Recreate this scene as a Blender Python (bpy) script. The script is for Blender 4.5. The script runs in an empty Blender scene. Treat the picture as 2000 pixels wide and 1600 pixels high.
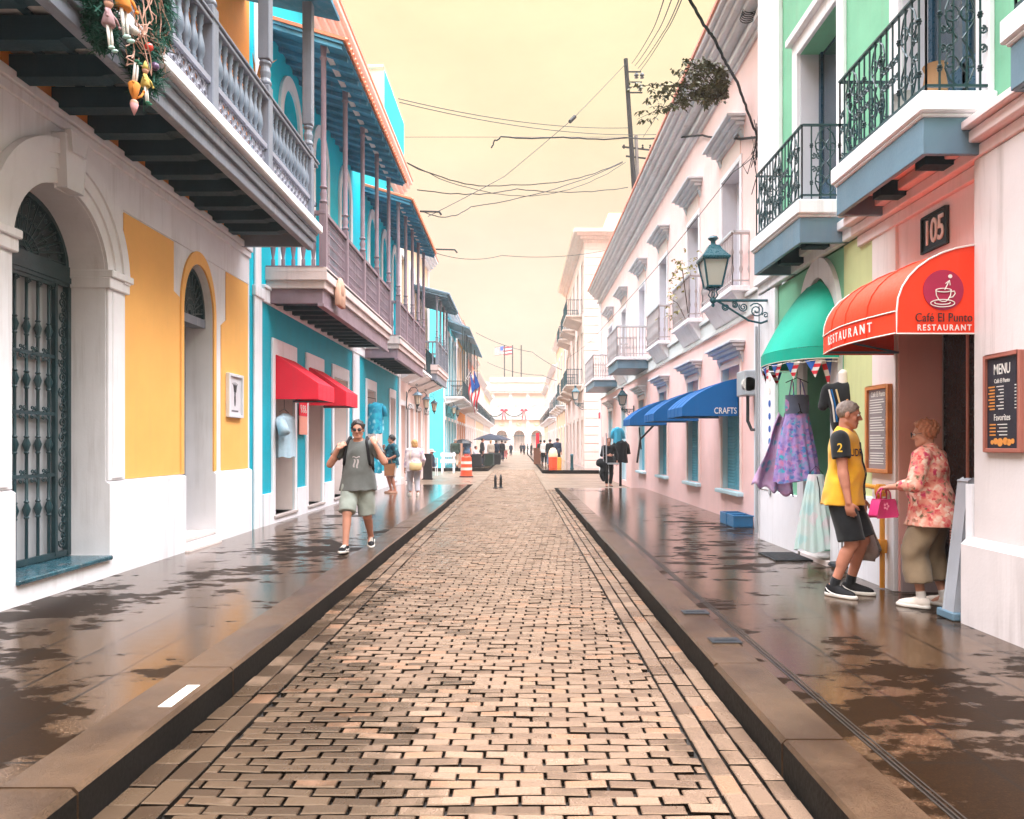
import bpy, bmesh, math, random
import numpy as np
from mathutils import Vector, Matrix
from mathutils.geometry import tessellate_polygon
from mathutils.bvhtree import BVHTree
random.seed(7); RNG = np.random.default_rng(11)
sc = bpy.context.scene
COL = sc.collection
R = math.radians
# ---------------------------------------------------------------- camera
F, CX, CY, CZ = 1420.0, 1014.0, 868.0, 1.6      # focal length in photo pixels, vanishing point, eye height
cam = bpy.data.cameras.new("camera"); camo = bpy.data.objects.new("camera", cam); COL.objects.link(camo)
camo.location = (0, 0, CZ); camo.rotation_euler = (R(90), 0, 0)
cam.sensor_fit = 'HORIZONTAL'; cam.sensor_width = 36.0; cam.lens = F / 2000 * 36
cam.shift_x = -0.007; cam.shift_y = 0.034
cam.clip_start = 0.05; cam.clip_end = 2000
sc.camera = camo
# ---------------------------------------------------------------- sky: warm overcast, brighter overhead
W = bpy.data.worlds.new("World"); sc.world = W; W.use_nodes = True
nt = W.node_tree; nt.nodes.clear()
wo = nt.nodes.new('ShaderNodeOutputWorld'); bg = nt.nodes.new('ShaderNodeBackground')
tc = nt.nodes.new('ShaderNodeTexCoord'); sep = nt.nodes.new('ShaderNodeSeparateXYZ')
rmp = nt.nodes.new('ShaderNodeValToRGB'); sky = nt.nodes.new('ShaderNodeTexSky')
sky.sky_type = 'NISHITA'; sky.sun_disc = False; sky.sun_elevation = R(62); sky.sun_rotation = R(170)
nt.links.new(tc.outputs['Generated'], sep.inputs[0])
nz = nt.nodes.new('ShaderNodeTexNoise'); nz.inputs['Scale'].default_value = 1.6; nz.inputs['Detail'].default_value = 4
nt.links.new(tc.outputs['Generated'], nz.inputs['Vector'])
ma = nt.nodes.new('ShaderNodeMath'); ma.operation = 'MULTIPLY_ADD'
nt.links.new(nz.outputs['Fac'], ma.inputs[0]); ma.inputs[1].default_value = 0.13
nt.links.new(sep.outputs['Z'], ma.inputs[2])
nt.links.new(ma.outputs[0], rmp.inputs[0])
e = rmp.color_ramp.elements
def stop(p, c):
    x = e.new(p); x.color = (*c, 1); return x
e[0].position = 0.0; e[0].color = (0.25, 0.19, 0.135, 1)
e[1].position = 1.0; e[1].color = (2.8, 2.85, 3.1, 1)
stop(0.10, (0.268, 0.200, 0.148)); stop(0.34, (0.268, 0.204, 0.148)); stop(0.48, (0.275, 0.218, 0.138)); stop(0.66, (0.295, 0.248, 0.145))
stop(0.74, (1.7, 1.65, 1.6)); stop(0.82, (3.05, 3.05, 3.2))
mul = nt.nodes.new('ShaderNodeVectorMath'); mul.operation = 'MULTIPLY_ADD'
nt.links.new(rmp.outputs[0], mul.inputs[0]); mul.inputs[1].default_value = (4.0, 4.0, 4.0)
nb_ = nt.nodes.new('ShaderNodeTexNoise'); nb_.inputs['Scale'].default_value = 3.2; nb_.inputs['Detail'].default_value = 6; nb_.inputs['Roughness'].default_value = 0.62
mp_ = nt.nodes.new('ShaderNodeMapping'); mp_.inputs['Scale'].default_value = (1, 1, 2.4); nt.links.new(tc.outputs['Generated'], mp_.inputs[0]); nt.links.new(mp_.outputs[0], nb_.inputs['Vector'])
cl_ = nt.nodes.new('ShaderNodeMapRange'); cl_.inputs[1].default_value = 0.3; cl_.inputs[2].default_value = 0.7; cl_.inputs[3].default_value = 0.90; cl_.inputs[4].default_value = 1.07
nt.links.new(nb_.outputs['Fac'], cl_.inputs[0])
sc2 = nt.nodes.new('ShaderNodeVectorMath'); sc2.operation = 'SCALE'; sc2.inputs['Scale'].default_value = 0.004
nt.links.new(sky.outputs[0], sc2.inputs[0]); nt.links.new(sc2.outputs[0], mul.inputs[2])
cm_ = nt.nodes.new('ShaderNodeVectorMath'); cm_.operation = 'SCALE'; nt.links.new(mul.outputs[0], cm_.inputs[0]); nt.links.new(cl_.outputs[0], cm_.inputs['Scale']); nt.links.new(cm_.outputs[0], bg.inputs[0]); bg.inputs[1].default_value = 1.0
nt.links.new(bg.outputs[0], wo.inputs[0])
# ---------------------------------------------------------------- sun behind the cloud deck
sun = bpy.data.lights.new("sun", 'SUN'); suno = bpy.data.objects.new("sun", sun); COL.objects.link(suno)
sun.energy = 2.4; sun.angle = R(50); sun.color = (1.0, 0.95, 0.90)
suno.rotation_euler = (R(32), 0, R(34)); suno.location = (0, -5, 30)
# ---------------------------------------------------------------- render look
sc.view_settings.view_transform = 'Standard'; sc.view_settings.look = 'None'
sc.view_settings.exposure = 0.0; sc.view_settings.gamma = 1.0; sc.view_settings.use_curve_mapping = False
sc.render.engine = 'CYCLES'
sc.cycles.use_denoising = True
try: sc.cycles.denoiser = 'OPENIMAGEDENOISE'
except Exception: pass
sc.cycles.max_bounces = 7; sc.cycles.diffuse_bounces = 4; sc.cycles.glossy_bounces = 3; sc.cycles.volume_bounces = 0
sc.cycles.transmission_bounces = 4; sc.cycles.caustics_reflective = False; sc.cycles.caustics_refractive = False
sc.cycles.sample_clamp_indirect = 6
# ================================================================ helpers
def wx(X, x): return F * X / (x - CX)
def zz(y, Y): return CZ - (y - CY) * Y / F
def xx(x, Y): return (x - CX) * Y / F
def PX(X, x, y):
    Y = wx(X, x); return (X, Y, zz(y, Y))
def PY(Y, x, y): return (xx(x, Y), Y, zz(y, Y))
ORI = {}
def empty(name, loc=(0, 0, 0)):
    o = bpy.data.objects.new(name, None); o.empty_display_size = 0.2; COL.objects.link(o)
    o.location = loc; ORI[o.name] = Vector(loc); return o
def tag(o, label, cat, group=None, kind=None):
    o["label"] = label; o["category"] = cat
    if group: o["group"] = group
    if kind: o["kind"] = kind
    return o
def thing(name, label, cat, loc=(0, 0, 0), group=None):
    return tag(empty(name, loc), label, cat, group)
def struct(o, kind='structure'):
    o["kind"] = kind; return o
KIDS = {}
def parent(c, p):
    c.parent = p; KIDS.setdefault(p.name, []).append(c)
def copy_tree(o, loc=None, rotz=None, par=None):
    c = o.copy(); COL.objects.link(c)
    if par is not None: parent(c, par)
    if loc is not None: c.location = loc
    if rotz is not None: c.rotation_euler = (0, 0, rotz)
    for ch in list(KIDS.get(o.name, [])): copy_tree(ch, par=c)
    return c
class MB:
    def __init__(s): s.v = []; s.f = []; s.m = []; s.mi = 0; s.u = None
    def add(s, vs, fs):
        n = len(s.v); s.v += [tuple(v) for v in vs]
        for f in fs: s.f.append([i + n for i in f]); s.m.append(s.mi)
        return s
    def box(s, x0, x1, y0, y1, z0, z1):
        x0, x1 = min(x0, x1), max(x0, x1); y0, y1 = min(y0, y1), max(y0, y1); z0, z1 = min(z0, z1), max(z0, z1)
        v = [(x0, y0, z0), (x1, y0, z0), (x1, y1, z0), (x0, y1, z0), (x0, y0, z1), (x1, y0, z1), (x1, y1, z1), (x0, y1, z1)]
        return s.add(v, [(0, 3, 2, 1), (4, 5, 6, 7), (0, 1, 5, 4), (1, 2, 6, 5), (2, 3, 7, 6), (3, 0, 4, 7)])
    def obox(s, c, sz, M=None):
        a, b, d = sz[0] / 2, sz[1] / 2, sz[2] / 2
        vs = [Vector((i, j, k)) for k in (-d, d) for (i, j) in ((-a, -b), (a, -b), (a, b), (-a, b))]
        if M is not None: vs = [M @ v for v in vs]
        vs = [v + Vector(c) for v in vs]
        return s.add(vs, [(0, 3, 2, 1), (4, 5, 6, 7), (0, 1, 5, 4), (1, 2, 6, 5), (2, 3, 7, 6), (3, 0, 4, 7)])
    def bar(s, a, b, w, h=None):
        """a square bar from a to b"""
        a = Vector(a); b = Vector(b); d = b - a; L = d.length
        if L < 1e-6: return s
        q = d.to_track_quat('Z', 'Y').to_matrix()
        return s.obox((a + b) / 2, (w, h or w, L), q)
    def tube(s, pts, r, n=6, caps=True):
        pts = [Vector(p) for p in pts]; m = len(pts)
        rs = r if isinstance(r, (list, tuple)) else [r] * m
        T = []
        for i in range(m):
            t = pts[min(i + 1, m - 1)] - pts[max(i - 1, 0)]
            T.append(t.normalized() if t.length > 1e-9 else Vector((0, 0, 1)))
        u = T[0].orthogonal().normalized(); vs = []
        for i in range(m):
            u = (u - T[i] * u.dot(T[i]))
            u = u.normalized() if u.length > 1e-6 else T[i].orthogonal().normalized()
            w = T[i].cross(u)
            for k in range(n):
                a = 2 * math.pi * k / n
                vs.append(pts[i] + (u * math.cos(a) + w * math.sin(a)) * rs[i])
        fs = []
        for i in range(m - 1):
            for k in range(n):
                k2 = (k + 1) % n; fs.append((i * n + k, i * n + k2, (i + 1) * n + k2, (i + 1) * n + k))
        if caps: fs.append(tuple(range(n))[::-1]); fs.append(tuple((m - 1) * n + k for k in range(n)))
        return s.add(vs, fs)
    def lathe(s, prof, c=(0, 0, 0), n=12, axis='z'):
        vs = []
        for (r, z) in prof:
            for k in range(n):
                a = 2 * math.pi * k / n; p = (r * math.cos(a), r * math.sin(a), z)
                if axis == 'y': p = (p[0], p[2], p[1])
                if axis == 'x': p = (p[2], p[0], p[1])
                vs.append((c[0] + p[0], c[1] + p[1], c[2] + p[2]))
        m = len(prof); fs = []
        for i in range(m - 1):
            for k in range(n):
                k2 = (k + 1) % n; fs.append((i * n + k, i * n + k2, (i + 1) * n + k2, (i + 1) * n + k))
        fs.append(tuple(range(n))[::-1]); fs.append(tuple((m - 1) * n + k for k in range(n)))
        return s.add(vs, fs)
    def prism(s, poly, axis, a, b):
        n = len(poly)
        def P(p, t): return {'x': (t, p[0], p[1]), 'y': (p[0], t, p[1]), 'z': (p[0], p[1], t)}[axis]
        vs = [P(p, a) for p in poly] + [P(p, b) for p in poly]
        fs = [tuple((i, (i + 1) % n, n + (i + 1) % n, n + i)) for i in range(n)]
        tri = tessellate_polygon([[Vector((p[0], p[1], 0)) for p in poly]])
        for t in tri: fs.append(tuple(t)); fs.append(tuple(n + i for i in t)[::-1])
        return s.add(vs, fs)
    def wall(s, X, outline, holes, depth, sgn, edge=True):
        """sheet in the plane x=X with holes; reveals go back by depth"""
        polys = [[Vector((p[0], p[1], 0)) for p in outline]] + [[Vector((p[0], p[1], 0)) for p in h] for h in holes]
        flat = [p for pl in polys for p in pl]
        tri = tessellate_polygon(polys)
        s.add([(X, p.x, p.y) for p in flat], [tuple(t) for t in tri])
        Xb = X - sgn * depth
        for pl in ([outline] if edge else []) + list(holes):
            n = len(pl)
            s.add([(X, p[0], p[1]) for p in pl] + [(Xb, p[0], p[1]) for p in pl],
                  [(i, (i + 1) % n, n + (i + 1) % n, n + i) for i in range(n)])
        return s
    def ball(s, c, r, nu=10, nv=7):
        rx, ry, rz = r if isinstance(r, (list, tuple)) else (r, r, r)
        vs = []; fs = []
        for i in range(nv + 1):
            t = math.pi * i / nv
            for k in range(nu):
                a = 2 * math.pi * k / nu
                vs.append((c[0] + rx * math.sin(t) * math.cos(a), c[1] + ry * math.sin(t) * math.sin(a), c[2] - rz * math.cos(t)))
        for i in range(nv):
            for k in range(nu):
                k2 = (k + 1) % nu; fs.append((i * nu + k, i * nu + k2, (i + 1) * nu + k2, (i + 1) * nu + k))
        return s.add(vs, fs)
    def grid(s, fn, nu, nv, thick=None):
        vs = [fn(i / nu, j / nv) for j in range(nv + 1) for i in range(nu + 1)]
        fs = [(j * (nu + 1) + i, j * (nu + 1) + i + 1, (j + 1) * (nu + 1) + i + 1, (j + 1) * (nu + 1) + i) for j in range(nv) for i in range(nu)]
        return s.add(vs, fs)
    def xform(s, M, start=0):
        for i in range(start, len(s.v)): s.v[i] = tuple(M @ Vector(s.v[i]))
        return s
    def build(s, name, mat, par=None, smooth=False, bevel=0, org=None, solid=0, weld=False):
        me = bpy.data.meshes.new(name)
        base = Vector((0, 0, 0))
        if par is not None:
            base = ORI.get(par.name, Vector((0, 0, 0)))
        elif org is not None: base = Vector(org)
        elif s.v:
            a = np.array(s.v); lo = a.min(0); hi = a.max(0); base = Vector(((lo[0] + hi[0]) / 2, (lo[1] + hi[1]) / 2, lo[2]))
        me.from_pydata([tuple(Vector(v) - base) for v in s.v], [], s.f)
        mats = mat if isinstance(mat, (list, tuple)) else [mat]
        for q in mats: me.materials.append(q)
        if len(mats) > 1: me.polygons.foreach_set('material_index', s.m)
        bm = bmesh.new(); bm.from_mesh(me)
        if weld or bevel or solid: bmesh.ops.remove_doubles(bm, verts=bm.verts, dist=1e-5)
        if solid: bmesh.ops.solidify(bm, geom=bm.faces[:], thickness=solid)
        if bevel:
            ed = [x for x in bm.edges if len(x.link_faces) == 2 and x.calc_face_angle(0) > 0.6]
            bmesh.ops.bevel(bm, geom=ed, offset=bevel, segments=1, affect='EDGES', clamp_overlap=True)
        bmesh.ops.recalc_face_normals(bm, faces=bm.faces)
        bm.to_mesh(me); bm.free()
        if smooth:
            me.polygons.foreach_set('use_smooth', [True] * len(me.polygons))
            if smooth != True:
                try: me.set_sharp_from_angle(angle=R(smooth))
                except Exception: pass
        o = bpy.data.objects.new(name, me); COL.objects.link(o)
        if par is not None:
            parent(o, par); ORI[o.name] = base
        else:
            o.location = base; ORI[o.name] = base
        return o
def arc(cy, cz, ry, rz, a0=0.0, a1=180.0, n=20):
    return [(cy + ry * math.cos(R(a0 + (a1 - a0) * i / n)), cz + rz * math.sin(R(a0 + (a1 - a0) * i / n))) for i in range(n + 1)]
def arch_hole(y0, y1, z0, zs, rise, n=20):
    return [(y0, z0), (y1, z0)] + arc((y0 + y1) / 2, zs, (y1 - y0) / 2, rise, 0, 180, n)
def rect(y0, y1, z0, z1): return [(y0, z0), (y1, z0), (y1, z1), (y0, z1)]
def band(cy, cz, ri, zi, ro, zo, n=24):
    return arc(cy, cz, ro, zo, 0, 180, n) + arc(cy, cz, ri, zi, 180, 0, n)
def scroll(mb, c, r, turns, r_t, ax=(0, 1, 0), ay=(0, 0, 1), a0=0.0, n=18, ccw=1, r_in=0.18):
    c = Vector(c); ax = Vector(ax); ay = Vector(ay); pts = []
    for i in range(n + 1):
        t = i / n; a = a0 + ccw * 2 * math.pi * turns * t; rr = r * (1 - (1 - r_in) * t)
        pts.append(c + ax * (rr * math.cos(a)) + ay * (rr * math.sin(a)))
    mb.tube(pts, r_t, 5)
def ring(mb, c, r, r_t, ax=(0, 1, 0), ay=(0, 0, 1), n=12, k=4):
    c = Vector(c); ax = Vector(ax); ay = Vector(ay)
    mb.tube([c + ax * (r * math.cos(2 * math.pi * i / n)) + ay * (r * math.sin(2 * math.pi * i / n)) for i in range(n + 1)], r_t, k, False)
def text_mb(mb, body, size, org, right, up, depth=0.006, spacing=1.0, align='CENTER', sx=1.0, shear=0.0, bold=0.0):
    cu = bpy.data.curves.new("lettering", 'FONT'); cu.body = body; cu.size = size; cu.extrude = depth / 2
    cu.space_character = spacing; cu.align_x = align; cu.align_y = 'CENTER'; cu.resolution_u = 3; cu.shear = shear; cu.offset = bold
    o = bpy.data.objects.new("lettering", cu); COL.objects.link(o)
    me = bpy.data.meshes.new_from_object(o.evaluated_get(bpy.context.evaluated_depsgraph_get()))
    r = Vector(right).normalized(); u = Vector(up).normalized(); n = r.cross(u); org = Vector(org)
    mb.add([org + r * v.co.x * sx + u * v.co.y + n * v.co.z for v in me.vertices], [tuple(p.vertices) for p in me.polygons])
    bpy.data.objects.remove(o); bpy.data.curves.remove(cu); bpy.data.meshes.remove(me)
    return mb
def sag(a, b, drop, n=16, jit=0.0):
    a = Vector(a); b = Vector(b); o = []
    for i in range(n + 1):
        t = i / n; p = a.lerp(b, t); p.z -= drop * 4 * t * (1 - t)
        if jit and 0 < i < n: p += Vector((random.uniform(-1, 1), random.uniform(-1, 1), random.uniform(-1, 1))) * jit
        o.append(p)
    return o
# ================================================================ materials
def lin(c):
    return tuple((x / 12.92 if x <= 0.04045 else ((x + 0.055) / 1.055) ** 2.4) for x in c)
def hexc(h): return lin(tuple(int(h[i:i + 2], 16) / 255 for i in (0, 2, 4)))
def newmat(name):
    m = bpy.data.materials.new(name); m.use_nodes = True; n = m.node_tree; n.nodes.clear()
    o = n.nodes.new('ShaderNodeOutputMaterial'); b = n.nodes.new('ShaderNodeBsdfPrincipled'); n.links.new(b.outputs[0], o.inputs[0])
    return m, n, b
def nd(n, t, **kw):
    x = n.nodes.new('ShaderNode' + t)
    for k, v in kw.items():
        if k in x.inputs: x.inputs[k].default_value = v
        else: setattr(x, k, v)
    return x
def mixc(n, fac, a, b, mode='MIX'):
    x = n.nodes.new('ShaderNodeMix'); x.data_type = 'RGBA'; x.blend_type = mode
    for i, v in ((0, fac), (6, a), (7, b)):
        if hasattr(v, 'is_output'): n.links.new(v, x.inputs[i])
        elif i == 0: x.inputs[0].default_value = v
        else: x.inputs[i].default_value = (*v[:3], 1)
    return x.outputs[2]
def ramp(n, src, p0, p1, v0=0.0, v1=1.0):
    x = n.nodes.new('ShaderNodeMapRange'); x.inputs[1].default_value = p0; x.inputs[2].default_value = p1
    x.inputs[3].default_value = v0; x.inputs[4].default_value = v1; n.links.new(src, x.inputs[0]); return x.outputs[0]
def coords(n, sx=1, sy=1, sz=1):
    g = n.nodes.new('ShaderNodeNewGeometry'); m = nd(n, 'Mapping'); m.inputs['Scale'].default_value = (sx, sy, sz)
    n.links.new(g.outputs['Position'], m.inputs[0]); return m.outputs[0]
def noise(n, vec, scale, detail=4, rough=0.55):
    x = nd(n, 'TexNoise'); x.inputs['Scale'].default_value = scale; x.inputs['Detail'].default_value = detail
    x.inputs['Roughness'].default_value = rough; n.links.new(vec, x.inputs['Vector']); return x.outputs['Fac']
def bump(n, b, h, strength, dist=0.02):
    x = nd(n, 'Bump'); x.inputs['Strength'].default_value = strength; x.inputs['Distance'].default_value = dist
    n.links.new(h, x.inputs['Height']); n.links.new(x.outputs[0], b.inputs['Normal']); return x
_mats = {}
def paint(name, col, rough=0.6, var=0.10, bmp=0.12, dirt=0.25, dirtcol=(0.25, 0.19, 0.16), metal=0.0, scale=2.0, sheen=0.0):
    """painted plaster / wood / metal: mottling, fine grain and run-off streaks of real dirt"""
    if name in _mats: return _mats[name]
    m, n, b = newmat(name); v = coords(n)
    a = noise(n, v, scale, 5); lo = tuple(c * (1 - var) for c in col); hi = tuple(min(1, c * (1 + var * 0.7)) for c in col)
    c = mixc(n, ramp(n, a, 0.3, 0.7), lo, hi)
    if dirt > 0:
        s = noise(n, coords(n, 9, 9, 0.55), 1.0, 5, 0.65)
        g = noise(n, v, 0.9, 3)
        mm = nd(n, 'Math', operation='MULTIPLY'); n.links.new(ramp(n, s, 0.50, 0.68), mm.inputs[0]); n.links.new(ramp(n, g, 0.38, 0.62), mm.inputs[1])
        m2 = nd(n, 'Math', operation='MULTIPLY'); n.links.new(mm.outputs[0], m2.inputs[0]); m2.inputs[1].default_value = dirt
        c = mixc(n, m2.outputs[0], c, tuple(x * 0.6 + y * 0.4 for x, y in zip(dirtcol, col)))
    n.links.new(c, b.inputs['Base Color'])
    b.inputs['Roughness'].default_value = rough; b.inputs['Metallic'].default_value = metal
    f = noise(n, v, 38, 4, 0.6); r0 = ramp(n, f, 0.2, 0.8, max(0.05, rough - 0.12), min(1, rough + 0.12)); n.links.new(r0, b.inputs['Roughness'])
    if bmp: bump(n, b, f, bmp, 0.01)
    if rough >= 0.55 and not metal: b.inputs['Specular IOR Level'].default_value = 0.22
    if sheen: b.inputs['Sheen Weight'].default_value = sheen
    _mats[name] = m; return m
def plain(name, col, rough=0.5, metal=0.0, var=0.08, scale=6.0):
    return paint(name, col, rough, var, 0.06, 0.0, metal=metal, scale=scale)
def glass(name, col=(0.5, 0.5, 0.5), rough=0.05):
    if name in _mats: return _mats[name]
    m, n, b = newmat(name); b.inputs['Base Color'].default_value = (*col, 1); b.inputs['Roughness'].default_value = rough
    b.inputs['Specular IOR Level'].default_value = 0.8
    v = coords(n); bump(n, b, noise(n, v, 3, 2), 0.05, 0.02); _mats[name] = m; return m
# ================================================================ named materials
white   = paint('white_plaster', (0.86, 0.85, 0.88), 0.55, 0.06, 0.14, 0.42)
greyw   = paint('grey_white_plaster', (0.66, 0.65, 0.70), 0.6, 0.06, 0.10, 0.4)
yellow  = paint('yellow_plaster', (0.97, 0.50, 0.14), 0.6, 0.05, 0.08, 0.12)
orange  = paint('orange_plaster', (0.88, 0.33, 0.07), 0.6, 0.07, 0.10, 0.25)
turq    = paint('turquoise_plaster', (0.001, 0.40, 0.52), 0.6, 0.10, 0.12, 0.35, (0.02, 0.2, 0.25))
turqhi  = paint('bright_turquoise_plaster', (0.002, 0.60, 0.76), 0.6, 0.08, 0.10, 0.2, (0.02, 0.25, 0.3))  # same turquoise as the lower wall, lightened so the upper storey looks lit
turqpale= paint('pale_turquoise_plaster', (0.10, 0.66, 0.78), 0.6, 0.08, 0.10, 0.2, (0.1, 0.3, 0.35))
pink    = paint('pink_plaster', (0.92, 0.60, 0.56), 0.6, 0.05, 0.10, 0.22)
palepink= paint('pale_pink_plaster', (0.86, 0.68, 0.63), 0.6, 0.05, 0.10, 0.25)
salmon  = paint('salmon_plaster', (0.86, 0.36, 0.27), 0.6, 0.07, 0.10, 0.3)
green   = paint('green_plaster', (0.20, 0.50, 0.32), 0.6, 0.08, 0.12, 0.3)
lime    = paint('lime_plaster', (0.62, 0.66, 0.33), 0.6, 0.08, 0.12, 0.3)
cream   = paint('cream_plaster', (0.84, 0.66, 0.46), 0.6, 0.06, 0.10, 0.3)
darkteal= paint('dark_teal_timber', (0.006, 0.035, 0.05), 0.6, 0.3, 0.25, 0.12, (0.1, 0.12, 0.14))
slate   = paint('slate_painted_timber', (0.20, 0.22, 0.27), 0.5, 0.15, 0.2, 0.5, (0.5, 0.5, 0.55))
balgrey = paint('grey_blue_painted_timber', (0.15, 0.19, 0.25), 0.4, 0.18, 0.15, 0.3, (0.6, 0.6, 0.62))
mauve   = paint('weathered_mauve_timber', (0.25, 0.18, 0.21), 0.55, 0.22, 0.25, 0.5, (0.5, 0.42, 0.42))
mauvelt = paint('pale_weathered_timber', (0.66, 0.54, 0.52), 0.6, 0.15, 0.25, 0.6, (0.28, 0.2, 0.22))
bluewood= paint('blue_roof_boards', (0.07, 0.27, 0.40), 0.6, 0.35, 0.25, 0.5, (0.4, 0.36, 0.45))
iron    = paint('dark_green_iron', (0.012, 0.045, 0.055), 0.35, 0.3, 0.15, 0.25, (0.2, 0.22, 0.2))
blackiron = paint('black_iron', (0.012, 0.016, 0.02), 0.4, 0.3, 0.1, 0.0)
tealiron = paint('teal_enamel_iron', (0.006, 0.075, 0.10), 0.3, 0.25, 0.12, 0.15, (0.2, 0.3, 0.3))
steelblue = paint('blue_grey_painted_steel', (0.13, 0.22, 0.29), 0.45, 0.15, 0.12, 0.4, (0.3, 0.28, 0.26))
doorblue = paint('dark_blue_door', (0.004, 0.045, 0.085), 0.3, 0.25, 0.1, 0.1)
paneglass = glass('window_pane', (0.03, 0.05, 0.07), 0.06)
lampglass = glass('frosted_lamp_glass', (0.55, 0.52, 0.47), 0.25)
revealm = paint('warm_white_reveal', (0.84, 0.74, 0.71), 0.6, 0.06, 0.1, 0.3)
wood    = paint('varnished_wood', (0.62, 0.22, 0.06), 0.4, 0.2, 0.15, 0.0, scale=5)
black   = plain('black_rubber', (0.012, 0.012, 0.014), 0.5)
wirem   = plain('cable_rubber', (0.01, 0.01, 0.012), 0.6)
terracotta = paint('terracotta_tile', (0.72, 0.24, 0.13), 0.6, 0.2, 0.2, 0.4)
# ---- wet stone
def m_pavement():
    m, n, b = newmat('wet_pavement_slabs'); v = coords(n)
    g = n.nodes.new('ShaderNodeNewGeometry'); s = nd(n, 'SeparateXYZ'); n.links.new(g.outputs['Position'], s.inputs[0])
    cb = nd(n, 'CombineXYZ'); n.links.new(s.outputs[1], cb.inputs[0]); n.links.new(s.outputs[0], cb.inputs[1])
    br = nd(n, 'TexBrick'); br.inputs['Scale'].default_value = 1.0; br.inputs['Brick Width'].default_value = 1.25
    br.inputs['Row Height'].default_value = 0.42; br.inputs['Mortar Size'].default_value = 0.009; br.inputs['Mortar Smooth'].default_value = 0.0
    br.offset = 0.37; br.inputs['Color1'].default_value = (0.62, 0.60, 0.58, 1); br.inputs['Color2'].default_value = (1, 1, 1, 1)
    n.links.new(cb.outputs[0], br.inputs['Vector'])
    wet = noise(n, coords(n, 0.62, 1.0, 1), 3.4, 7, 0.62); big = noise(n, coords(n, 0.8, 0.45, 1), 0.55, 3, 0.5)
    sm = nd(n, 'Math', operation='MULTIPLY_ADD'); n.links.new(big, sm.inputs[0]); sm.inputs[1].default_value = 0.9; n.links.new(wet, sm.inputs[2])
    s2 = nd(n, 'Math', operation='SUBTRACT'); n.links.new(sm.outputs[0], s2.inputs[0]); n.links.new(ramp(n, s.outputs[1], 5.0, 17.0, 0.0, 0.20), s2.inputs[1])
    w = ramp(n, s2.outputs[0], 0.915, 0.975)                            # drying, dull dark blotches; the rest lies under a film of water
    slab = nd(n, 'SeparateColor'); n.links.new(br.outputs['Color'], slab.inputs[0])
    fine = noise(n, v, 40, 4, 0.7); gr = noise(n, v, 105, 3, 0.8)
    c = mixc(n, ramp(n, fine, 0.25, 0.75), (0.026, 0.014, 0.007), (0.075, 0.041, 0.021))
    c = mixc(n, ramp(n, gr, 0.50, 0.66), c, (0.17, 0.10, 0.058))
    c = mixc(n, 0.8, c, br.outputs['Color'], 'MULTIPLY')
    c = mixc(n, w, c, mixc(n, 1.0, c, (0.22, 0.19, 0.15), 'MULTIPLY'))
    c = mixc(n, br.outputs['Fac'], c, (0.010, 0.007, 0.005))
    n.links.new(c, b.inputs['Base Color'])
    r = nd(n, 'Math', operation='MULTIPLY_ADD'); n.links.new(w, r.inputs[0]); r.inputs[1].default_value = 0.30; n.links.new(ramp(n, gr, 0.3, 0.7, 0.03, 0.09), r.inputs[2]); n.links.new(r.outputs[0], b.inputs['Roughness'])
    n.links.new(ramp(n, w, 0, 1, 0.58, 0.05), b.inputs['Specular IOR Level']); b.inputs['Specular Tint'].default_value = (1.0, 0.64, 0.37, 1)
    rip = noise(n, coords(n, 0.7, 3.6, 1), 4.0, 4, 0.6)
    a1 = nd(n, 'Math', operation='MULTIPLY_ADD'); n.links.new(rip, a1.inputs[0]); a1.inputs[1].default_value = 0.9; n.links.new(gr, a1.inputs[2])
    a2 = nd(n, 'Math', operation='SUBTRACT'); n.links.new(a1.outputs[0], a2.inputs[0]); n.links.new(br.outputs['Fac'], a2.inputs[1])
    bump(n, b, a2.outputs[0], 0.075, 0.010)
    return m
pavem = m_pavement()
def m_kerb(name, top=True):
    m, n, b = newmat(name); v = coords(n); gr = noise(n, v, 210, 3, 0.75); lo = noise(n, v, 2.2, 5, 0.6)
    c = mixc(n, ramp(n, gr, 0.3, 0.7), (0.030, 0.017, 0.009), (0.125, 0.072, 0.040))
    c = mixc(n, ramp(n, lo, 0.38, 0.66), c, (0.42, 0.38, 0.35), 'MULTIPLY')
    n.links.new(c, b.inputs['Base Color']); n.links.new(ramp(n, lo, 0.3, 0.65, 0.26, 0.10), b.inputs['Roughness'])
    b.inputs['Specular Tint'].default_value = (1.0, 0.70, 0.46, 1); bump(n, b, gr, 0.3, 0.006); return m
kerbm = m_kerb('wet_granite_kerb')
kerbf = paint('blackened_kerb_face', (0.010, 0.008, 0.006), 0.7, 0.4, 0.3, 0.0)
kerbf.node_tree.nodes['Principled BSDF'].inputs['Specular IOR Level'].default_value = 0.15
darkteal.node_tree.nodes['Principled BSDF'].inputs['Specular IOR Level'].default_value = 0.2
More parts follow.
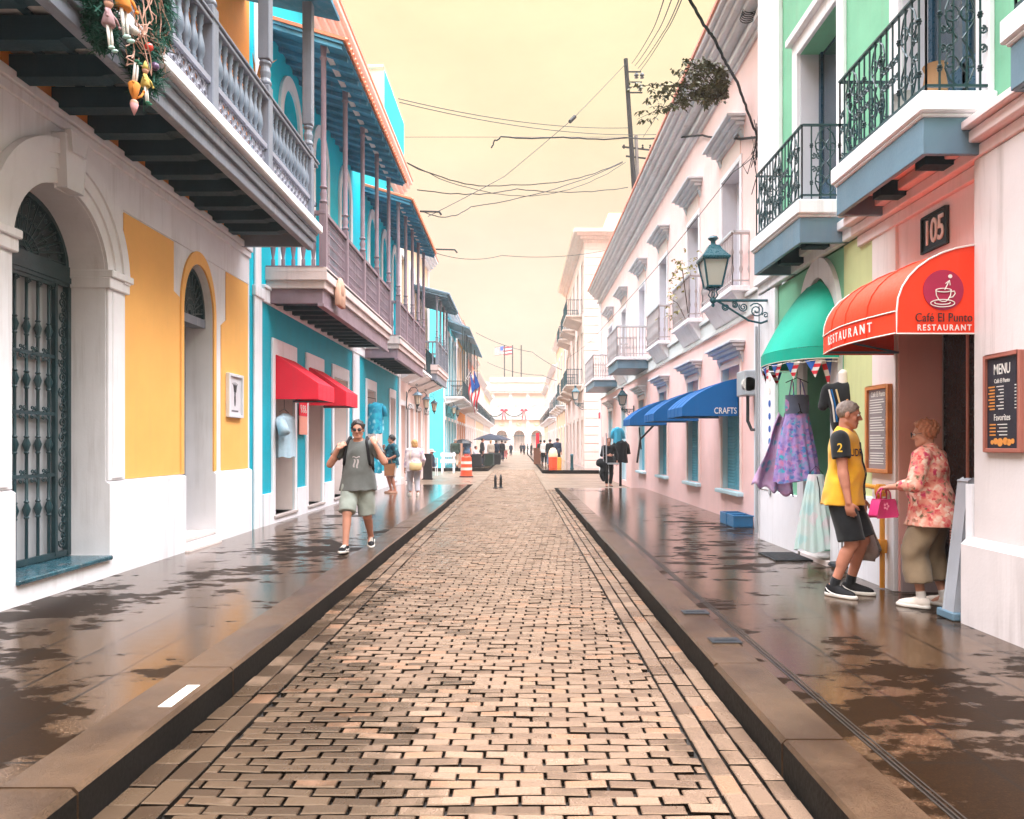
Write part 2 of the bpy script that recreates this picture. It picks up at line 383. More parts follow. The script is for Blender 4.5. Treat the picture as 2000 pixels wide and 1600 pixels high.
def m_paver():
    m, n, b = newmat('wet_paving_block'); v = coords(n)
    at = nd(n, 'Attribute'); at.attribute_name = 'tint'
    gr = noise(n, v, 170, 4, 0.75); lo = noise(n, coords(n, 1, 0.55, 1), 1.5, 6, 0.65)
    g = n.nodes.new('ShaderNodeNewGeometry'); s = nd(n, 'SeparateXYZ'); n.links.new(g.outputs['Position'], s.inputs[0])
    c = mixc(n, at.outputs['Fac'], (0.155, 0.096, 0.064), (0.32, 0.212, 0.145))
    c = mixc(n, ramp(n, at.outputs['Fac'], 0.90, 0.97), c, (0.30, 0.165, 0.10))
    c = mixc(n, ramp(n, gr, 0.35, 0.62), mixc(n, 1.0, c, (0.45, 0.43, 0.41), 'MULTIPLY'), c)
    c = mixc(n, ramp(n, at.outputs['Fac'], -0.2, -0.6), c, (0.012, 0.008, 0.006))
    # darker blocks along the left gutter side, fading towards the middle and with distance
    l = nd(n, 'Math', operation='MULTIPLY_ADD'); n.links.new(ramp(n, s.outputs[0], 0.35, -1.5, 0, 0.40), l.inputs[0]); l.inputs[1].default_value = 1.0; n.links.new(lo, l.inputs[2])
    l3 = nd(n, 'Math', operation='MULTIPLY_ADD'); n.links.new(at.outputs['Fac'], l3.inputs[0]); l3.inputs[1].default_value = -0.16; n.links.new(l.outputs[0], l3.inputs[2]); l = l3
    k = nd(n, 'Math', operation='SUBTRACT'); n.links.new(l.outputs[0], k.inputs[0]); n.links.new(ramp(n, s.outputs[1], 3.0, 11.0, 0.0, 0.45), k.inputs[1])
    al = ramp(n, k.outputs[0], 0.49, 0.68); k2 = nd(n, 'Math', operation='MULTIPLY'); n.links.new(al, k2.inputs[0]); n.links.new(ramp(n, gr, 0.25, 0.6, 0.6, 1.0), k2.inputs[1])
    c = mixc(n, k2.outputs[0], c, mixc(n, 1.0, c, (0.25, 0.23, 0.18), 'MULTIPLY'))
    n.links.new(c, b.inputs['Base Color'])
    n.links.new(ramp(n, lo, 0.36, 0.62, 0.40, 0.20), b.inputs['Roughness']); b.inputs['Specular IOR Level'].default_value = 0.45; b.inputs['Specular Tint'].default_value = (1.0, 0.74, 0.52, 1)
    bump(n, b, gr, 0.4, 0.006); return m
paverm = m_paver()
mortar = plain('dark_wet_mortar', (0.022, 0.016, 0.012), 0.45, 0, 0.3)
def m_farpave():
    m, n, b = newmat('distant_paving'); v = coords(n); br = nd(n, 'TexBrick'); br.inputs['Scale'].default_value = 1.0
    br.inputs['Brick Width'].default_value = 0.25; br.inputs['Row Height'].default_value = 0.14; br.inputs['Mortar Size'].default_value = 0.012
    br.inputs['Color1'].default_value = (0.17, 0.115, 0.078, 1); br.inputs['Color2'].default_value = (0.30, 0.21, 0.145, 1); br.inputs['Mortar'].default_value = (0.04, 0.03, 0.02, 1)
    n.links.new(v, br.inputs['Vector']); n.links.new(br.outputs['Color'], b.inputs['Base Color'])
    lo = noise(n, v, 0.6, 4); n.links.new(ramp(n, lo, 0.3, 0.7, 0.5, 0.24), b.inputs['Roughness'])
    bump(n, b, noise(n, v, 20, 3), 0.3, 0.01); return m
farpave = m_farpave()
# ================================================================ ground
XL, XR = -1.845, 1.28                 # kerb lines
WL, WR = -4.51, 3.72                  # wall lines
PZ = 0.16                             # pavement level
struct(MB().box(-400, 400, -40, 500, -1.0, -0.06).build('ground', mortar))
def blocks(rects, jz=0.003, tilt=0.022):
    """paving blocks: rects = [(x0,x1,y0,y1)] each with a chamfered top, a slight tilt and its own tint"""
    n = len(rects); r = np.array(rects); cx = (r[:, 0] + r[:, 1]) / 2; cy = (r[:, 2] + r[:, 3]) / 2
    hz = RNG.normal(0, jz, n); tx = RNG.normal(0, tilt, n); ty = RNG.normal(0, tilt, n)
    V = np.zeros((n, 12, 3)); ch = 0.005
    for lv, (ins, dz) in enumerate(((ch, 0.0), (0.0, -0.005), (0.0, -0.05))):
        for k, (sx, sy) in enumerate(((0, 2), (1, 2), (1, 3), (0, 3))):
            x = r[:, sx] + (ins if sx == 0 else -ins); y = r[:, sy] + (ins if sy == 2 else -ins)
            V[:, lv * 4 + k, 0] = x; V[:, lv * 4 + k, 1] = y
            V[:, lv * 4 + k, 2] = hz + dz + (x - cx) * tx + (y - cy) * ty
    fs = [(0, 1, 2, 3)]
    for lv in range(2):
        for k in range(4):
            k2 = (k + 1) % 4; a = lv * 4; fs.append((a + 4 + k, a + 4 + k2, a + k2, a + k))
    FA = (np.array(fs)[None] + (np.arange(n) * 12)[:, None, None]).reshape(-1, 4)
    me = bpy.data.meshes.new('road'); me.from_pydata(V.reshape(-1, 3).tolist(), [], FA.tolist())
    at = me.attributes.new('tint', 'FLOAT', 'FACE'); t = np.clip(RNG.normal(0.48, 0.36, n), 0, 1)
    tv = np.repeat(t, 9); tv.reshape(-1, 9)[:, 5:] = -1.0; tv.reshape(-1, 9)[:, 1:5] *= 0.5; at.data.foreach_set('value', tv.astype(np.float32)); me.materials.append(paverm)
    o = bpy.data.objects.new('road', me); COL.objects.link(o); return o
rr = []
BX0, BX1 = XL + 0.30, XR - 0.36
y = 1.2; k = 0; BL, BWd = 0.212, 0.081
while y < 46:
    off = (0.47 * k % 1.0) * BL + random.uniform(-0.015, 0.015); x = BX0 - off
    while x < BX1:
        a = max(x, BX0); b2 = min(x + BL, BX1)
        if b2 - a > 0.05: rr.append((a + 0.0075, b2 - 0.0075, y + 0.0065, y + BWd - 0.0065))
        x += BL
    y += BWd; k += 1
for x0, x1 in ((XL + 0.012, XL + 0.15), (XL + 0.156, XL + 0.294), (XR - 0.354, XR - 0.242), (XR - 0.236, XR - 0.124), (XR - 0.118, XR - 0.010)):
    y = 1.2
    while y < 25.6:
        L = random.uniform(0.17, 0.24); rr.append((x0 + 0.005, x1 - 0.005, y + 0.005, y + L - 0.005)); y += L
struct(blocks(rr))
struct(MB().box(XL - 0.1, XR + 0.1, 0.5, 46, -0.07, -0.032).build('road_bed', mortar))
struct(MB().box(XL - 0.3, XR + 0.3, 46, 170, -0.05, 0.0).build('far_road', farpave))
struct(MB().box(-60, 60, 122, 190, -0.06, -0.006).build('plaza', farpave))
# crossing laid flush with the road
for a, b2 in ((-40, BX0 - 0.01), (BX1 + 0.01, 40)):
    struct(MB().box(a, b2, 25.7, 46, -0.05, 0.0).build('cross_street', farpave))
def pavement(name, xa, xb, y0, y1, ramp_y=None, z=PZ):
    mb = MB(); mb.box(xa, xb, y0, y1, -0.05, z)
    if ramp_y: mb.prism([(y1, -0.05), (ramp_y, -0.05), (ramp_y, 0.004), (y1, z)], 'x', xa, xb)
    return struct(mb.build(name, pavem))
pavement('pavement', -5.0, XL - 0.33, 0.5, 26, 29)
pavement('pavement', XR + 0.30, 4.6, 0.5, 24, 26.6)
def kerb(xa, xb, y0, y1, inner, ry):
    mb = MB(); yy = y0; z1 = PZ + 0.002
    xa0, xb0, z10 = xa, xb, z1
    while yy < y1:
        L = min(random.uniform(1.1, 1.7), y1 - yy); f = random.uniform(0.014, 0.026); dx = random.uniform(-0.005, 0.005); xa, xb, z1 = xa0 + dx * (inner == 'a'), xb0 + dx * (inner == 'b'), z10 + random.uniform(0, 0.006)
        pr = [(xa, -0.05), (xb, -0.05), (xb, z1 - (f if inner == 'b' else 0)), (xb - (f if inner == 'b' else 0), z1), (xa + (f if inner == 'a' else 0), z1), (xa, z1 - (f if inner == 'a' else 0))]
        mb.prism(pr, 'y', yy + 0.004, yy + L - 0.004); yy += L
    xa, xb, z1 = xa0, xb0, z10; mb.prism([(y1, -0.05), (ry, -0.05), (ry, 0.006), (y1, z1)], 'x', xa, xb)
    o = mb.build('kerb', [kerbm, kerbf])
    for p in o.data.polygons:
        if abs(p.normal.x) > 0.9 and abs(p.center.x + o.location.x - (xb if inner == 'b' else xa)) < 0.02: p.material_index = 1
    return struct(o)
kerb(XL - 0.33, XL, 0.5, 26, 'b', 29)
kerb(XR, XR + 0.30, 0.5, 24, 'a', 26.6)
m = MB()
for q in (1.665, 1.688, 1.711): m.box(q, q + 0.009, 0.5, 13.0, PZ - 0.02, PZ + 0.003)
struct(m.build('drain_channel', mortar))
for x_, y_, lab in ((1.50, 6.2, 'small dark iron cover in the kerb strip, the farther of two'), (1.50, 5.3, 'small dark iron cover in the kerb strip, the nearer of two')):
    tag(MB().box(x_ - 0.11, x_ + 0.11, y_ - 0.07, y_ + 0.07, PZ + 0.008, PZ + 0.014).box(x_ - 0.08, x_ + 0.08, y_ - 0.012, y_ + 0.012, PZ + 0.014, PZ + 0.018).build('access_cover', blackiron), lab, 'cover', 'iron covers in the right kerb')
mk = MB().box(-1.975, -1.90, 3.97, 4.33, PZ + 0.002, PZ + 0.007).build('kerb_marking', paint('white_road_paint', (0.62, 0.58, 0.5), 0.5, 0.15, 0.2, 0.4)); struct(mk)
# pavements beyond the cross street, with rounded corners
def corner_pave(side, y0, y1):
    s = 1 if side == 'r' else -1; xk = XR if side == 'r' else XL; rr_ = 0.55; far = 14 if side == 'r' else -14
    pts = [(far, y0)] + [(xk + s * (rr_ - rr_ * math.sin(t)), y0 + rr_ - rr_ * math.cos(t)) for t in [i * math.pi / 12 for i in range(7)]] + [(xk, y1), (far, y1)]
    struct(MB().prism(pts, 'z', -0.05, 0.19).build('pavement', pavem))
    kp = [(far, y0 - 0.004)] + [(xk + s * (rr_ - (rr_ + 0.004) * math.sin(t)), y0 + rr_ - (rr_ + 0.004) * math.cos(t)) for t in [i * math.pi / 12 for i in range(7)]] + [(xk - s * 0.004, y1)]
    ip = [(xk + s * 0.3, y1)] + [(xk + s * (rr_ - (rr_ - 0.3) * math.sin(t)), y0 + rr_ - (rr_ - 0.3) * math.cos(t)) for t in [i * math.pi / 12 for i in range(6, -1, -1)]] + [(far, y0 + 0.3)]
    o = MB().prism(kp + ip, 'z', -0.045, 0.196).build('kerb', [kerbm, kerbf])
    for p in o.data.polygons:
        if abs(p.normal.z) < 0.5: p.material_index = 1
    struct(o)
corner_pave('r', 39.5, 122); corner_pave('l', 43.0, 122)
# ================================================================ LEFT SIDE
S = 1
def out(X, d, s): return X + s * d
# ---------------------------------------------------------------- yellow house
H = thing('yellow_house', 'yellow and white house with arched doorways under a long slate balcony, nearest on the street', 'house', (WL, 7.5, PZ))
A1 = arch_hole(6.44, 7.92, 0.39, 3.40, 0.74, 28); NI = arch_hole(9.74, 10.69, 0.34, 3.42, 0.70, 24)
w = MB(); w.wall(WL, rect(3, 12.15, -0.02, 4.86), [A1, NI], 0.46, S); w.box(WL - 9, WL - 0.46, 3, 12.15, -0.02, 4.86); w.build('wall', white, H)
w = MB(); UD = [rect(3.6, 4.8, 5.22, 8.0), rect(6.3, 7.5, 5.22, 8.0), rect(9.0, 10.2, 5.22, 8.0)]
w.wall(WL, rect(3, 12.15, 4.862, 10.4), UD, 0.3, S); w.box(WL - 9, WL - 0.3, 3, 12.15, 4.862, 10.4); w.build('upper_wall', orange, H)
for (a, b2, c, d) in ((3.6, 4.8, 5.22, 8.0), (6.3, 7.5, 5.22, 8.0), (9.0, 10.2, 5.22, 8.0)):
    m = MB(); m.box(WL, WL + 0.05, a - 0.18, a, c, d + 0.2); m.box(WL, WL + 0.05, b2, b2 + 0.18, c, d + 0.2); m.box(WL, WL + 0.06, a, b2, d, d + 0.2)
    dr = m.build('balcony_door', white, H); MB().box(WL - 0.28, WL - 0.2, a, b2, c, d).build('shutter', balgrey, dr)
MB().box(WL, WL + 0.07, 3, 12.15, 4.80, 4.90).box(WL, WL + 0.035, 3, 12.15, 4.70, 4.80).box(WL, WL + 0.02, 8.27, 12.1, 4.25, 4.272).build('string_course', white, H, bevel=0.01)
m = MB()
for a, b2 in ((3, 6.44), (7.92, 9.74), (10.69, 12.15)): m.box(WL, WL + 0.05, a, b2, -0.02, 1.17); m.prism([(WL, 1.17), (WL + 0.05, 1.17), (WL, 1.20)], 'y', a, b2)
m.box(WL, WL + 0.05, 6.44, 7.92, -0.02, 0.34); m.box(WL, WL + 0.05, 9.74, 10.69, -0.02, 0.28); m.build('dado', white, H)
# painted yellow fields
def field(pts, name='yellow_panel', mat=yellow, t=0.012): return MB().prism(pts, 'x', WL, WL + t).build(name, mat, H)
field([(8.28, 1.205), (9.63, 1.205), (9.63, 3.55), (9.47, 3.6), (9.47, 4.24), (8.28, 4.24)])
field([(10.98, 1.205), (12.06, 1.205), (12.06, 4.25), (11.16, 4.25), (11.16, 3.5), (10.98, 3.4)])
b0 = band(10.215, 3.42, 0.476, 0.70, 0.56, 0.88, 24)
MB().prism([(9.655, 1.205), (9.738, 1.205), (9.738, 3.42)] + arc(10.215, 3.42, 0.477, 0.70, 180, 0, 24) + [(10.692, 1.205), (10.775, 1.205), (10.775, 3.42)] + arc(10.215, 3.42, 0.56, 0.88, 0, 180, 24), 'x', WL, WL + 0.026).build('arch_surround', yellow, H)
# grooved frame lines and pilaster by the big arch
MB().box(WL, WL + 0.03, 7.93, 8.27, 1.20, 3.30).box(WL, WL + 0.045, 8.0, 8.2, 1.22, 3.28).build('pilaster', white, H, bevel=0.008)
MB().box(WL - 0.44, WL + 0.07, 7.9, 8.30, 3.30, 3.42).box(WL - 0.44, WL + 0.10, 7.9, 8.33, 3.42, 3.50).build('capital', white, H, bevel=0.01); MB().box(WL, WL + 0.07, 6.03, 6.46, 3.30, 3.42).box(WL, WL + 0.10, 6.0, 6.47, 3.42, 3.50).build('capital', white, H, bevel=0.01)
MB().box(WL, WL + 0.03, 6.09, 6.43, 1.20, 3.30).box(WL, WL + 0.045, 6.16, 6.36, 1.22, 3.28).build('pilaster', white, H, bevel=0.008)
m = MB()
for ri, zi, ro, zo, t in ((0.745, 0.745, 0.86, 0.88, 0.035), (0.86, 0.88, 0.98, 1.02, 0.06), (0.98, 1.02, 1.10, 1.16, 0.085)): m.prism(band(7.18, 3.50 - 0.10, ri, zi, ro, zo, 30), 'x', WL, WL + t)
m.build('archivolt', white, H)
MB().prism([(7.06, 4.10), (7.30, 4.10), (7.36, 4.60), (7.00, 4.60)], 'x', WL, WL + 0.13).prism([(7.08, 4.46), (7.28, 4.46), (7.33, 4.64), (7.03, 4.64)], 'x', WL + 0.13, WL + 0.17).build('keystone', white, H, bevel=0.012)
# big arched doorway: tiled step, green iron gate, fan light
MB().box(WL - 0.46, WL + 0.09, 6.44, 7.92, 0.345, 0.392).build('doorstep', paint('dark_marbled_step', (0.02, 0.09, 0.12), 0.25, 0.5, 0.1, 0.5, (0.5, 0.35, 0.3), scale=7), H, bevel=0.01)
XD = WL - 0.40
gate = MB()
for yy in (6.46, 7.90): gate.box(XD - 0.03, XD + 0.03, yy - 0.03, yy + 0.03, 0.40, 3.36)
gate.box(XD - 0.03, XD + 0.03, 6.46, 7.90, 3.30, 3.52); gate.box(XD + 0.031, XD + 0.045, 6.46, 7.90, 3.34, 3.40); gate.box(XD - 0.02, XD + 0.02, 6.46, 7.90, 0.40, 0.46)
g0 = gate.build('iron_gate', iron, H)
MB().box(XD - 0.058, XD - 0.045, 6.44, 7.92, 0.392, 3.3).build('gate_backing', paint('grey_door_panel', (0.42, 0.43, 0.45), 0.6, 0.12, 0.1, 0.4), g0)
nb = 8
for i in range(nb):
    yy = 6.58 + i * (7.78 - 6.58) / (nb - 1) - 0.02
    if yy > 7.68: continue
    pr = [(0.016, 0.46)]
    for zk in (0.95, 1.60, 2.25, 2.78):
        pr += [(0.016, zk - 0.10), (0.026, zk - 0.085), (0.018, zk - 0.07), (0.040, zk), (0.018, zk + 0.06), (0.028, zk + 0.075), (0.016, zk + 0.09)]
    pr += [(0.016, 3.3)]
    MB().lathe(pr, (XD, yy, 0), 8).build('baluster', iron, g0, smooth=40)
m = MB()
for zk in (1.28, 1.92, 2.52):
    m = MB(); m.box(XD - 0.012, XD + 0.018, 6.48, 7.66, zk - 0.018, zk + 0.018)
    for i in range(nb - 1):
        yy = 6.645 + i * 0.1715
        if yy > 7.62: break
        for q in (-1, 1):
            scroll(m, (XD + 0.02, yy - 0.03, zk + q * 0.045), 0.027, 1.1, 0.007, a0=-q * math.pi / 2, n=9); scroll(m, (XD + 0.02, yy + 0.03, zk + q * 0.045), 0.027, 1.1, 0.007, a0=-q * math.pi / 2, n=9, ccw=-1)
    m.build('scroll_band', iron, g0)
m = MB().box(XD - 0.012, XD + 0.018, 6.48, 7.66, 3.26, 3.30)
for i in range(nb):
    yy = 6.56 + i * 0.1715
    if yy < 7.66: scroll(m, (XD + 0.02, yy, 3.23), 0.035, 1.2, 0.008, n=10)
m.build('scroll_band', iron, g0)
m = MB(); m.box(XD - 0.02, XD + 0.025, 7.66, 7.70, 0.42, 3.3)
zq = 0.55
while zq < 3.2:
    scroll(m, (XD + 0.02, 7.78, zq), 0.062, 1.5, 0.008, a0=random.random() * 6, n=14); scroll(m, (XD + 0.02, 7.80, zq + 0.085), 0.045, 1.4, 0.007, a0=random.random() * 6, n=12, ccw=-1); zq += 0.16
m.build('scroll_panel', iron, g0)
def fan(par, X, yc, z0, ry, rz, mat, back, rays=17):
    m = MB()
    m.prism(band(yc, z0, ry - 0.05, rz - 0.05, ry + 0.0, rz + 0.0, 24), 'x', X - 0.02, X + 0.02)
    m.tube([(X, *p) for p in arc(yc, z0, ry * 0.34, rz * 0.34, 0, 180, 14)], 0.014, 5); m.tube([(X, *p) for p in arc(yc, z0, ry * 0.2, rz * 0.2, 0, 180, 10)], 0.012, 5)
    for i in range(rays):
        a = math.pi * (i + 0.5) / rays; c, s_ = math.cos(a), math.sin(a)
        m.tube([(X, yc + ry * 0.1 * c, z0 + rz * 0.1 * s_), (X, yc + (ry - 0.03) * c, z0 + (rz - 0.03) * s_)], 0.009, 5)
        for q in (0.55, 0.8):
            scroll(m, (X + 0.012, yc + ry * q * math.cos(a + 0.09), z0 + rz * q * math.sin(a + 0.09)), 0.03, 1.2, 0.006, a0=a, n=9)
    f = m.build('fan_light', mat, par)
    MB().prism(arc(yc, z0, ry, rz, 0, 180, 20), 'x', X - 0.05, X - 0.035).build('pane', back, f); return f
fan(H, XD, 7.18, 3.50, 0.72, 0.63, iron, paint('shadowed_glass', (0.05, 0.07, 0.08), 0.15, 0.2, 0.05, 0))  # one even dark colour for the fan panes
# narrow arched door
XN = WL - 0.43
d0 = MB().box(XN - 0.02, XN + 0.03, 9.74, 10.69, 3.30, 3.42).box(WL - 0.30, WL - 0.10, 9.745, 10.685, 3.30, 3.42).box(XN, XN + 0.04, 9.76, 9.82, 0.34, 3.3).box(XN, XN + 0.04, 10.60, 10.68, 0.34, 3.3).build('narrow_door', slate, H)
ddm = paint('dark_slate_door', (0.035, 0.055, 0.065), 0.5, 0.2, 0.1, 0.2); m = MB().box(XN + 0.005, XN + 0.03, 9.83, 10.59, 0.36, 3.28)
for zq in (0.5, 1.4, 2.3): m.box(XN + 0.03, XN + 0.045, 9.9, 10.17, zq, zq + 0.75).box(XN + 0.03, XN + 0.045, 10.25, 10.52, zq, zq + 0.75)
m.build('door_leaf', ddm, d0)
MB().box(WL - 0.11, WL - 0.08, 9.76, 9.80, 0.34, 3.3).build('door_edge', ddm, d0)
fan(H, WL - 0.12, 10.215, 3.43, 0.46, 0.66, iron, paint('shadowed_glass', (0.05, 0.07, 0.08), 0.15), 13)  # one even dark colour for these fan panes too
m = MB().box(WL - 0.44, WL + 0.05, 9.74, 10.69, 0.285, 0.345).box(WL + 0.05, WL + 0.12, 9.7, 10.75, -0.02, 0.2); m.build('doorstep', revealm, H, bevel=0.01)
# ---- balcony with turned balusters
XB = -3.3; Y0, Y1 = 3.2, 11.85
m = MB(); m.box(WL, XB - 0.1, Y0, Y1, 5.10, 5.16); m.box(XB - 0.14, XB - 0.04, Y0, Y1 - 0.04, 4.75, 4.88); m.box(XB - 0.10, XB, Y0, Y1 - 0.02, 4.88, 4.99); m.box(XB - 0.12, XB + 0.02, Y0, Y1, 4.99, 5.04)
m.box(WL, XB - 0.14, Y1 - 0.1, Y1 - 0.03, 4.80, 5.08)
BA = m.build('balcony', slate, H, bevel=0.008)
MB().box(XB - 0.16, XB + 0.09, Y0, Y1 + 0.04, 5.04, 5.17).box(WL, XB - 0.16, Y1 - 0.06, Y1 + 0.04, 5.04, 5.17).build('nosing', white, BA, bevel=0.015)
sof = paint('white_soffit_boards', (0.62, 0.58, 0.55), 0.6, 0.1, 0.15, 0.4)
MB().box(WL, XB - 0.14, Y0, Y1 - 0.1, 5.082, 5.098).build('soffit', sof, BA)
m = MB()
for q in (-4.25, -3.95, -3.65): m.box(q - 0.03, q + 0.03, Y0, Y1 - 0.1, 5.05, 5.08)
m.build('soffit_batten', darkteal, BA)
j0 = None; yy = 3.5
while yy < 11.6:
    if j0 is None: j0 = MB().box(WL - 0.02, XB - 0.15, yy, yy + 0.17, 4.87, 5.05).prism([(WL, 4.87), (WL + 0.02, 4.85), (XB - 0.4, 4.85), (XB - 0.36, 4.87)], 'y', yy, yy + 0.17).build('joist', darkteal, BA, bevel=0.006); ys = yy
    else:
        c = copy_tree(j0, par=BA); c.location = (0, yy - ys, 0)
    yy += 0.585
# fretwork panels
m = MB(); m.box(XB - 0.07, XB - 0.02, Y0, Y1, 5.17, 5.20); m.box(XB - 0.08, XB, Y0, Y1, 5.47, 5.53)
yy = 5.0
while yy < Y1 - 0.08:
    for zq, r_ in ((5.265, 0.06), (5.395, 0.06)): ring(m, (XB - 0.045, yy, zq), r_, 0.013, n=10)
    ring(m, (XB - 0.045, yy + 0.07, 5.33), 0.04, 0.012, n=8); m.bar((XB - 0.045, yy - 0.07, 5.2), (XB - 0.045, yy + 0.07, 5.47), 0.014); m.bar((XB - 0.045, yy + 0.07, 5.2), (XB - 0.045, yy - 0.07, 5.47), 0.014)
    yy += 0.14
m.build('fretwork', paint('pale_grey_fretwork', (0.30, 0.31, 0.38), 0.5, 0.1, 0.1, 0.4), BA)
prof = [(0.040, 0), (0.040, 0.05), (0.026, 0.06), (0.030, 0.09), (0.024, 0.11), (0.044, 0.16), (0.052, 0.21), (0.046, 0.28), (0.028, 0.36), (0.022, 0.42), (0.030, 0.44), (0.022, 0.46), (0.036, 0.49), (0.034, 0.53), (0.040, 0.545), (0.040, 0.58)]
b0 = None; yy = 5.1; posts = (4.3, 6.05, 7.86, 9.6, 11.55)
while yy < Y1 - 0.12:
    if all(abs(yy - p) > 0.12 for p in posts):
        if b0 is None: b0 = MB().lathe(prof, (XB - 0.05, yy, 5.53), 12).build('baluster', balgrey, BA, smooth=50); ys = yy
        else: c = copy_tree(b0, par=BA); c.location = (0, yy - ys, 0)
    yy += 0.158
MB().box(XB - 0.12, XB + 0.02, Y0, Y1 + 0.02, 6.105, 6.15).box(XB - 0.14, XB + 0.04, Y0, Y1 + 0.04, 6.165, 6.20).box(XB - 0.09, XB - 0.01, Y0, Y1, 6.15, 6.165).build('handrail', slate, BA, bevel=0.008)
m = MB().box(WL, XB, Y1 - 0.06, Y1, 6.1, 6.2).box(WL, XB - 0.06, Y1 - 0.06, Y1, 5.17, 5.22)
for i in range(7): m.lathe([(r_ , z_) for r_, z_ in prof], (WL + 0.12 + i * 0.155, Y1 - 0.03, 5.53), 8)
m.box(WL, XB, Y1 - 0.06, Y1, 5.47, 5.53); m.build('end_balustrade', balgrey, BA, smooth=50)
p0 = None
for yp in posts:
    if p0 is None:
        q = 0.075; m = MB().box(XB - 0.05 - q, XB - 0.05 + q, yp - q, yp + q, 5.17, 6.32)
        m.lathe([(0.06, 6.32), (0.085, 6.36), (0.06, 6.42), (0.072, 6.5), (0.055, 6.58), (0.085, 6.62), (0.06, 6.66)], (XB - 0.05, yp, 0), 12); m.box(XB - 0.05 - q, XB - 0.05 + q, yp - q, yp + q, 6.66, 8.6)
        p0 = m.build('post', slate, BA, bevel=0.01); ys = yp
    else: c = copy_tree(p0, par=BA); c.location = (0, yp - ys, 0)
MB().prism([(WL, 8.9), (XB + 0.35, 8.55), (XB + 0.35, 8.62), (WL, 8.98)], 'y', Y0, Y1 + 0.1).build('balcony_roof', bluewood, BA)

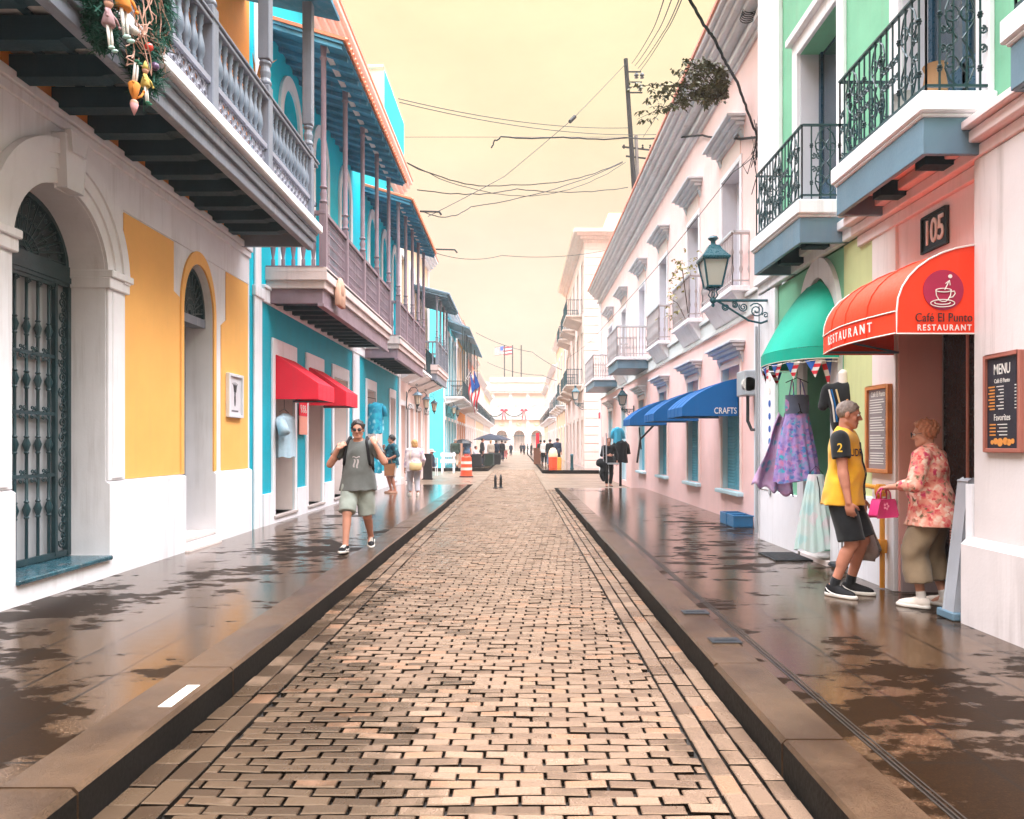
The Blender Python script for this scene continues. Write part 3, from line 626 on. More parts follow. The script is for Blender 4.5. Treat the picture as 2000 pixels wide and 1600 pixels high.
# ---------------------------------------------------------------- wooden balconies with tiled roofs
def wood_balcony(par, X, s, Y0, Y1, proj, zf, nposts, z_eave, z_wall, roofproj, timber, pale, roofm, ends=True, grille='iron', name='balcony', edge=terracotta):
    xo = X + s * proj; m = MB()
    m.box(X, xo, Y0, Y1, zf - 0.06, zf)                                       # deck
    for (a, z0_, z1_) in ((0.0, zf - 0.20, zf + 0.03), (0.05, zf - 0.34, zf - 0.20)):
        m.box(xo - s * a, xo - s * (a + 0.07), Y0 + a, Y1 - a, z0_, z1_); m.box(X, xo - s * (a + 0.07), Y0 + a, Y0 + a + 0.07, z0_, z1_); m.box(X, xo - s * (a + 0.07), Y1 - a - 0.07, Y1 - a, z0_, z1_)
    B = m.build(name, pale, par, bevel=0.008)
    m = MB()
    for (a, z0_, z1_) in ((0.10, zf - 0.60, zf - 0.34),): m.box(xo - s * a, xo - s * (a + 0.07), Y0 + a, Y1 - a, z0_, z1_); m.box(X, xo - s * (a + 0.07), Y0 + a, Y0 + a + 0.07, z0_, z1_)
    m.box(xo - s * 0.07, xo - s * 0.19, Y0 + 0.07, Y1 - 0.07, zf - 0.66, zf - 0.60); m.build('fascia', timber, B, bevel=0.006)
    yy = Y0 + 0.3; j = None
    while yy < Y1 - 0.25:
        if j is None: j = MB().box(X - s * 0.02, xo - s * 0.18, yy, yy + 0.15, zf - 0.58, zf - 0.38).build('joist', darkteal, B); ys = yy
        else: c = copy_tree(j, par=B); c.location = (0, yy - ys, 0)
        yy += 0.52
    MB().box(X, xo - s * 0.17, Y0 + 0.17, Y1 - 0.1, zf - 0.37, zf - 0.36).build('soffit', darkteal, B)
    zr = zf + 1.0
    ps = [Y0 + 0.07 + (Y1 - Y0 - 0.14) * i / (nposts - 1) for i in range(nposts)]
    xp = xo - s * 0.08
    p0 = None
    for yp in ps:
        if p0 is None:
            q = 0.062; m = MB().box(xp - q, xp + q, yp - q, yp + q, zf, zr + 0.16); m.lathe([(0.05, zr + 0.16), (0.075, zr + 0.2), (0.05, zr + 0.26), (0.068, zr + 0.34), (0.046, zr + 0.42), (0.07, zr + 0.46), (0.05, zr + 0.5), (0.048, z_eave - 0.25), (0.07, z_eave - 0.22), (0.05, z_eave - 0.18), (0.06, z_eave)], (xp, yp, 0), 10)
            p0 = m.build('post', timber, B, smooth=35); ys = yp
        else: c = copy_tree(p0, par=B); c.location = (0, yp - ys, 0)
    MB().box(xp - 0.05, xp + 0.05, Y0, Y1, zr - 0.03, zr + 0.04).box(X, xp, Y0 + 0.02, Y0 + 0.12, zr - 0.03, zr + 0.04).box(X, xp, Y1 - 0.12, Y1 - 0.02, zr - 0.03, zr + 0.04).build('handrail', timber, B, bevel=0.006)
    for i in range(nposts - 1):
        a, b2 = ps[i] + 0.06, ps[i + 1] - 0.06; m = MB(); n = max(6, int((b2 - a) / 0.085))
        for q in (zf + 0.07, zf + 0.34, zf + 0.72, zr - 0.06): m.box(xp - 0.012, xp + 0.012, a, b2, q - 0.012, q + 0.012)
        for k in range(n):
            yy = a + (b2 - a) * (k + 0.5) / n; m.box(xp - 0.008, xp + 0.008, yy - 0.009, yy + 0.009, zf + 0.05, zr - 0.03)
            for q in (zf + 0.53, zf + 0.2, zf + 0.83): ring(m, (xp, yy, q), 0.030, 0.008, n=7, k=3)
        m.build('grille', timber if grille == 'iron' else iron, B)
    m = MB(); n = max(3, int(proj / 0.19))
    for k in range(n):
        m.lathe([(0.035, 0), (0.035, 0.12), (0.02, 0.14), (0.045, 0.3), (0.05, 0.36), (0.022, 0.55), (0.03, 0.6), (0.022, 0.64), (0.036, 0.7), (0.036, 0.92)], (X + s * (0.12 + (proj - 0.2) * k / n), Y0 + 0.07, zf + 0.05), 8)
    m.box(X, xp, Y0 + 0.03, Y0 + 0.11, zf + 0.0, zf + 0.06); m.build('end_balustrade', timber, B, smooth=45)
    xe = X + s * roofproj
    rf = MB().prism([(X, z_wall), (xe, z_eave - 0.08), (xe, z_eave - 0.03), (X, z_wall + 0.05)], 'y', Y0 - 0.15, Y1 + 0.15).build('balcony_roof', roofm, B)
    m = MB(); yy = Y0 - 0.12
    while yy < Y1 + 0.12:
        m.prism([(X, z_wall - 0.085), (xe - s * 0.03, z_eave - 0.16), (xe - s * 0.03, z_eave - 0.083), (X, z_wall - 0.003)], 'y', yy, yy + 0.06); yy += 0.42
    m.build('rafter', roofm, rf)
    MB().box(xp - 0.05, xp + 0.05, Y0 - 0.05, Y1 + 0.05, z_eave, z_eave + 0.10).build('eave_beam', pale, rf)
    m = MB(); m.prism([(X, z_wall + 0.052), (xe + s * 0.04, z_eave - 0.028), (xe + s * 0.04, z_eave + 0.03), (X, z_wall + 0.11)], 'y', Y0 - 0.17, Y1 + 0.17)
    yy = Y0 - 0.1
    while yy < Y1 + 0.15:
        m.tube([(xe + s * 0.07, yy, z_eave - 0.01), (X, yy, z_wall + 0.085)], 0.055, 6); yy += 0.17
    m.build('roof_tiles', edge, rf)
    return B
def cornice(par, X, s, Y0, Y1, z0, z1, proj, mat, top=None, steps=4, ends=True):
    m = MB(); h = (z1 - z0) / steps
    for i in range(steps):
        p = proj * ((i + 1) / steps) ** 0.8; g = 0.12 * (i % 2)
        m.box(X, X + s * p, Y0 - p * 0.0, Y1, z0 + i * h, z0 + (i + 1) * h - (0.0 if i == steps - 1 else 0.012))
    c = m.build('cornice', mat, par, bevel=0.012)
    if top: MB().box(X - s * 0.1, X + s * (proj + 0.03), Y0, Y1, z1, z1 + 0.07).build('cornice_cap', top, c)
    return c
def surround(par, X, s, y0, y1, z0, z1, wd, mat, back, depth=0.4, proud=0.035, head=None, name='doorway', leaf=None):
    hd = head or wd; m = MB(); m.box(X, X + s * proud, y0 - wd, y0, z0, z1 + hd); m.box(X, X + s * proud, y1, y1 + wd, z0, z1 + hd); m.box(X, X + s * proud, y0, y1, z1, z1 + hd)
    d = m.build(name, mat, par, bevel=0.006)
    if back: MB().box(X - s * (depth - 0.008), X - s * (depth - 0.03), y0, y1, z0, z1).build('door_leaf' if leaf is None else leaf, back, d)
    return d
# ---------------------------------------------------------------- turquoise house
HB = thing('turquoise_house', 'long turquoise house with red awnings below and two roofed wooden balconies', 'house', (WL, 19.5, PZ))
DO = [(13.35, 14.5), (15.45, 16.55), (17.6, 19.0), (21.45, 22.7), (25.3, 26.3)]
w = MB(); w.wall(WL, rect(12.152, 27.0, -0.02, 4.10), [rect(a, b2, 0.30, 3.24) for a, b2 in DO], 0.5, S); w.box(WL - 9, WL - 0.5, 12.152, 27.0, -0.02, 4.10); w.build('wall', turq, HB)
UP = [(14.3, 1.0), (16.45, 1.0), (18.8, 1.0), (22.3, 1.0), (24.3, 0.9), (26.2, 0.8)]
w = MB(); w.wall(WL, rect(12.152, 27.0, 4.102, 10.9), [arch_hole(c - d / 2, c + d / 2, 4.9, 7.9, 0.62, 14) for c, d in UP], 0.3, S); w.box(WL - 9, WL - 0.3, 12.152, 27.0, 4.102, 10.9); w.build('upper_wall', turqhi, HB)
for c, d in UP:
    r_ = d / 2; m = MB().prism([(c - r_ - 0.2, 4.8), (c - r_, 4.8), (c - r_, 7.9)] + arc(c, 7.9, r_, 0.62, 180, 0, 14) + [(c + r_, 4.8), (c + r_ + 0.2, 4.8), (c + r_ + 0.2, 7.9)] + arc(c, 7.9, r_ + 0.2, 0.88, 0, 180, 14), 'x', WL, WL + 0.05)
    dd = m.build('arched_door', white, HB)
    m = MB(); m.box(WL - 0.285, WL - 0.24, c - r_, c - 0.01, 4.9, 7.85); m.box(WL - 0.285, WL - 0.24, c + 0.01, c + r_, 4.9, 7.85); m.prism(arc(c, 7.86, r_, 0.6, 0, 180, 12), 'x', WL - 0.285, WL - 0.25)
    for q in (-1, 1):
        for zq in (5.1, 6.0, 6.9): m.box(WL - 0.24, WL - 0.22, c + q * r_ / 2 - r_ * 0.34, c + q * r_ / 2 + r_ * 0.34, zq, zq + 0.75)
    m.build('door_leaf', turqpale, dd)
MB().box(WL, WL + 0.04, 12.30, 12.66, -0.02, 4.12).box(WL, WL + 0.07, 12.27, 12.69, 4.12, 4.30).box(WL, WL + 0.04, 12.34, 12.62, 4.30, 10.9).build('pilaster', white, HB, bevel=0.01)
MB().box(WL, WL + 0.04, 19.6, 20.38, -0.02, 4.1).build('pilaster', white, HB, bevel=0.01)
MB().box(WL, WL + 0.06, 12.7, 27.0, 4.10, 4.34).box(WL, WL + 0.09, 12.7, 27.0, 4.34, 4.40).build('string_course', white, HB, bevel=0.01)
m = MB(); yy = 12.7
for a, b2 in DO + [(27.0, 27.0)]:
    if a - 0.14 > yy: m.box(WL, WL + 0.055, yy, a - 0.14 if a < 27 else 27.0, -0.02, 0.72)
    yy = b2 + 0.14
for a, b2 in DO: m.box(WL, WL + 0.055, a - 0.14, b2 + 0.14, -0.02, 0.24)
m.build('dado', white, HB)
for a, b2 in DO:
    d = surround(HB, WL, S, a, b2, 0.26, 3.24, 0.15, white, revealm, 0.5, 0.04, 0.30)
    MB().box(WL - 0.5, WL + 0.08, a - 0.1, b2 + 0.1, 0.242, 0.30).build('doorstep', paint('grey_marble_step', (0.5, 0.44, 0.42), 0.35, 0.2, 0.1, 0.5), d, bevel=0.01)
    MB().box(WL - 0.48, WL - 0.44, a + 0.08, b2 - 0.08, 0.5, 2.6).box(WL - 0.48, WL - 0.43, (a + b2) / 2 - 0.02, (a + b2) / 2 + 0.02, 0.4, 3.1).build('leaf_panel', white, d)
    MB().box(WL - 0.5, WL - 0.004, a, a + 0.012, 0.30, 3.238).box(WL - 0.5, WL - 0.004, b2 - 0.012, b2, 0.30, 3.238).box(WL - 0.5, WL - 0.004, a + 0.012, b2 - 0.012, 3.226, 3.238).build('reveal', revealm, d)
MB().box(WL, WL + 0.012, 22.95, 23.9, 0.95, 2.7).build('blank_panel', palepink, HB)
cornice(HB, WL, S, 12.152, 27.0, 10.7, 11.35, 0.55, palepink, salmon, 5)
wood_balcony(HB, WL, S, 12.9, 19.5, 1.10, 4.72, 5, 8.70, 9.05, 1.42, mauve, mauvelt, bluewood)
wood_balcony(HB, WL, S, 20.9, 26.6, 1.10, 4.70, 5, 8.60, 8.95, 1.42, mauve, mauvelt, bluewood)
m = MB(); m.box(WL - 5, WL - 0.02, 24.4, 28.6, 11.0, 14.2); TW = m.build('rooftop_storey', turqhi, HB); peachw = paint('peach_plaster', (0.84, 0.56, 0.38), 0.6, 0.06, 0.1, 0.3)
MB().box(WL - 5, WL - 0.02, 24.33, 24.398, 11.0, 14.2).box(WL - 1.4, WL - 0.01, 24.25, 28.6, 14.2, 14.28).box(WL - 1.5, WL - 0.8, 24.1, 24.33, 14.25, 14.6).build('storey_end', peachw, TW)
MB().prism(arch_hole(WL - 0.75 - 0.25, WL - 0.75 + 0.25, 11.6, 13.0, 0.5), 'y', 24.26, 24.33).build('storey_window', white, TW)
# ---------------------------------------------------------------- far row on the left
def far_house(label, X, s, Y0, Y1, Ht, wall_m, upper_m, trim_m, bays, levels, z1=4.2, name='far_house', depthX=9, door_m=None, roofb=None, balc=iron, balc_spans=None, corn=0.5, cat='house', capm=None):
    h = thing(name, label, cat, (X, (Y0 + Y1) / 2, 0.1))
    Y0 += 0.002
    bw = (Y1 - Y0) / bays; ctr = [Y0 + bw * (i + 0.5) for i in range(bays)]; ow = min(1.15, bw * 0.5)
    w = MB(); w.wall(X, rect(Y0, Y1, -0.05, z1), [rect(c - ow / 2, c + ow / 2, 0.3, 3.1) for c in ctr], 0.35, s); w.box(X - s * 0.35, X - s * depthX, Y0, Y1, -0.05, z1); w.build('wall', wall_m, h)
    zh = (Ht - 0.6 - z1) / levels; holes = []
    for L in range(levels):
        for c in ctr: holes.append(rect(c - ow / 2, c + ow / 2, z1 + L * zh + 0.35, z1 + L * zh + zh * 0.8))
    w = MB(); w.wall(X, rect(Y0, Y1, z1 + 0.002, Ht), holes, 0.35, s); w.box(X - s * 0.35, X - s * depthX, Y0, Y1, z1 + 0.002, Ht); w.build('upper_wall', upper_m, h)
    for c in ctr: surround(h, X, s, c - ow / 2, c + ow / 2, 0.3, 3.1, 0.14, trim_m, door_m or revealm, 0.35, 0.04, 0.2)
    for L in range(levels):
        for c in ctr: surround(h, X, s, c - ow / 2, c + ow / 2, z1 + L * zh + 0.35, z1 + L * zh + zh * 0.8, 0.14, trim_m, steelblue, 0.35, 0.05, 0.24, 'window', 'shutter')
    MB().box(X, X + s * 0.08, Y0, Y1, z1 - 0.1, z1 + 0.14).build('string_course', trim_m, h, bevel=0.01)
    MB().box(X, X + s * 0.06, Y0, Y0 + 0.35, 0, Ht).box(X, X + s * 0.06, Y1 - 0.35, Y1, 0, Ht).build('pilaster', trim_m, h)
    cornice(h, X, s, Y0, Y1, Ht - 0.45, Ht, corn, trim_m, capm, 4)
    for L in range(levels):
        zf = z1 + L * zh + 0.3
        for (a, b2, pj) in (balc_spans or [(c - ow / 2 - 0.4, c + ow / 2 + 0.4, 0.8) for c in ctr]):
            slab_balcony(h, X, s, a, b2, pj, zf, trim_m, balc, 0.95)
            if roofb:
                MB().prism([(X, zf + zh * 0.86), (X + s * (pj + 0.35), zf + zh * 0.76), (X + s * (pj + 0.35), zf + zh * 0.78), (X, zf + zh * 0.88)], 'y', a - 0.1, b2 + 0.1).build('balcony_roof', roofb, h)
                for yp in (a + 0.05, (a + b2) / 2, b2 - 0.05): MB().box(X + s * (pj - 0.1), X + s * (pj - 0.03), yp - 0.035, yp + 0.035, zf, zf + zh * 0.8).build('post', balc, h)
    return h
def slab_balcony(par, X, s, Y0, Y1, pj, zf, slab_m, rail_m, rh=0.95, step=0.11, under=0.16, corbel=True):
    m = MB().box(X, X + s * pj, Y0, Y1, zf - 0.10, zf).box(X, X + s * (pj - 0.07), Y0 + 0.07, Y1 - 0.07, zf - under, zf - 0.10)
    if corbel: m.prism([(X, zf - under), (X + s * (pj - 0.12), zf - under), (X + s * 0.1, zf - under - 0.25), (X, zf - under - 0.3)], 'y', Y0 + 0.12, Y1 - 0.12)
    b = m.build('balcony', slab_m, par, bevel=0.008)
    xo = X + s * (pj - 0.05); m = MB()
    def run(p, q):
        L = math.dist(p, q); n = max(2, int(L / step))
        m.bar((p[0], p[1], zf + rh), (q[0], q[1], zf + rh), 0.035); m.bar((p[0], p[1], zf + 0.08), (q[0], q[1], zf + 0.08), 0.02)
        for i in range(n + 1):
            t = i / n; x_ = p[0] + (q[0] - p[0]) * t; y_ = p[1] + (q[1] - p[1]) * t; m.box(x_ - 0.009, x_ + 0.009, y_ - 0.009, y_ + 0.009, zf, zf + rh)
    run((X, Y0 + 0.05), (xo, Y0 + 0.05)); run((xo, Y0 + 0.05), (xo, Y1 - 0.05)); run((xo, Y1 - 0.05), (X, Y1 - 0.05))
    m.build('railing', rail_m, b); return b
HC = far_house('cream and pale pink house with a roofed balcony, beside the turquoise house', WL, S, 27.0, 36.0, 10.6, palepink, cream, white, 4, 1, name='cream_house', capm=salmon, balc_spans=[], door_m=palepink)
wood_balcony(HC, WL, S, 30.8, 35.1, 1.10, 4.95, 4, 7.95, 8.25, 1.5, slate, mauvelt, steelblue, grille='iron', edge=steelblue)
HD = far_house('bright turquoise corner house beyond the side street on the left', WL, S, 43.4, 52.0, 10.2, turqpale, turqpale, white, 4, 1, name='corner_house', capm=salmon, roofb=steelblue, balc_spans=[(44.2, 47.5, 1.15), (48.2, 51.4, 1.15)], door_m=white)
far_house('orange ochre house with a teal roofed balcony, beyond the turquoise corner house', WL, S, 52.0, 61.0, 10.4, orange, yellow, white, 4, 1, name='ochre_house', capm=terracotta, roofb=bluewood, balc_spans=[(52.6, 60.2, 1.1)])
far_house('salmon pink house with iron balconies, far down the left side', WL, S, 61.0, 74.0, 9.6, palepink, salmon, white, 5, 1, name='salmon_house', capm=terracotta)
far_house('pale cream house with iron balconies, farthest but one on the left', WL, S, 74.0, 92.0, 9.0, cream, palepink, white, 6, 1, name='cream_house', capm=cream)
far_house('last pale yellow house on the left before the plaza', WL, S, 92.0, 112.0, 8.6, palepink, cream, white, 6, 1, name='plaza_house', capm=cream)
# ================================================================ RIGHT SIDE
S = -1
# ---------------------------------------------------------------- cafe building: pink near part, green far part
G = thing('green_house', 'green and pink corner house with iron balconies over the cafe and the dress shop', 'house', (WR, 7.5, PZ))
cafep = paint('cafe_pink_plaster', (0.86, 0.69, 0.68), 0.55, 0.05, 0.1, 0.3)
DW = rect(5.80, 7.13, 0.1, 3.05)
w = MB(); w.wall(WR, rect(3.0, 7.57, -0.02, 3.86), [DW], 0.42, S); w.box(WR + 0.42, WR + 9, 3.0, 5.80, -0.02, 3.86); w.box(WR + 0.42, WR + 9, 7.13, 7.57, -0.02, 3.86); w.box(WR + 1.6, WR + 9, 5.8, 7.13, -0.02, 3.86); w.box(WR + 0.42, WR + 1.6, 5.8, 7.13, 3.05, 3.86); w.build('cafe_wall', cafep, G)
AR = arch_hole(8.57, 9.38, 0.22, 3.05, 0.60, 22)
w = MB(); w.wall(WR, rect(7.572, 11.1, -0.02, 3.86), [AR], 0.4, S); w.box(WR + 0.4, WR + 9, 7.572, 8.57, -0.02, 3.86); w.box(WR + 0.4, WR + 9, 9.38, 11.1, -0.02, 3.86); w.box(WR + 1.8, WR + 9, 8.57, 9.38, -0.02, 3.86); w.box(WR + 0.4, WR + 1.8, 8.57, 9.38, 3.7, 3.86); w.build('shop_wall', green, G)
MB().box(WR + 0.42, WR + 1.6, 5.805, 7.125, 0.05, 0.12).build('doorstep', mortar, G)
m = MB().prism([(WR, 0.1), (WR + 0.42, 0.1), (WR + 0.42, 3.05), (WR, 3.05)], 'y', 7.118, 7.13); m.build('reveal', paint('coral_pink_reveal', (0.93, 0.52, 0.46), 0.6, 0.05, 0.1, 0.2), G)
MB().box(WR + 0.015, WR + 0.405, 7.09, 7.117, 0.16, 0.62).build('reveal_skirting', paint('grey_stained_skirting', (0.42, 0.33, 0.33), 0.6, 0.2, 0.1, 0.4), G)
dk = paint('black_shopfront', (0.012, 0.010, 0.014), 0.25, 0.3, 0.1, 0.0)
D = MB().box(WR + 0.44, WR + 0.48, 5.80, 7.13, 0.12, 3.05).build('cafe_door', dk, G)
MB().box(WR + 0.425, WR + 0.44, 6.72, 6.745, 0.14, 3.0).box(WR + 0.42, WR + 0.44, 6.5, 6.515, 0.2, 2.2).build('door_frame', salmon, D)
mv = MB()
for i in range(9): mv.box(WR + 0.23, WR + 0.33, 7.085, 7.115, 0.80 + i * 0.026, 0.815 + i * 0.026)
mv.build('vent', terracotta, G)
mv = MB()
for i in range(10): mv.box(WR + 0.425, WR + 0.44, 6.84, 7.0, 0.62 + i * 0.028, 0.636 + i * 0.028)
mv.build('vent', salmon, G)
MB().box(WR - 0.012, WR, 7.57, 8.30, 1.05, 3.86).build('lime_panel', lime, G)
MB().box(WR - 0.03, WR, 7.13, 7.60, 1.0, 3.86).build('pilaster', revealm, G)
pilm = paint('pillar_plaster', (0.76, 0.69, 0.68), 0.6, 0.07, 0.14, 0.6); MB().box(WR - 0.10, WR + 0.0, 4.6, 5.795, 0.82, 3.86).build('pillar', pilm, G, bevel=0.012)
MB().prism([(WR, -0.02), (WR - 0.16, -0.02), (WR - 0.16, 0.80), (WR - 0.10, 0.86), (WR, 0.86)], 'y', 4.5, 5.86).build('pillar_base', pilm, G)
MB().box(WR - 0.11, WR - 0.04, 5.80, 5.88, 0.2, 1.28).box(WR - 0.12, WR - 0.02, 5.80, 5.90, 0.22, 0.35).build('drain_pipe', white, G)
# white base, corner column, arch surround
MB().box(WR - 0.05, WR, 7.13, 8.36, -0.02, 1.05).build('dado', white, G, bevel=0.01); MB().box(WR - 0.05, WR, 9.58, 11.1, -0.02, 0.92).build('dado', white, G, bevel=0.01)
MB().box(WR - 0.06, WR, 10.42, 11.12, 0.92, 3.86).build('pilaster', white, G, bevel=0.01); MB().box(WR - 0.06, WR + 0.3, 11.121, 11.16, -0.02, 9.2).build('corner_strip', white, G, bevel=0.01)
c = (8.57 + 9.38) / 2
MB().prism([(8.36, 0.2), (8.568, 0.2), (8.568, 3.05)] + arc(c, 3.05, 0.407, 0.60, 180, 0, 22)[0:] + [(9.382, 0.2), (9.59, 0.2), (9.59, 3.05)] + arc(c, 3.05, 0.615, 0.84, 0, 180, 22), 'x', WR, WR - 0.055).build('arch_surround', white, G)
SD = MB().box(WR + 0.40, WR + 0.43, 9.0, 9.38, 0.25, 3.2).build('shop_door', doorblue, G)
MB().box(WR - 0.1, WR + 1.7, 8.57, 9.38, 0.14, 0.225).build('doorstep', revealm, G, bevel=0.01)
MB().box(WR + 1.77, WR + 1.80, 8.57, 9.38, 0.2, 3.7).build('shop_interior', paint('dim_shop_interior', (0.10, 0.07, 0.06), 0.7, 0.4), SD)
# belt course between the storeys
m = MB()
for p, a, b2 in ((0.05, 3.74, 3.86), (0.12, 3.86, 3.96), (0.20, 3.96, 4.06), (0.26, 4.06, 4.13)): m.box(WR - p, WR, 3.0, 7.9, a, b2 - 0.006)
m.build('string_course', cafep, G, bevel=0.008)
MB().box(WR - 0.08, WR, 7.9, 11.1, 3.88, 4.0).box(WR - 0.14, WR, 7.9, 11.1, 4.0, 4.1).build('string_course', white, G, bevel=0.008)
w = MB(); UDO = [(5.85, 7.05), (8.42, 9.62), (3.6, 4.6)]
w.wall(WR, rect(3.0, 11.1, 4.132, 9.2), [rect(a, b2, 4.36, 6.75) for a, b2 in UDO], 0.32, S); w.box(WR + 0.32, WR + 9, 3.0, 11.1, 4.132, 9.2); w.build('upper_wall', green, G)
for a, b2 in UDO:
    m = MB(); wd = 0.17
    m.box(WR - 0.05, WR, a - wd, a, 4.2, 6.95); m.box(WR - 0.05, WR, b2, b2 + wd, 4.2, 6.95); m.box(WR - 0.05, WR, a, b2, 6.75, 6.95); m.box(WR - 0.12, WR, a - wd - 0.05, b2 + wd + 0.05, 6.95, 7.05)
    d = m.build('balcony_door', white, G, bevel=0.008)
    MB().box(WR + 0.27, WR + 0.31, a, b2, 4.36, 6.75).box(WR + 0.24, WR + 0.27, a, a + 0.08, 4.36, 6.75).box(WR + 0.24, WR + 0.27, b2 - 0.08, b2, 4.36, 6.75).box(WR + 0.24, WR + 0.27, (a + b2) / 2 - 0.05, (a + b2) / 2 + 0.05, 4.36, 6.75).box(WR + 0.24, WR + 0.27, a, b2, 4.36, 5.0).build('door_leaf', doorblue, d)
    MB().box(WR + 0.262, WR + 0.269, a + 0.08, b2 - 0.08, 5.0, 6.7).build('pane', paneglass, d)
    MB().box(WR, WR + 0.3, a, a + 0.01, 4.36, 6.75).box(WR, WR + 0.3, b2 - 0.01, b2, 4.36, 6.75).build('reveal', greyw, d)
MB().box(WR - 0.07, WR, 10.25, 11.1, 4.1, 9.2).build('pilaster', white, G, bevel=0.01)
cornice(G, WR, S, 3.0, 11.1, 9.2, 9.75, 0.5, white, None, 4)
# wrought-iron balconies on boxed brackets
def iron_balcony(Y0, Y1, proj=0.56):
    xo = WR - proj; m = MB(); m.box(WR, xo - 0.04, Y0 - 0.03, Y1 + 0.03, 4.19, 4.35); m.box(WR, xo - 0.02, Y0 - 0.0, Y1 + 0.0, 4.16, 4.19)
    B = m.build('balcony', white, G, bevel=0.012)
    bw = MB().box(xo + 0.0, xo + 0.04, Y0 + 0.02, Y1 - 0.02, 3.87, 4.16).box(xo + 0.04, WR, Y0 + 0.02, Y0 + 0.06, 3.87, 4.16).box(xo + 0.04, WR, Y1 - 0.06, Y1 - 0.02, 3.87, 4.16).build('apron', steelblue, B, bevel=0.006)
    MB().box(xo + 0.04, WR, Y0 + 0.06, Y1 - 0.06, 4.12, 4.15).box(xo + 0.2, WR, Y0 + 0.35, Y0 + 0.5, 3.92, 4.12).box(xo + 0.2, WR, Y1 - 0.5, Y1 - 0.35, 3.92, 4.12).build('bracket', darkteal, B)
    m = MB(); zb, zt = 4.35, 5.20; xr = xo + 0.03
    def side(p, q, key):
        p = Vector((*p, 0)); q = Vector((*q, 0)); d = (q - p); L = d.length; d.normalize()
        P = lambda t, z: (p.x + d.x * t, p.y + d.y * t, z)
        m.bar(P(0, zt), P(L, zt), 0.035, 0.018); m.bar(P(0, zb + 0.06), P(L, zb + 0.06), 0.02); n = max(4, int(round(L / 0.105)))
        mid = [n // 2]
        for i in range(n + 1):
            t = L * i / n
            m.bar(P(t, zb), P(t, zt), 0.013)
            if i % 3 == 1:
                for zq in (zb + 0.2, zb + 0.62): m.lathe([(0.008, -0.03), (0.02, -0.018), (0.012, -0.006), (0.026, 0), (0.012, 0.006), (0.02, 0.018), (0.008, 0.03)], P(t, zq), 6)
        k = 0; t = L * 1.5 / n
        while t < L - 0.05:
            big = (k % 4 == 1)
            for q2 in (-1, 1):
                r_ = 0.075 if big else 0.034; zc = (zb + 0.62, zb + 0.24) if big else (zb + 0.50, zb + 0.36)
                for zi in zc:
                    scroll(m, P(t + q2 * r_ * 0.95, zi), r_, 1.45, 0.008, tuple(d), (0, 0, 1), a0=math.pi * (0.5 if zi > zb + 0.4 else -0.5), n=16, ccw=q2 * (1 if zi > zb + 0.4 else -1))
                if big: m.tube([P(t + q2 * 0.02, zb + 0.43), P(t + q2 * 0.10, zb + 0.55), P(t + q2 * 0.115, zb + 0.66), P(t + q2 * 0.08, zb + 0.76), P(t + q2 * 0.02, zb + 0.82)], 0.008, 5); m.tube([P(t + q2 * 0.02, zb + 0.43), P(t + q2 * 0.10, zb + 0.31), P(t + q2 * 0.115, zb + 0.20), P(t + q2 * 0.08, zb + 0.11), P(t + q2 * 0.02, zb + 0.06)], 0.008, 5)
            t += L * (1.0 if not big else 2.0) / n * 1.0; k += 1
    side((xr, Y0 + 0.03), (xr, Y1 - 0.03), 0); side((xr, Y0 + 0.03), (WR, Y0 + 0.03), 1); side((xr, Y1 - 0.03), (WR, Y1 - 0.03), 2)
    m.build('railing', iron, B); return B
iron_balcony(5.67, 7.26); iron_balcony(8.17, 9.80); iron_balcony(3.1, 4.70)
# pots on the near balcony
pm = plain('pale_glazed_pot', (0.5, 0.5, 0.48), 0.3)
for (px_, py_, lab, h_, cl) in ((3.36, 6.35, 'pale garden pot lying behind the railing of the balcony over the cafe', 0.30, pm), (3.42, 5.98, 'tan clay pot standing by the door on the balcony over the cafe', 0.36, paint('tan_clay', (0.5, 0.28, 0.14), 0.6))):
    t = MB().lathe([(0.05, 0), (0.09, 0.10), (0.095, 0.17), (0.075, h_ - 0.05), (0.095, h_), (0.08, h_), (0.07, h_ - 0.06)], (px_, py_, 4.35), 12).build('plant_pot', cl, smooth=50); tag(t, lab, 'pot')
# ---------------------------------------------------------------- pink house
XP = 4.10
K = thing('pink_house', 'long pink house with grey cornice, blue shop awnings and small white balconies', 'house', (XP, 24, PZ))
WY = [(13.45, 14.65), (16.55, 17.65), (20.1, 21.2), (23.6, 24.8), (27.8, 29.0), (31.8, 33.2)]
w = MB(); w.wall(XP, rect(11.0, 36.8, -0.05, 3.9), [rect(a, b2, 0.72 if i < 4 else 0.2, 3.2) for i, (a, b2) in enumerate(WY)], 0.3, S); w.box(XP + 0.3, XP + 10, 11.0, 36.8, -0.05, 3.9); w.build('wall', pink, K)
w = MB(); w.wall(XP, rect(11.0, 36.8, 3.902, 8.7), [rect(a, b2, 4.5, 6.85) for a, b2 in WY], 0.35, S); w.box(XP + 0.35, XP + 10, 11.0, 36.8, 3.902, 9.3); w.build('upper_wall', paint('light_pink_plaster', (0.92, 0.66, 0.63), 0.6, 0.05, 0.1, 0.25), K)
shut = paint('turquoise_shutter', (0.08, 0.38, 0.50), 0.45, 0.12, 0.1, 0.2); greyh = paint('grey_moulding', (0.62, 0.65, 0.69), 0.6, 0.1, 0.12, 0.4)
paleblue = paint('pale_blue_trim', (0.50, 0.68, 0.74), 0.5, 0.08, 0.1, 0.3)
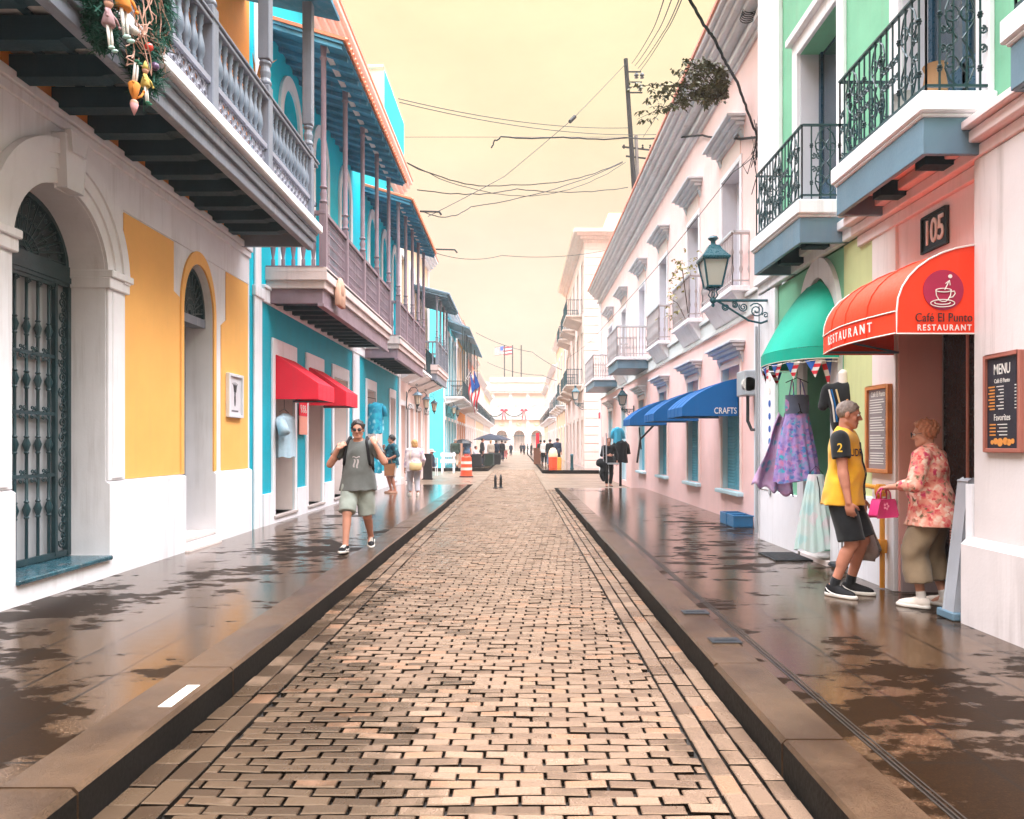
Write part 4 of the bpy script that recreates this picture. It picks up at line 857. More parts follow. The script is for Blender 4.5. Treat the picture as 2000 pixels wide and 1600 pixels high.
def hood(par, X, y0, y1, z, pj, mat):
    m = MB(); st = [(0.06, 0.07), (0.13, 0.07), (0.20, 0.06), (0.26, 0.05)]; q = z
    for p, h in st: m.box(X, X - p * pj / 0.26, y0 - p * 0.55, y1 + p * 0.55, q, q + h - 0.004); q += h
    m.prism([(X, z - 0.14), (X - 0.05, z - 0.02), (X - 0.05, z), (X, z)], 'y', y0 - 0.02, y0 + 0.12); m.prism([(X, z - 0.14), (X - 0.05, z - 0.02), (X - 0.05, z), (X, z)], 'y', y1 - 0.12, y1 + 0.02)
    return m.build('hood', mat, par, bevel=0.006)
for i, (a, b2) in enumerate(WY):
    z0 = 0.72 if i < 4 else 0.2
    fr = MB().box(XP - 0.03, XP, a - 0.1, a, z0, 3.2).box(XP - 0.03, XP, b2, b2 + 0.1, z0, 3.2).box(XP - 0.03, XP, a, b2, 3.08, 3.2)
    wn = fr.build('window' if i < 4 else 'doorway', palepink if i < 4 else white, K, bevel=0.006); hood(wn, XP, a - 0.14, b2 + 0.14, 3.25, 0.30, greyh)
    m = MB(); n = 2
    for k in range(2):
        y0_, y1_ = a + (b2 - a) * k / 2 + 0.012, a + (b2 - a) * (k + 1) / 2 - 0.012
        m.box(XP + 0.10, XP + 0.14, y0_, y1_, z0, 2.75)
        zq = z0 + 0.1
        while zq < 2.6: m.obox((XP + 0.095, (y0_ + y1_) / 2, zq), (0.012, y1_ - y0_ - 0.12, 0.045), Matrix.Rotation(0.5, 3, 'Y')); zq += 0.06
    m.build('shutter', shut if i < 4 else paleblue, wn)
    MB().box(XP + 0.12, XP + 0.2, a, b2, 2.75, 3.2).build('transom', pink, wn)
    if i < 4: MB().box(XP - 0.12, XP + 0.1, a - 0.16, b2 + 0.16, 0.64, 0.715).build('sill', paleblue, wn, bevel=0.01)
    MB().box(XP, XP + 0.12, a, a + 0.01, z0, 3.2).box(XP, XP + 0.12, b2 - 0.01, b2, z0, 3.2).build('reveal', paleblue, wn)
    # upper storey
    fr = MB().box(XP - 0.03, XP, a - 0.1, a, 4.5, 6.85).box(XP - 0.03, XP, b2, b2 + 0.1, 4.5, 6.85).box(XP - 0.03, XP, a - 0.1, b2 + 0.1, 6.85, 6.95)
    wn = fr.build('upper_window', white, K, bevel=0.006); hood(wn, XP, a - 0.16, b2 + 0.16, 7.35, 0.34, greyh)
    MB().box(XP - 0.02, XP, a, b2, 6.95, 7.3).build('frieze_panel', palepink, wn)
    MB().box(XP + 0.28, XP + 0.33, a, b2, 4.5, 6.85).box(XP + 0.25, XP + 0.28, (a + b2) / 2 - 0.03, (a + b2) / 2 + 0.03, 4.5, 6.85).build('shutter', greyw, wn)
    MB().box(XP, XP + 0.32, b2 - 0.012, b2, 4.5, 6.85).box(XP, XP + 0.32, a, a + 0.012, 4.5, 6.85).box(XP, XP + 0.32, a, b2, 6.838, 6.85).build('reveal', greyw, wn)
MB().box(XP - 0.06, XP, 11.0, 36.8, 3.86, 3.94).box(XP - 0.03, XP, 11.0, 36.8, 3.94, 4.22).box(XP - 0.08, XP, 11.0, 36.8, 4.22, 4.30).build('string_course', paint('pale_mint_band', (0.70, 0.72, 0.71), 0.6, 0.06, 0.1, 0.3), K, bevel=0.01)
MB().box(XP - 0.05, XP, 11.16, 12.55, -0.05, 3.86).build('pilaster', paint('blue_white_plaster', (0.68, 0.68, 0.72), 0.6, 0.06, 0.1, 0.4), K, bevel=0.01)
MB().box(XP - 0.05, XP, 36.2, 36.8, -0.05, 8.7).build('pilaster', white, K, bevel=0.01)
m = MB(); q = 8.6
for p, h in ((0.06, 0.10), (0.16, 0.10), (0.12, 0.12), (0.30, 0.12), (0.42, 0.12), (0.52, 0.10), (0.60, 0.09)): m.box(XP - p, XP, 11.0, 36.85, q, q + h - 0.008); q += h
cn = m.build('cornice', paint('pale_grey_cornice', (0.70, 0.69, 0.71), 0.6, 0.08, 0.12, 0.5), K, bevel=0.01)
MB().box(XP - 0.64, XP + 0.1, 11.0, 36.9, q, q + 0.06).build('cornice_cap', salmon, cn)
def balconet(Y0, Y1, pj, zf, big=False, wire=False):
    xo = XP - pj; m = MB().box(XP, xo, Y0, Y1, zf - 0.09, zf)
    if not big: m.prism([(XP, zf - 0.46), (XP - 0.06, zf - 0.44), (xo + 0.06, zf - 0.09), (XP, zf - 0.09)], 'y', Y0 + 0.1, Y1 - 0.1)
    B = m.build('balcony', white, K, bevel=0.008)
    if big: MB().box(XP, xo + 0.06, Y0 + 0.06, Y1 - 0.06, zf - 0.36, zf - 0.09).build('apron', steelblue, B, bevel=0.006)
    m = MB(); xr = xo + 0.04; rh = 0.95
    def run(p, q):
        L = math.dist(p, q); n = max(2, int(L / 0.10)); m.bar((*p, zf + rh), (*q, zf + rh), 0.05); m.bar((*p, zf + 0.1), (*q, zf + 0.1), 0.025)
        for i in range(n + 1):
            t = i / n; c_ = (p[0] + (q[0] - p[0]) * t, p[1] + (q[1] - p[1]) * t, zf)
            m.lathe([(0.012, 0), (0.012, 0.22), (0.035, 0.30), (0.016, 0.38), (0.016, 0.55), (0.03, 0.6), (0.014, 0.66), (0.012, rh)], c_, 6)
    run((XP, Y0 + 0.05), (xr, Y0 + 0.05)); run((xr, Y0 + 0.05), (xr, Y1 - 0.05)); run((xr, Y1 - 0.05), (XP, Y1 - 0.05))
    m.build('railing', paint('white_iron', (0.46, 0.41, 0.41), 0.5, 0.1, 0.1, 0.3), B, smooth=50); 
    MB().box(XP, xr + 0.02, Y0 + 0.02, Y0 + 0.09, zf + rh, zf + rh + 0.04).box(xr - 0.03, xr + 0.04, Y0 + 0.02, Y1 - 0.02, zf + rh, zf + rh + 0.04).build('handrail', greyh, B)
    return B
balconet(12.9, 15.1, 0.34, 4.42); balconet(16.2, 18.0, 0.34, 4.42); balconet(19.7, 21.6, 0.34, 4.42); balconet(22.9, 25.4, 1.05, 4.36, True); balconet(27.3, 29.5, 0.34, 4.42); balconet(30.2, 34.0, 1.05, 4.36, True)
# red bank-like plates on the far pilaster are plain
MB().box(XP - 0.10, XP - 0.055, 36.28, 36.7, 2.9, 3.2).build('wall_plate', paint('crimson_plate', (0.6, 0.05, 0.09), 0.4), K)
# ---------------------------------------------------------------- beyond the side street
stonew = paint('cream_stone_trim', (0.70, 0.60, 0.54), 0.6, 0.08, 0.12, 0.5)
H3 = far_house('tall pale pink corner house with teal balconies beyond the side street', 3.9, S, 43.0, 60.0, 14.2, palepink, palepink, stonew, 5, 2, name='corner_house', depthX=12, z1=5.0, capm=cream, balc_spans=[(45.0, 48.6, 1.0), (50.6, 53.4, 0.9), (55.2, 58.4, 0.9)], balc=tealiron, corn=0.7)
m = MB(); zq = 0.15
while zq < 13.4: m.box(3.86, 5.0, 42.955, 42.998, zq, zq + 0.46); zq += 0.5
m.build('quoin', palepink, H3, bevel=0.012)
MB().box(5.0, 15.9, 42.97, 42.998, 0.1, 13.6).build('side_panel', palepink, H3)
m = MB(); q = 13.5
for p, h in ((0.1, 0.18), (0.3, 0.16), (0.5, 0.16), (0.7, 0.2)): m.box(3.9 - p, 15.9, 43.0 - p, 42.99, q, q + h); q += h
m.build('side_cornice', stonew, H3); MB().box(5.4, 15, 44, 58, 14.2, 15.6).build('roof_storey', cream, H3)
for i in range(5):
    pass
far_house('cream house with balconies beyond the tall pink corner house', 3.9, S, 60.0, 76.0, 11.5, cream, cream, white, 4, 1, name='cream_house', capm=cream, z1=4.6, balc=tealiron)
far_house('pale salmon house far down the right side', 3.9, S, 76.0, 96.0, 10.0, palepink, palepink, white, 5, 1, name='salmon_house', capm=cream, balc=blackiron)
far_house('last cream house on the right before the plaza', 3.9, S, 96.0, 112.0, 9.5, cream, palepink, white, 4, 1, name='plaza_house', capm=cream)
# ---------------------------------------------------------------- palace closing the street
P = thing('palace', 'pale palace with arched gates and three flagpoles closing the far end of the street', 'building', (2, 150, 0))
pal = paint('pale_palace_stone', (0.82, 0.66, 0.58), 0.6, 0.05, 0.1, 0.2)
w = MB(); cs = [-7.2, -3.6, 0.0, 3.6, 7.2]; cs = [c + 0.0 for c in cs]
def ywall(mb, Y, outline, holes, depth):
    k = len(mb.v); mb.wall(Y, outline, holes, -depth, 1)
    for i in range(k, len(mb.v)): x_, y_, z_ = mb.v[i]; mb.v[i] = (y_, x_, z_)
ywall(w, 150, rect(-14, 16, -0.05, 14.5), [arch_hole(c - 1.1, c + 1.1, 0.1, 3.4, 1.1, 12) for c in cs], 1.2); w.box(-14, 16, 151.2, 160, -0.05, 14.5); w.build('wall', pal, P)
for c in cs:
    m = MB()
    for i in range(8): m.box(c - 1.05 + i * 0.3, c - 0.99 + i * 0.3, 150.5, 150.56, 0.1, 4.2)
    m.box(c - 1.1, c + 1.1, 150.5, 150.56, 3.3, 3.45); m.build('gate', steelblue, P)
    MB().prism([(c + (1.1 + 0.3) * math.cos(t) , 3.4 + 1.4 * math.sin(t)) for t in [math.pi * i / 12 for i in range(13)]] + [(c + 1.1 * math.cos(t), 3.4 + 1.1 * math.sin(t)) for t in [math.pi * i / 12 for i in range(12, -1, -1)]], 'y', 149.85, 150).build('archivolt', white, P)
    MB().box(c - 0.6, c + 0.6, 149.9, 150.0, 7.4, 9.6).box(c - 0.8, c + 0.8, 149.8, 150, 9.6, 9.85).build('window', greyw, P)
    ml = MB(); ring(ml, (c, 149.93, 6.0), 0.5, 0.1, (1, 0, 0), n=14); ml.build('medallion', cream, P)
for c in [-9, -5.4, -1.8, 1.8, 5.4, 9]: MB().box(c - 0.3, c + 0.3, 149.75, 150, 0, 12.2).build('pilaster', white, P)
m = MB().box(-14, 16, 149.5, 150, 6.7, 7.0).box(-14, 16, 149.4, 150, 12.2, 12.6).box(-14, 16, 149.2, 150, 12.6, 12.9).box(-6, 6, 149.6, 150.6, 14.5, 15.4); m.build('cornice', white, P)
# ================================================================ AWNINGS
redcloth = paint('crimson_awning_cloth', (0.80, 0.022, 0.05), 0.6, 0.08, 0.1, 0.15, (0.3, 0.1, 0.1))
orangecloth = paint('orange_red_awning_cloth', (0.90, 0.055, 0.018), 0.55, 0.06, 0.1, 0.1)
bluecloth = paint('blue_awning_cloth', (0.004, 0.11, 0.33), 0.6, 0.08, 0.1, 0.12)
greencloth = paint('sea_green_awning_cloth', (0.006, 0.36, 0.25), 0.6, 0.12, 0.1, 0.15)
piping = plain('white_piping', (0.8, 0.76, 0.7), 0.5)
def awning(name, label, X, s, Y0, Y1, prof, zb, mat, group, bow=0.0):
    """prof: (distance from wall, z) from the wall to the front edge; valance drops to zb"""
    t = thing(name, label, 'awning', (X, (Y0 + Y1) / 2, zb), group)
    fr = prof[-1][0]
    def bx(d, y): return X + s * (d + bow * (d / fr) * math.sin(math.pi * (y - Y0) / (Y1 - Y0)))
    N = 14; m = MB(); P = prof + [(fr, zb)]
    m.grid(lambda u, v: (bx(P[min(int(round(v * (len(P) - 1))), len(P) - 1)][0], Y0 + (Y1 - Y0) * u), Y0 + (Y1 - Y0) * u, P[int(round(v * (len(P) - 1)))][1]), N, len(P) - 1)
    m.build('canopy', mat, t, solid=0.006, smooth=30)
    m = MB()
    for q in (0.25, 0.5, 0.75):
        y_ = Y0 + (Y1 - Y0) * q; m.tube([(bx(d, y_) + s * 0.003, y_, z + 0.003) for d, z in P], 0.006, 5)
    m.build('seam', mat, t)
    for yq, e_ in ((Y0, -0.004), (Y1, 0.004)):
        m = MB().prism([(X + s * d, z) for d, z in P] + [(X, zb)], 'y', yq - 0.004 + e_, yq + 0.004 + e_); m.build('side_panel', mat, t)
    m = MB()
    for yq in (Y0 + 0.03, Y1 - 0.03): m.bar((X, yq, zb + 0.02), (X + s * (fr - 0.02), yq, zb + 0.02), 0.02); m.bar((X, yq, zb + 0.02), (X + s * (fr - 0.02), yq, P[-2][1] - 0.02), 0.016)
    m.tube([(bx(fr - 0.015, Y0 + (Y1 - Y0) * k / N), Y0 + (Y1 - Y0) * k / N, zb + 0.02) for k in range(N + 1)], 0.01, 5); m.build('frame', steelblue, t)
    return t, bx
gp = 'red awnings on the turquoise house'
for (a, b2, lab) in ((13.38, 14.52, 'red sloping awning over the doorway nearest the yellow house'), (15.55, 16.62, 'red sloping awning over the second doorway of the turquoise house, behind the first')):
    awning('awning', lab, WL, 1, a, b2, [(0.0, 3.27), (0.40, 3.0), (0.81, 2.72)], 2.43, redcloth, gp)
# cafe awning
pr = [(0.72 * (1 - math.cos(q)) ** 0.9 if False else 0.72 * math.sin(q), 2.66 + 0.53 * math.cos(q) ** 0.95) for q in [math.pi / 2 * k / 9 for k in range(10)]]
CA, cbx = awning('awning', 'curved orange-red cafe awning with a cup emblem and white lettering', WR, -1, 5.79, 7.16, pr, 2.48, orangecloth, None, bow=0.10)
m = MB(); ye = 5.778
m.tube([(WR - d, ye, z) for d, z in pr], 0.007, 5); m.tube([(WR - 0.72, ye, 2.66), (WR - 0.72, ye, 2.48), (WR - 0.005, ye, 2.48)], 0.007, 5)
for zq in (2.66, 2.485): m.tube([(cbx(0.725, 5.79 + 1.37 * k / 14), 5.79 + 1.37 * k / 14, zq) for k in range(15)], 0.006, 5)
m.tube([(WR - d, 7.17, z + 0.004) for d, z in pr], 0.006, 5)
m.build('piping', piping, CA)
crim = plain('crimson_disc', (0.40, 0.008, 0.06), 0.5); inkblack = plain('dark_lettering', (0.02, 0.008, 0.01), 0.5); letw = plain('white_lettering', (0.82, 0.78, 0.72), 0.5)
k_ = 5.785 / 1420 / 3.077
def L2(px, py, y=5.770): return (xx(1350 + px / 3.077, 5.785), y, zz(450 + py / 3.077, 5.785))
cx_, _, cz_ = L2(1512, 360)
emb = MB().lathe([(0.0001, 0), (0.160, 0), (0.160, -0.006), (0.0001, -0.006)], (cx_, 5.781, cz_), 36, 'y').build('emblem', crim, CA)
m = MB(); r_ = 0.0042
def el(px, py, rx, ry, a0=0, a1=360, n=24): return [L2(px + rx * math.cos(R(a0 + (a1 - a0) * i / n)), py + ry * math.sin(R(a0 + (a1 - a0) * i / n))) for i in range(n + 1)]
m.tube(el(1510, 362, 46, 11), r_, 5, False); m.tube([L2(1464, 364), L2(1468, 395), L2(1484, 422), L2(1500, 430), L2(1522, 430), L2(1536, 420), L2(1551, 395), L2(1556, 364)], r_, 5)
m.tube([L2(1556, 370), L2(1575, 368), L2(1580, 382), L2(1566, 402), L2(1546, 406)], r_, 5); m.tube(el(1505, 440, 72, 22), r_, 5, False); m.tube(el(1503, 437, 46, 11, -20, 200), r_, 5)
m.tube([L2(1517, 360), L2(1544, 306)], r_, 5); m.tube([L2(1522, 322), L2(1546, 303), L2(1550, 332)], r_, 5); m.lathe([(0.0001, -0.002), (0.016, -0.002), (0.016, 0.002), (0.0001, 0.002)], L2(1550, 279), 14, 'y')
m.build('cup_mark', letw, emb)
m = MB(); text_mb(m, "Café El Punto", 0.098, L2(1512, 528), (1, 0, 0), (0, 0, 1), 0.004, 1.05, sx=0.80); m.build('lettering', inkblack, CA)
m = MB(); text_mb(m, "RESTAURANT", 0.066, L2(1515, 588), (1, 0, 0), (0, 0, 1), 0.004, 1.35, sx=0.84, bold=0.001); m.build('lettering', letw, CA)
m = MB(); text_mb(m, "RESTAURANT", 0.115, (0, 6.47, 2.572), (0, -1, 0), (0, 0, 1), 0.004, 1.6, sx=0.83, bold=0.001)
for i, v in enumerate(m.v): m.v[i] = (cbx(0.732, v[1]) + v[0], v[1], v[2])
m.build('lettering', letw, CA)
# green dome awning of the dress shop, with bunting
yc = 9.06; GA = thing('awning', 'sea-green domed awning over the dress shop door', 'awning', (WR, yc, 2.6))
def dome(u, v):
    a = math.pi * u; f = (1 - v) ** 0.8 if v < 1 else 0.0
    return (WR - 0.06 - 0.58 * math.sin(a) ** 0.75 * f, yc + 0.74 * math.cos(a) * (1 - v * v * 0.92) ** 0.5, 2.73 + 0.86 * v)
MB().grid(dome, 22, 12).build('canopy', greencloth, GA, solid=0.006, smooth=40)
def rim(u, z=0): p = dome(u, 0); return (p[0], p[1], p[2] - z)
MB().grid(lambda u, v: rim(u, 0.005 + 0.135 * v), 22, 2).build('valance', greencloth, GA, solid=0.006, smooth=60)
MB().tube([rim(k / 22, 0.14) for k in range(23)], 0.008, 5).build('hem', piping, GA)
fb = plain('flag_blue', (0.03, 0.12, 0.45), 0.6); fr_ = plain('flag_red', (0.62, 0.03, 0.05), 0.6); fw = plain('flag_white', (0.78, 0.75, 0.72), 0.6)
BU = thing('bunting', 'string of small red, white and blue pennants along the rim of the green awning', 'bunting', (WR - 0.3, yc, 2.3))
MB().tube([rim(k / 22, 0.15 + 0.03 * abs(math.sin(k * 0.8))) for k in range(23)], 0.004, 4).build('cord', letw, BU)
def pennant(p, q, h, sway, par):
    p = Vector(p); q = Vector(q); a = (p + q) / 2 + Vector((sway[0], sway[1], -h)); m = MB(); d = q - p
    m.mi = 0; m.add([p, p + d * 0.33, a.lerp(p + d * 0.33, 0.66) if False else a], [(0, 1, 2)])
    m = MB(); st = 5
    for i in range(st):
        m.mi = 1 if i % 2 else 2; t0, t1 = i / st, (i + 1) / st
        m.add([p.lerp(a, t0), q.lerp(a, t0), q.lerp(a, t1), p.lerp(a, t1)], [(0, 1, 2, 3)])
    m.mi = 0; n_ = (q - p).cross(a - p).normalized() * 0.004
    for sg in (1, -1): m.add([p + n_ * sg, q.lerp(p, 0.5) * 1.0 + n_ * sg if False else (p + (q - p) * 0.0 + n_ * sg), p.lerp(a, 0.62) + n_ * sg, p.lerp(q, 0.62) + n_ * sg], [(0, 2, 3)])
    m.build('pennant', [fb, fr_, fw], par)
for k in range(7):
    u0 = 0.04 + k * 0.132; pennant(rim(u0, 0.16), rim(u0 + 0.10, 0.16), random.uniform(0.16, 0.22), (random.uniform(-0.05, 0.05), random.uniform(-0.05, 0.05)), BU)
pennant((WR - 0.1, 8.40, 2.62), (WR - 0.22, 8.46, 2.6), 0.36, (0.03, 0.0), BU)
# blue craft-shop awnings
gp = 'blue curved awnings along the pink house'
bl = [(13.62, 14.95, 'near blue curved awning with white lettering, over the window by the meter box'), (16.5, 17.75, 'middle blue curved awning on the pink house'), (20.05, 21.3, 'far blue curved awning on the pink house, tip by the wall lamp')]
for i, (a, b2, lab) in enumerate(bl):
    pq = [(1.05 * (0.5 * math.sin(q) ** 1.15 + 0.5 * q / (math.pi / 2)), 2.30 + 0.54 * (0.55 * math.cos(q) ** 1.1 + 0.45 * (1 - q / (math.pi / 2)))) for q in [math.pi / 2 * k / 8 for k in range(9)]]
    t, _ = awning('awning', lab, XP, -1, a, b2, pq, 2.13, bluecloth, gp)
    if i == 2: MB().tube([(3.95, 21.4, 2.15), (3.60, 21.6, 1.75), (3.52, 21.7, 1.05)], 0.03, 6).tube([(3.55, 21.5, 2.1), (3.62, 21.58, 1.45)], 0.02, 6).build('crank_arm', paint('dark_brown_rod', (0.05, 0.04, 0.035), 0.6), t)
    if i == 0:
        m = MB(); text_mb(m, "CRAFTS", 0.165, (3.86, a - 0.014, 2.225), (1, 0, 0), (0, 0, 1), 0.004, 1.0, sx=0.74); m.build('lettering', letw, t)
# ================================================================ LAMPS
def lantern_body(t, c, k, mat, glassm):
    """four-sided tapering lantern, bottom centre at c"""
    c = Vector(c); b, a, h = 0.105 * k, 0.18 * k, 0.40 * k; m = MB()
    C0 = [c + Vector((sx * b, sy * b, 0)) for sx, sy in ((-1, -1), (1, -1), (1, 1), (-1, 1))]; C1 = [c + Vector((sx * a, sy * a, h)) for sx, sy in ((-1, -1), (1, -1), (1, 1), (-1, 1))]
    for i in range(4):
        m.bar(C0[i], C1[i], 0.022 * k); m.bar(C0[i], C0[(i + 1) % 4], 0.024 * k); m.bar(C1[i], C1[(i + 1) % 4], 0.034 * k)
    m.lathe([(0.11 * k, -0.03 * k), (0.10 * k, 0.0), (0.02 * k, 0.0)], tuple(c), 8); f = m.build('lantern_frame', mat, t)
    g = 0.93; MB().add([c + Vector((v.x - c.x, v.y - c.y, 0)) * g + Vector((0, 0, 0.01 * k)) for v in C0] + [Vector((c.x + (v.x - c.x) * g, c.y + (v.y - c.y) * g, v.z - 0.01 * k)) for v in C1], [(0, 1, 5, 4), (1, 2, 6, 5), (2, 3, 7, 6), (3, 0, 4, 7), (0, 1, 2, 3)]).build('glass', glassm, f)
    m = MB(); zs = [(a * 1.14, h), (a * 1.14, h + 0.03 * k), (a * 0.62, h + 0.15 * k), (a * 0.42, h + 0.22 * k)]
    vs = [c + Vector((sx * r, sy * r, z)) for r, z in zs for sx, sy in ((-1, -1), (1, -1), (1, 1), (-1, 1))]
    fs = [(i * 4 + j, i * 4 + (j + 1) % 4, i * 4 + 4 + (j + 1) % 4, i * 4 + 4 + j) for i in range(3) for j in range(4)] + [(0, 1, 2, 3), (12, 13, 14, 15)]
    m.add(vs, fs); m.lathe([(a * 0.40, h + 0.22 * k), (a * 0.22, h + 0.25 * k), (a * 0.2, h + 0.29 * k), (a * 0.46, h + 0.33 * k), (a * 0.36, h + 0.36 * k), (a * 0.1, h + 0.36 * k), (0.01 * k, h + 0.38 * k)], tuple(c), 8); m.build('lamp_cap', mat, t)
LW = 'wall lamp'
def wall_lamp(label, loc, s, k, mat, glassm, pj=0.86, group=None):
    """lantern standing on a scrolled bracket; local +x points away from the wall"""
    t = thing('wall_lamp', label, LW, (0, 0, 0), group); r = 0.017 * k
    m = MB().box(0, 0.03, -0.03 * k, 0.03 * k, -0.34 * k, 0.16 * k); m.tube([(0.02, 0, 0), (pj, 0, 0.0)], 0.022 * k, 6); m.ball((pj, 0, 0), 0.05 * k, 8, 6); m.ball((pj, 0, -0.07 * k), 0.03 * k, 6, 5)
    m.tube([(0.03, 0, -0.30 * k), (pj * 0.16, 0, -0.34 * k), (pj * 0.38, 0, -0.30 * k), (pj * 0.62, 0, -0.17 * k), (pj * 0.84, 0, -0.05 * k), (pj * 0.92, 0, -0.01)], r, 6)
    for fx, fz, rr_, cc in ((0.24, -0.15, 0.115, 1), (0.47, -0.10, 0.07, -1), (0.62, -0.07, 0.05, 1), (0.78, -0.10, 0.055, -1)):
        scroll(m, (pj * fx, 0, fz * k), rr_ * k, 1.9, r * 0.62, (1, 0, 0), (0, 0, 1), a0=0.6, n=22, ccw=cc)
    scroll(m, (0.07 * k, 0, -0.22 * k), 0.05 * k, 1.3, r * 0.6, (1, 0, 0), (0, 0, 1), n=12)
    m.build('bracket', mat, t)
    m = MB()
    for q in (-1, 1): m.tube([(pj + q * 0.03 * k, 0, 0.03 * k), (pj + q * 0.07 * k, 0, 0.08 * k), (pj + q * 0.045 * k, 0, 0.14 * k), (pj + q * 0.10 * k, 0, 0.19 * k)], r * 0.7, 5); m.tube([(pj, q * 0.03 * k, 0.03 * k), (pj, q * 0.07 * k, 0.08 * k), (pj, q * 0.045 * k, 0.14 * k), (pj, q * 0.10 * k, 0.19 * k)], r * 0.7, 5)
    m.build('lamp_holder', mat, t)
    lantern_body(t, (pj, 0, 0.20 * k), k, mat, glassm)
    t.location = loc; t.rotation_euler = (0, 0, 0 if s > 0 else math.pi); return t
wall_lamp('large teal lantern on a scrolled iron bracket beside the green awning', (WR - 0.02, 10.72, 3.72), -1, 0.98, tealiron, lampglass, 0.84)
l1 = wall_lamp('small teal wall lantern at the far tip of the blue awnings', (XP - 0.01, 25.9, 2.85), -1, 0.80, tealiron, lampglass, 0.42)
l2 = wall_lamp('teal lantern on a dark bracket on the tall pink corner house', (3.86, 43.4, 4.05), -1, 1.1, tealiron, lampglass, 0.5)
def hook_lamp(label, loc, k, group):
    t = thing('hanging_lamp', label, LW, (0, 0, 0), group); r = 0.014 * k; m = MB()
    m.tube([(0.0, 0, -0.18 * k), (0.02 * k, 0, 0.1 * k), (0.06 * k, 0, 0.36 * k), (0.18 * k, 0, 0.55 * k), (0.34 * k, 0, 0.58 * k), (0.44 * k, 0, 0.48 * k)], r, 6); m.box(-0.01, 0.02, -0.03 * k, 0.03 * k, -0.3 * k, 0.4 * k)
    scroll(m, (0.13 * k, 0, -0.19 * k), 0.12 * k, 2.0, r * 0.8, (1, 0, 0), (0, 0, 1), a0=math.pi, n=22); scroll(m, (0.40 * k, 0, 0.66 * k), 0.055 * k, 1.4, r * 0.7, (1, 0, 0), (0, 0, 1), a0=-1.5, n=14); scroll(m, (0.13 * k, 0, 0.42 * k), 0.07 * k, 1.3, r * 0.7, (1, 0, 0), (0, 0, 1), n=14)
    m.build('bracket', iron, t); c = (0.44 * k, 0, 0)
    m = MB().lathe([(0.015, 0.48 * k), (0.03 * k, 0.44 * k), (0.03 * k, 0.40 * k), (0.09 * k, 0.36 * k), (0.20 * k, 0.27 * k), (0.21 * k, 0.25 * k), (0.01, 0.25 * k)], c, 10); m.build('lamp_cap', steelblue, t)
    m = MB().lathe([(0.13 * k, 0.24 * k), (0.08 * k, -0.10 * k), (0.02, -0.11 * k)], c, 8); g = m.build('glass', paint('amber_lamp_glass', (0.70, 0.58, 0.44), 0.2, 0.1, 0.05, 0), t)
    m = MB()
    for q in range(6): a = q * math.pi / 3; m.tube([(c[0] + 0.135 * k * math.cos(a), 0.135 * k * math.sin(a), 0.24 * k), (c[0] + 0.085 * k * math.cos(a), 0.085 * k * math.sin(a), -0.10 * k)], 0.008 * k, 4)
    m.lathe([(0.09 * k, -0.10 * k), (0.05 * k, -0.16 * k), (0.02 * k, -0.2 * k), (0.03 * k, -0.24 * k), (0.004, -0.28 * k)], c, 8); m.build('lantern_frame', iron, t)
    t.location = loc; return t
gp = 'hooked iron lamps on the cream house'
h1 = hook_lamp('hooked iron lamp above the grey post, nearest of three on the cream house', (WL + 0.06, 28.7, 3.28), 1.0, gp)
for lab, y_, in (('middle one of the three hooked iron lamps on the cream house', 31.4), ('third hooked iron lamp on the cream house, by the side street corner', 34.3)):
    c = copy_tree(h1, (WL + 0.06, y_, 3.28)); c['label'] = lab
for lab, y_ in (('near hooked lamp of the pair on the turquoise corner house', 44.6), ('far hooked lamp of the pair on the turquoise corner house', 47.4)):
    c = copy_tree(h1, (WL + 0.06, y_, 3.6)); c['label'] = lab; c['group'] = 'hooked lamps on the turquoise corner house'
# ================================================================ SIGNS
def plate(name, label, cat, X, s, y0, y1, z0, z1, fm, pm_, fw_=0.035, t=0.05):
    o = thing(name, label, cat, (X, (y0 + y1) / 2, z0)); m = MB()
    m.box(X, X + s * t, y0, y0 + fw_, z0, z1).box(X, X + s * t, y1 - fw_, y1, z0, z1).box(X, X + s * t, y0 + fw_, y1 - fw_, z0, z0 + fw_).box(X, X + s * t, y0 + fw_, y1 - fw_, z1 - fw_, z1)
    m.build('frame', fm, o, bevel=0.004); MB().box(X, X + s * t * 0.5, y0 + fw_, y1 - fw_, z0 + fw_, z1 - fw_).build('panel', pm_, o); return o
HS = plate('house_number_sign', 'square black house number sign reading 105 above the red awning', 'sign', WR - 0.002, -1, 6.28, 6.69, 3.34, 3.67, blackiron, blackiron, 0.02, 0.03)
m = MB(); text_mb(m, "105", 0.31, (WR - 0.021, 6.485, 3.50), (0, -1, 0), (0, 0, 1), 0.012, 0.95, sx=0.72, bold=0.004); m.build('numerals', letw, HS)
PW = WR - 0.10
chalk = plain('chalkboard', (0.022, 0.02, 0.03), 0.5)
MN = plate('menu_board', 'black menu board in a red wooden frame on the white pillar', 'menu board', PW, -1, 5.20, 5.62, 1.54, 2.28, paint('red_brown_frame', (0.42, 0.14, 0.10), 0.45, 0.15), chalk, 0.03, 0.04)
orl = plain('orange_lettering', (0.75, 0.30, 0.06), 0.5); Xf = PW - 0.0215
m = MB(); text_mb(m, "MENU", 0.11, (Xf, 5.42, 2.16), (0, -1, 0), (0, 0, 1), 0.002, 1.0, sx=0.62, bold=0.001); text_mb(m, "Café El Punto", 0.045, (Xf, 5.42, 2.075), (0, -1, 0), (0, 0, 1), 0.002, sx=0.7); text_mb(m, "Favorites", 0.07, (Xf, 5.42, 1.80), (0, -1, 0), (0, 0, 1), 0.002, sx=0.72)
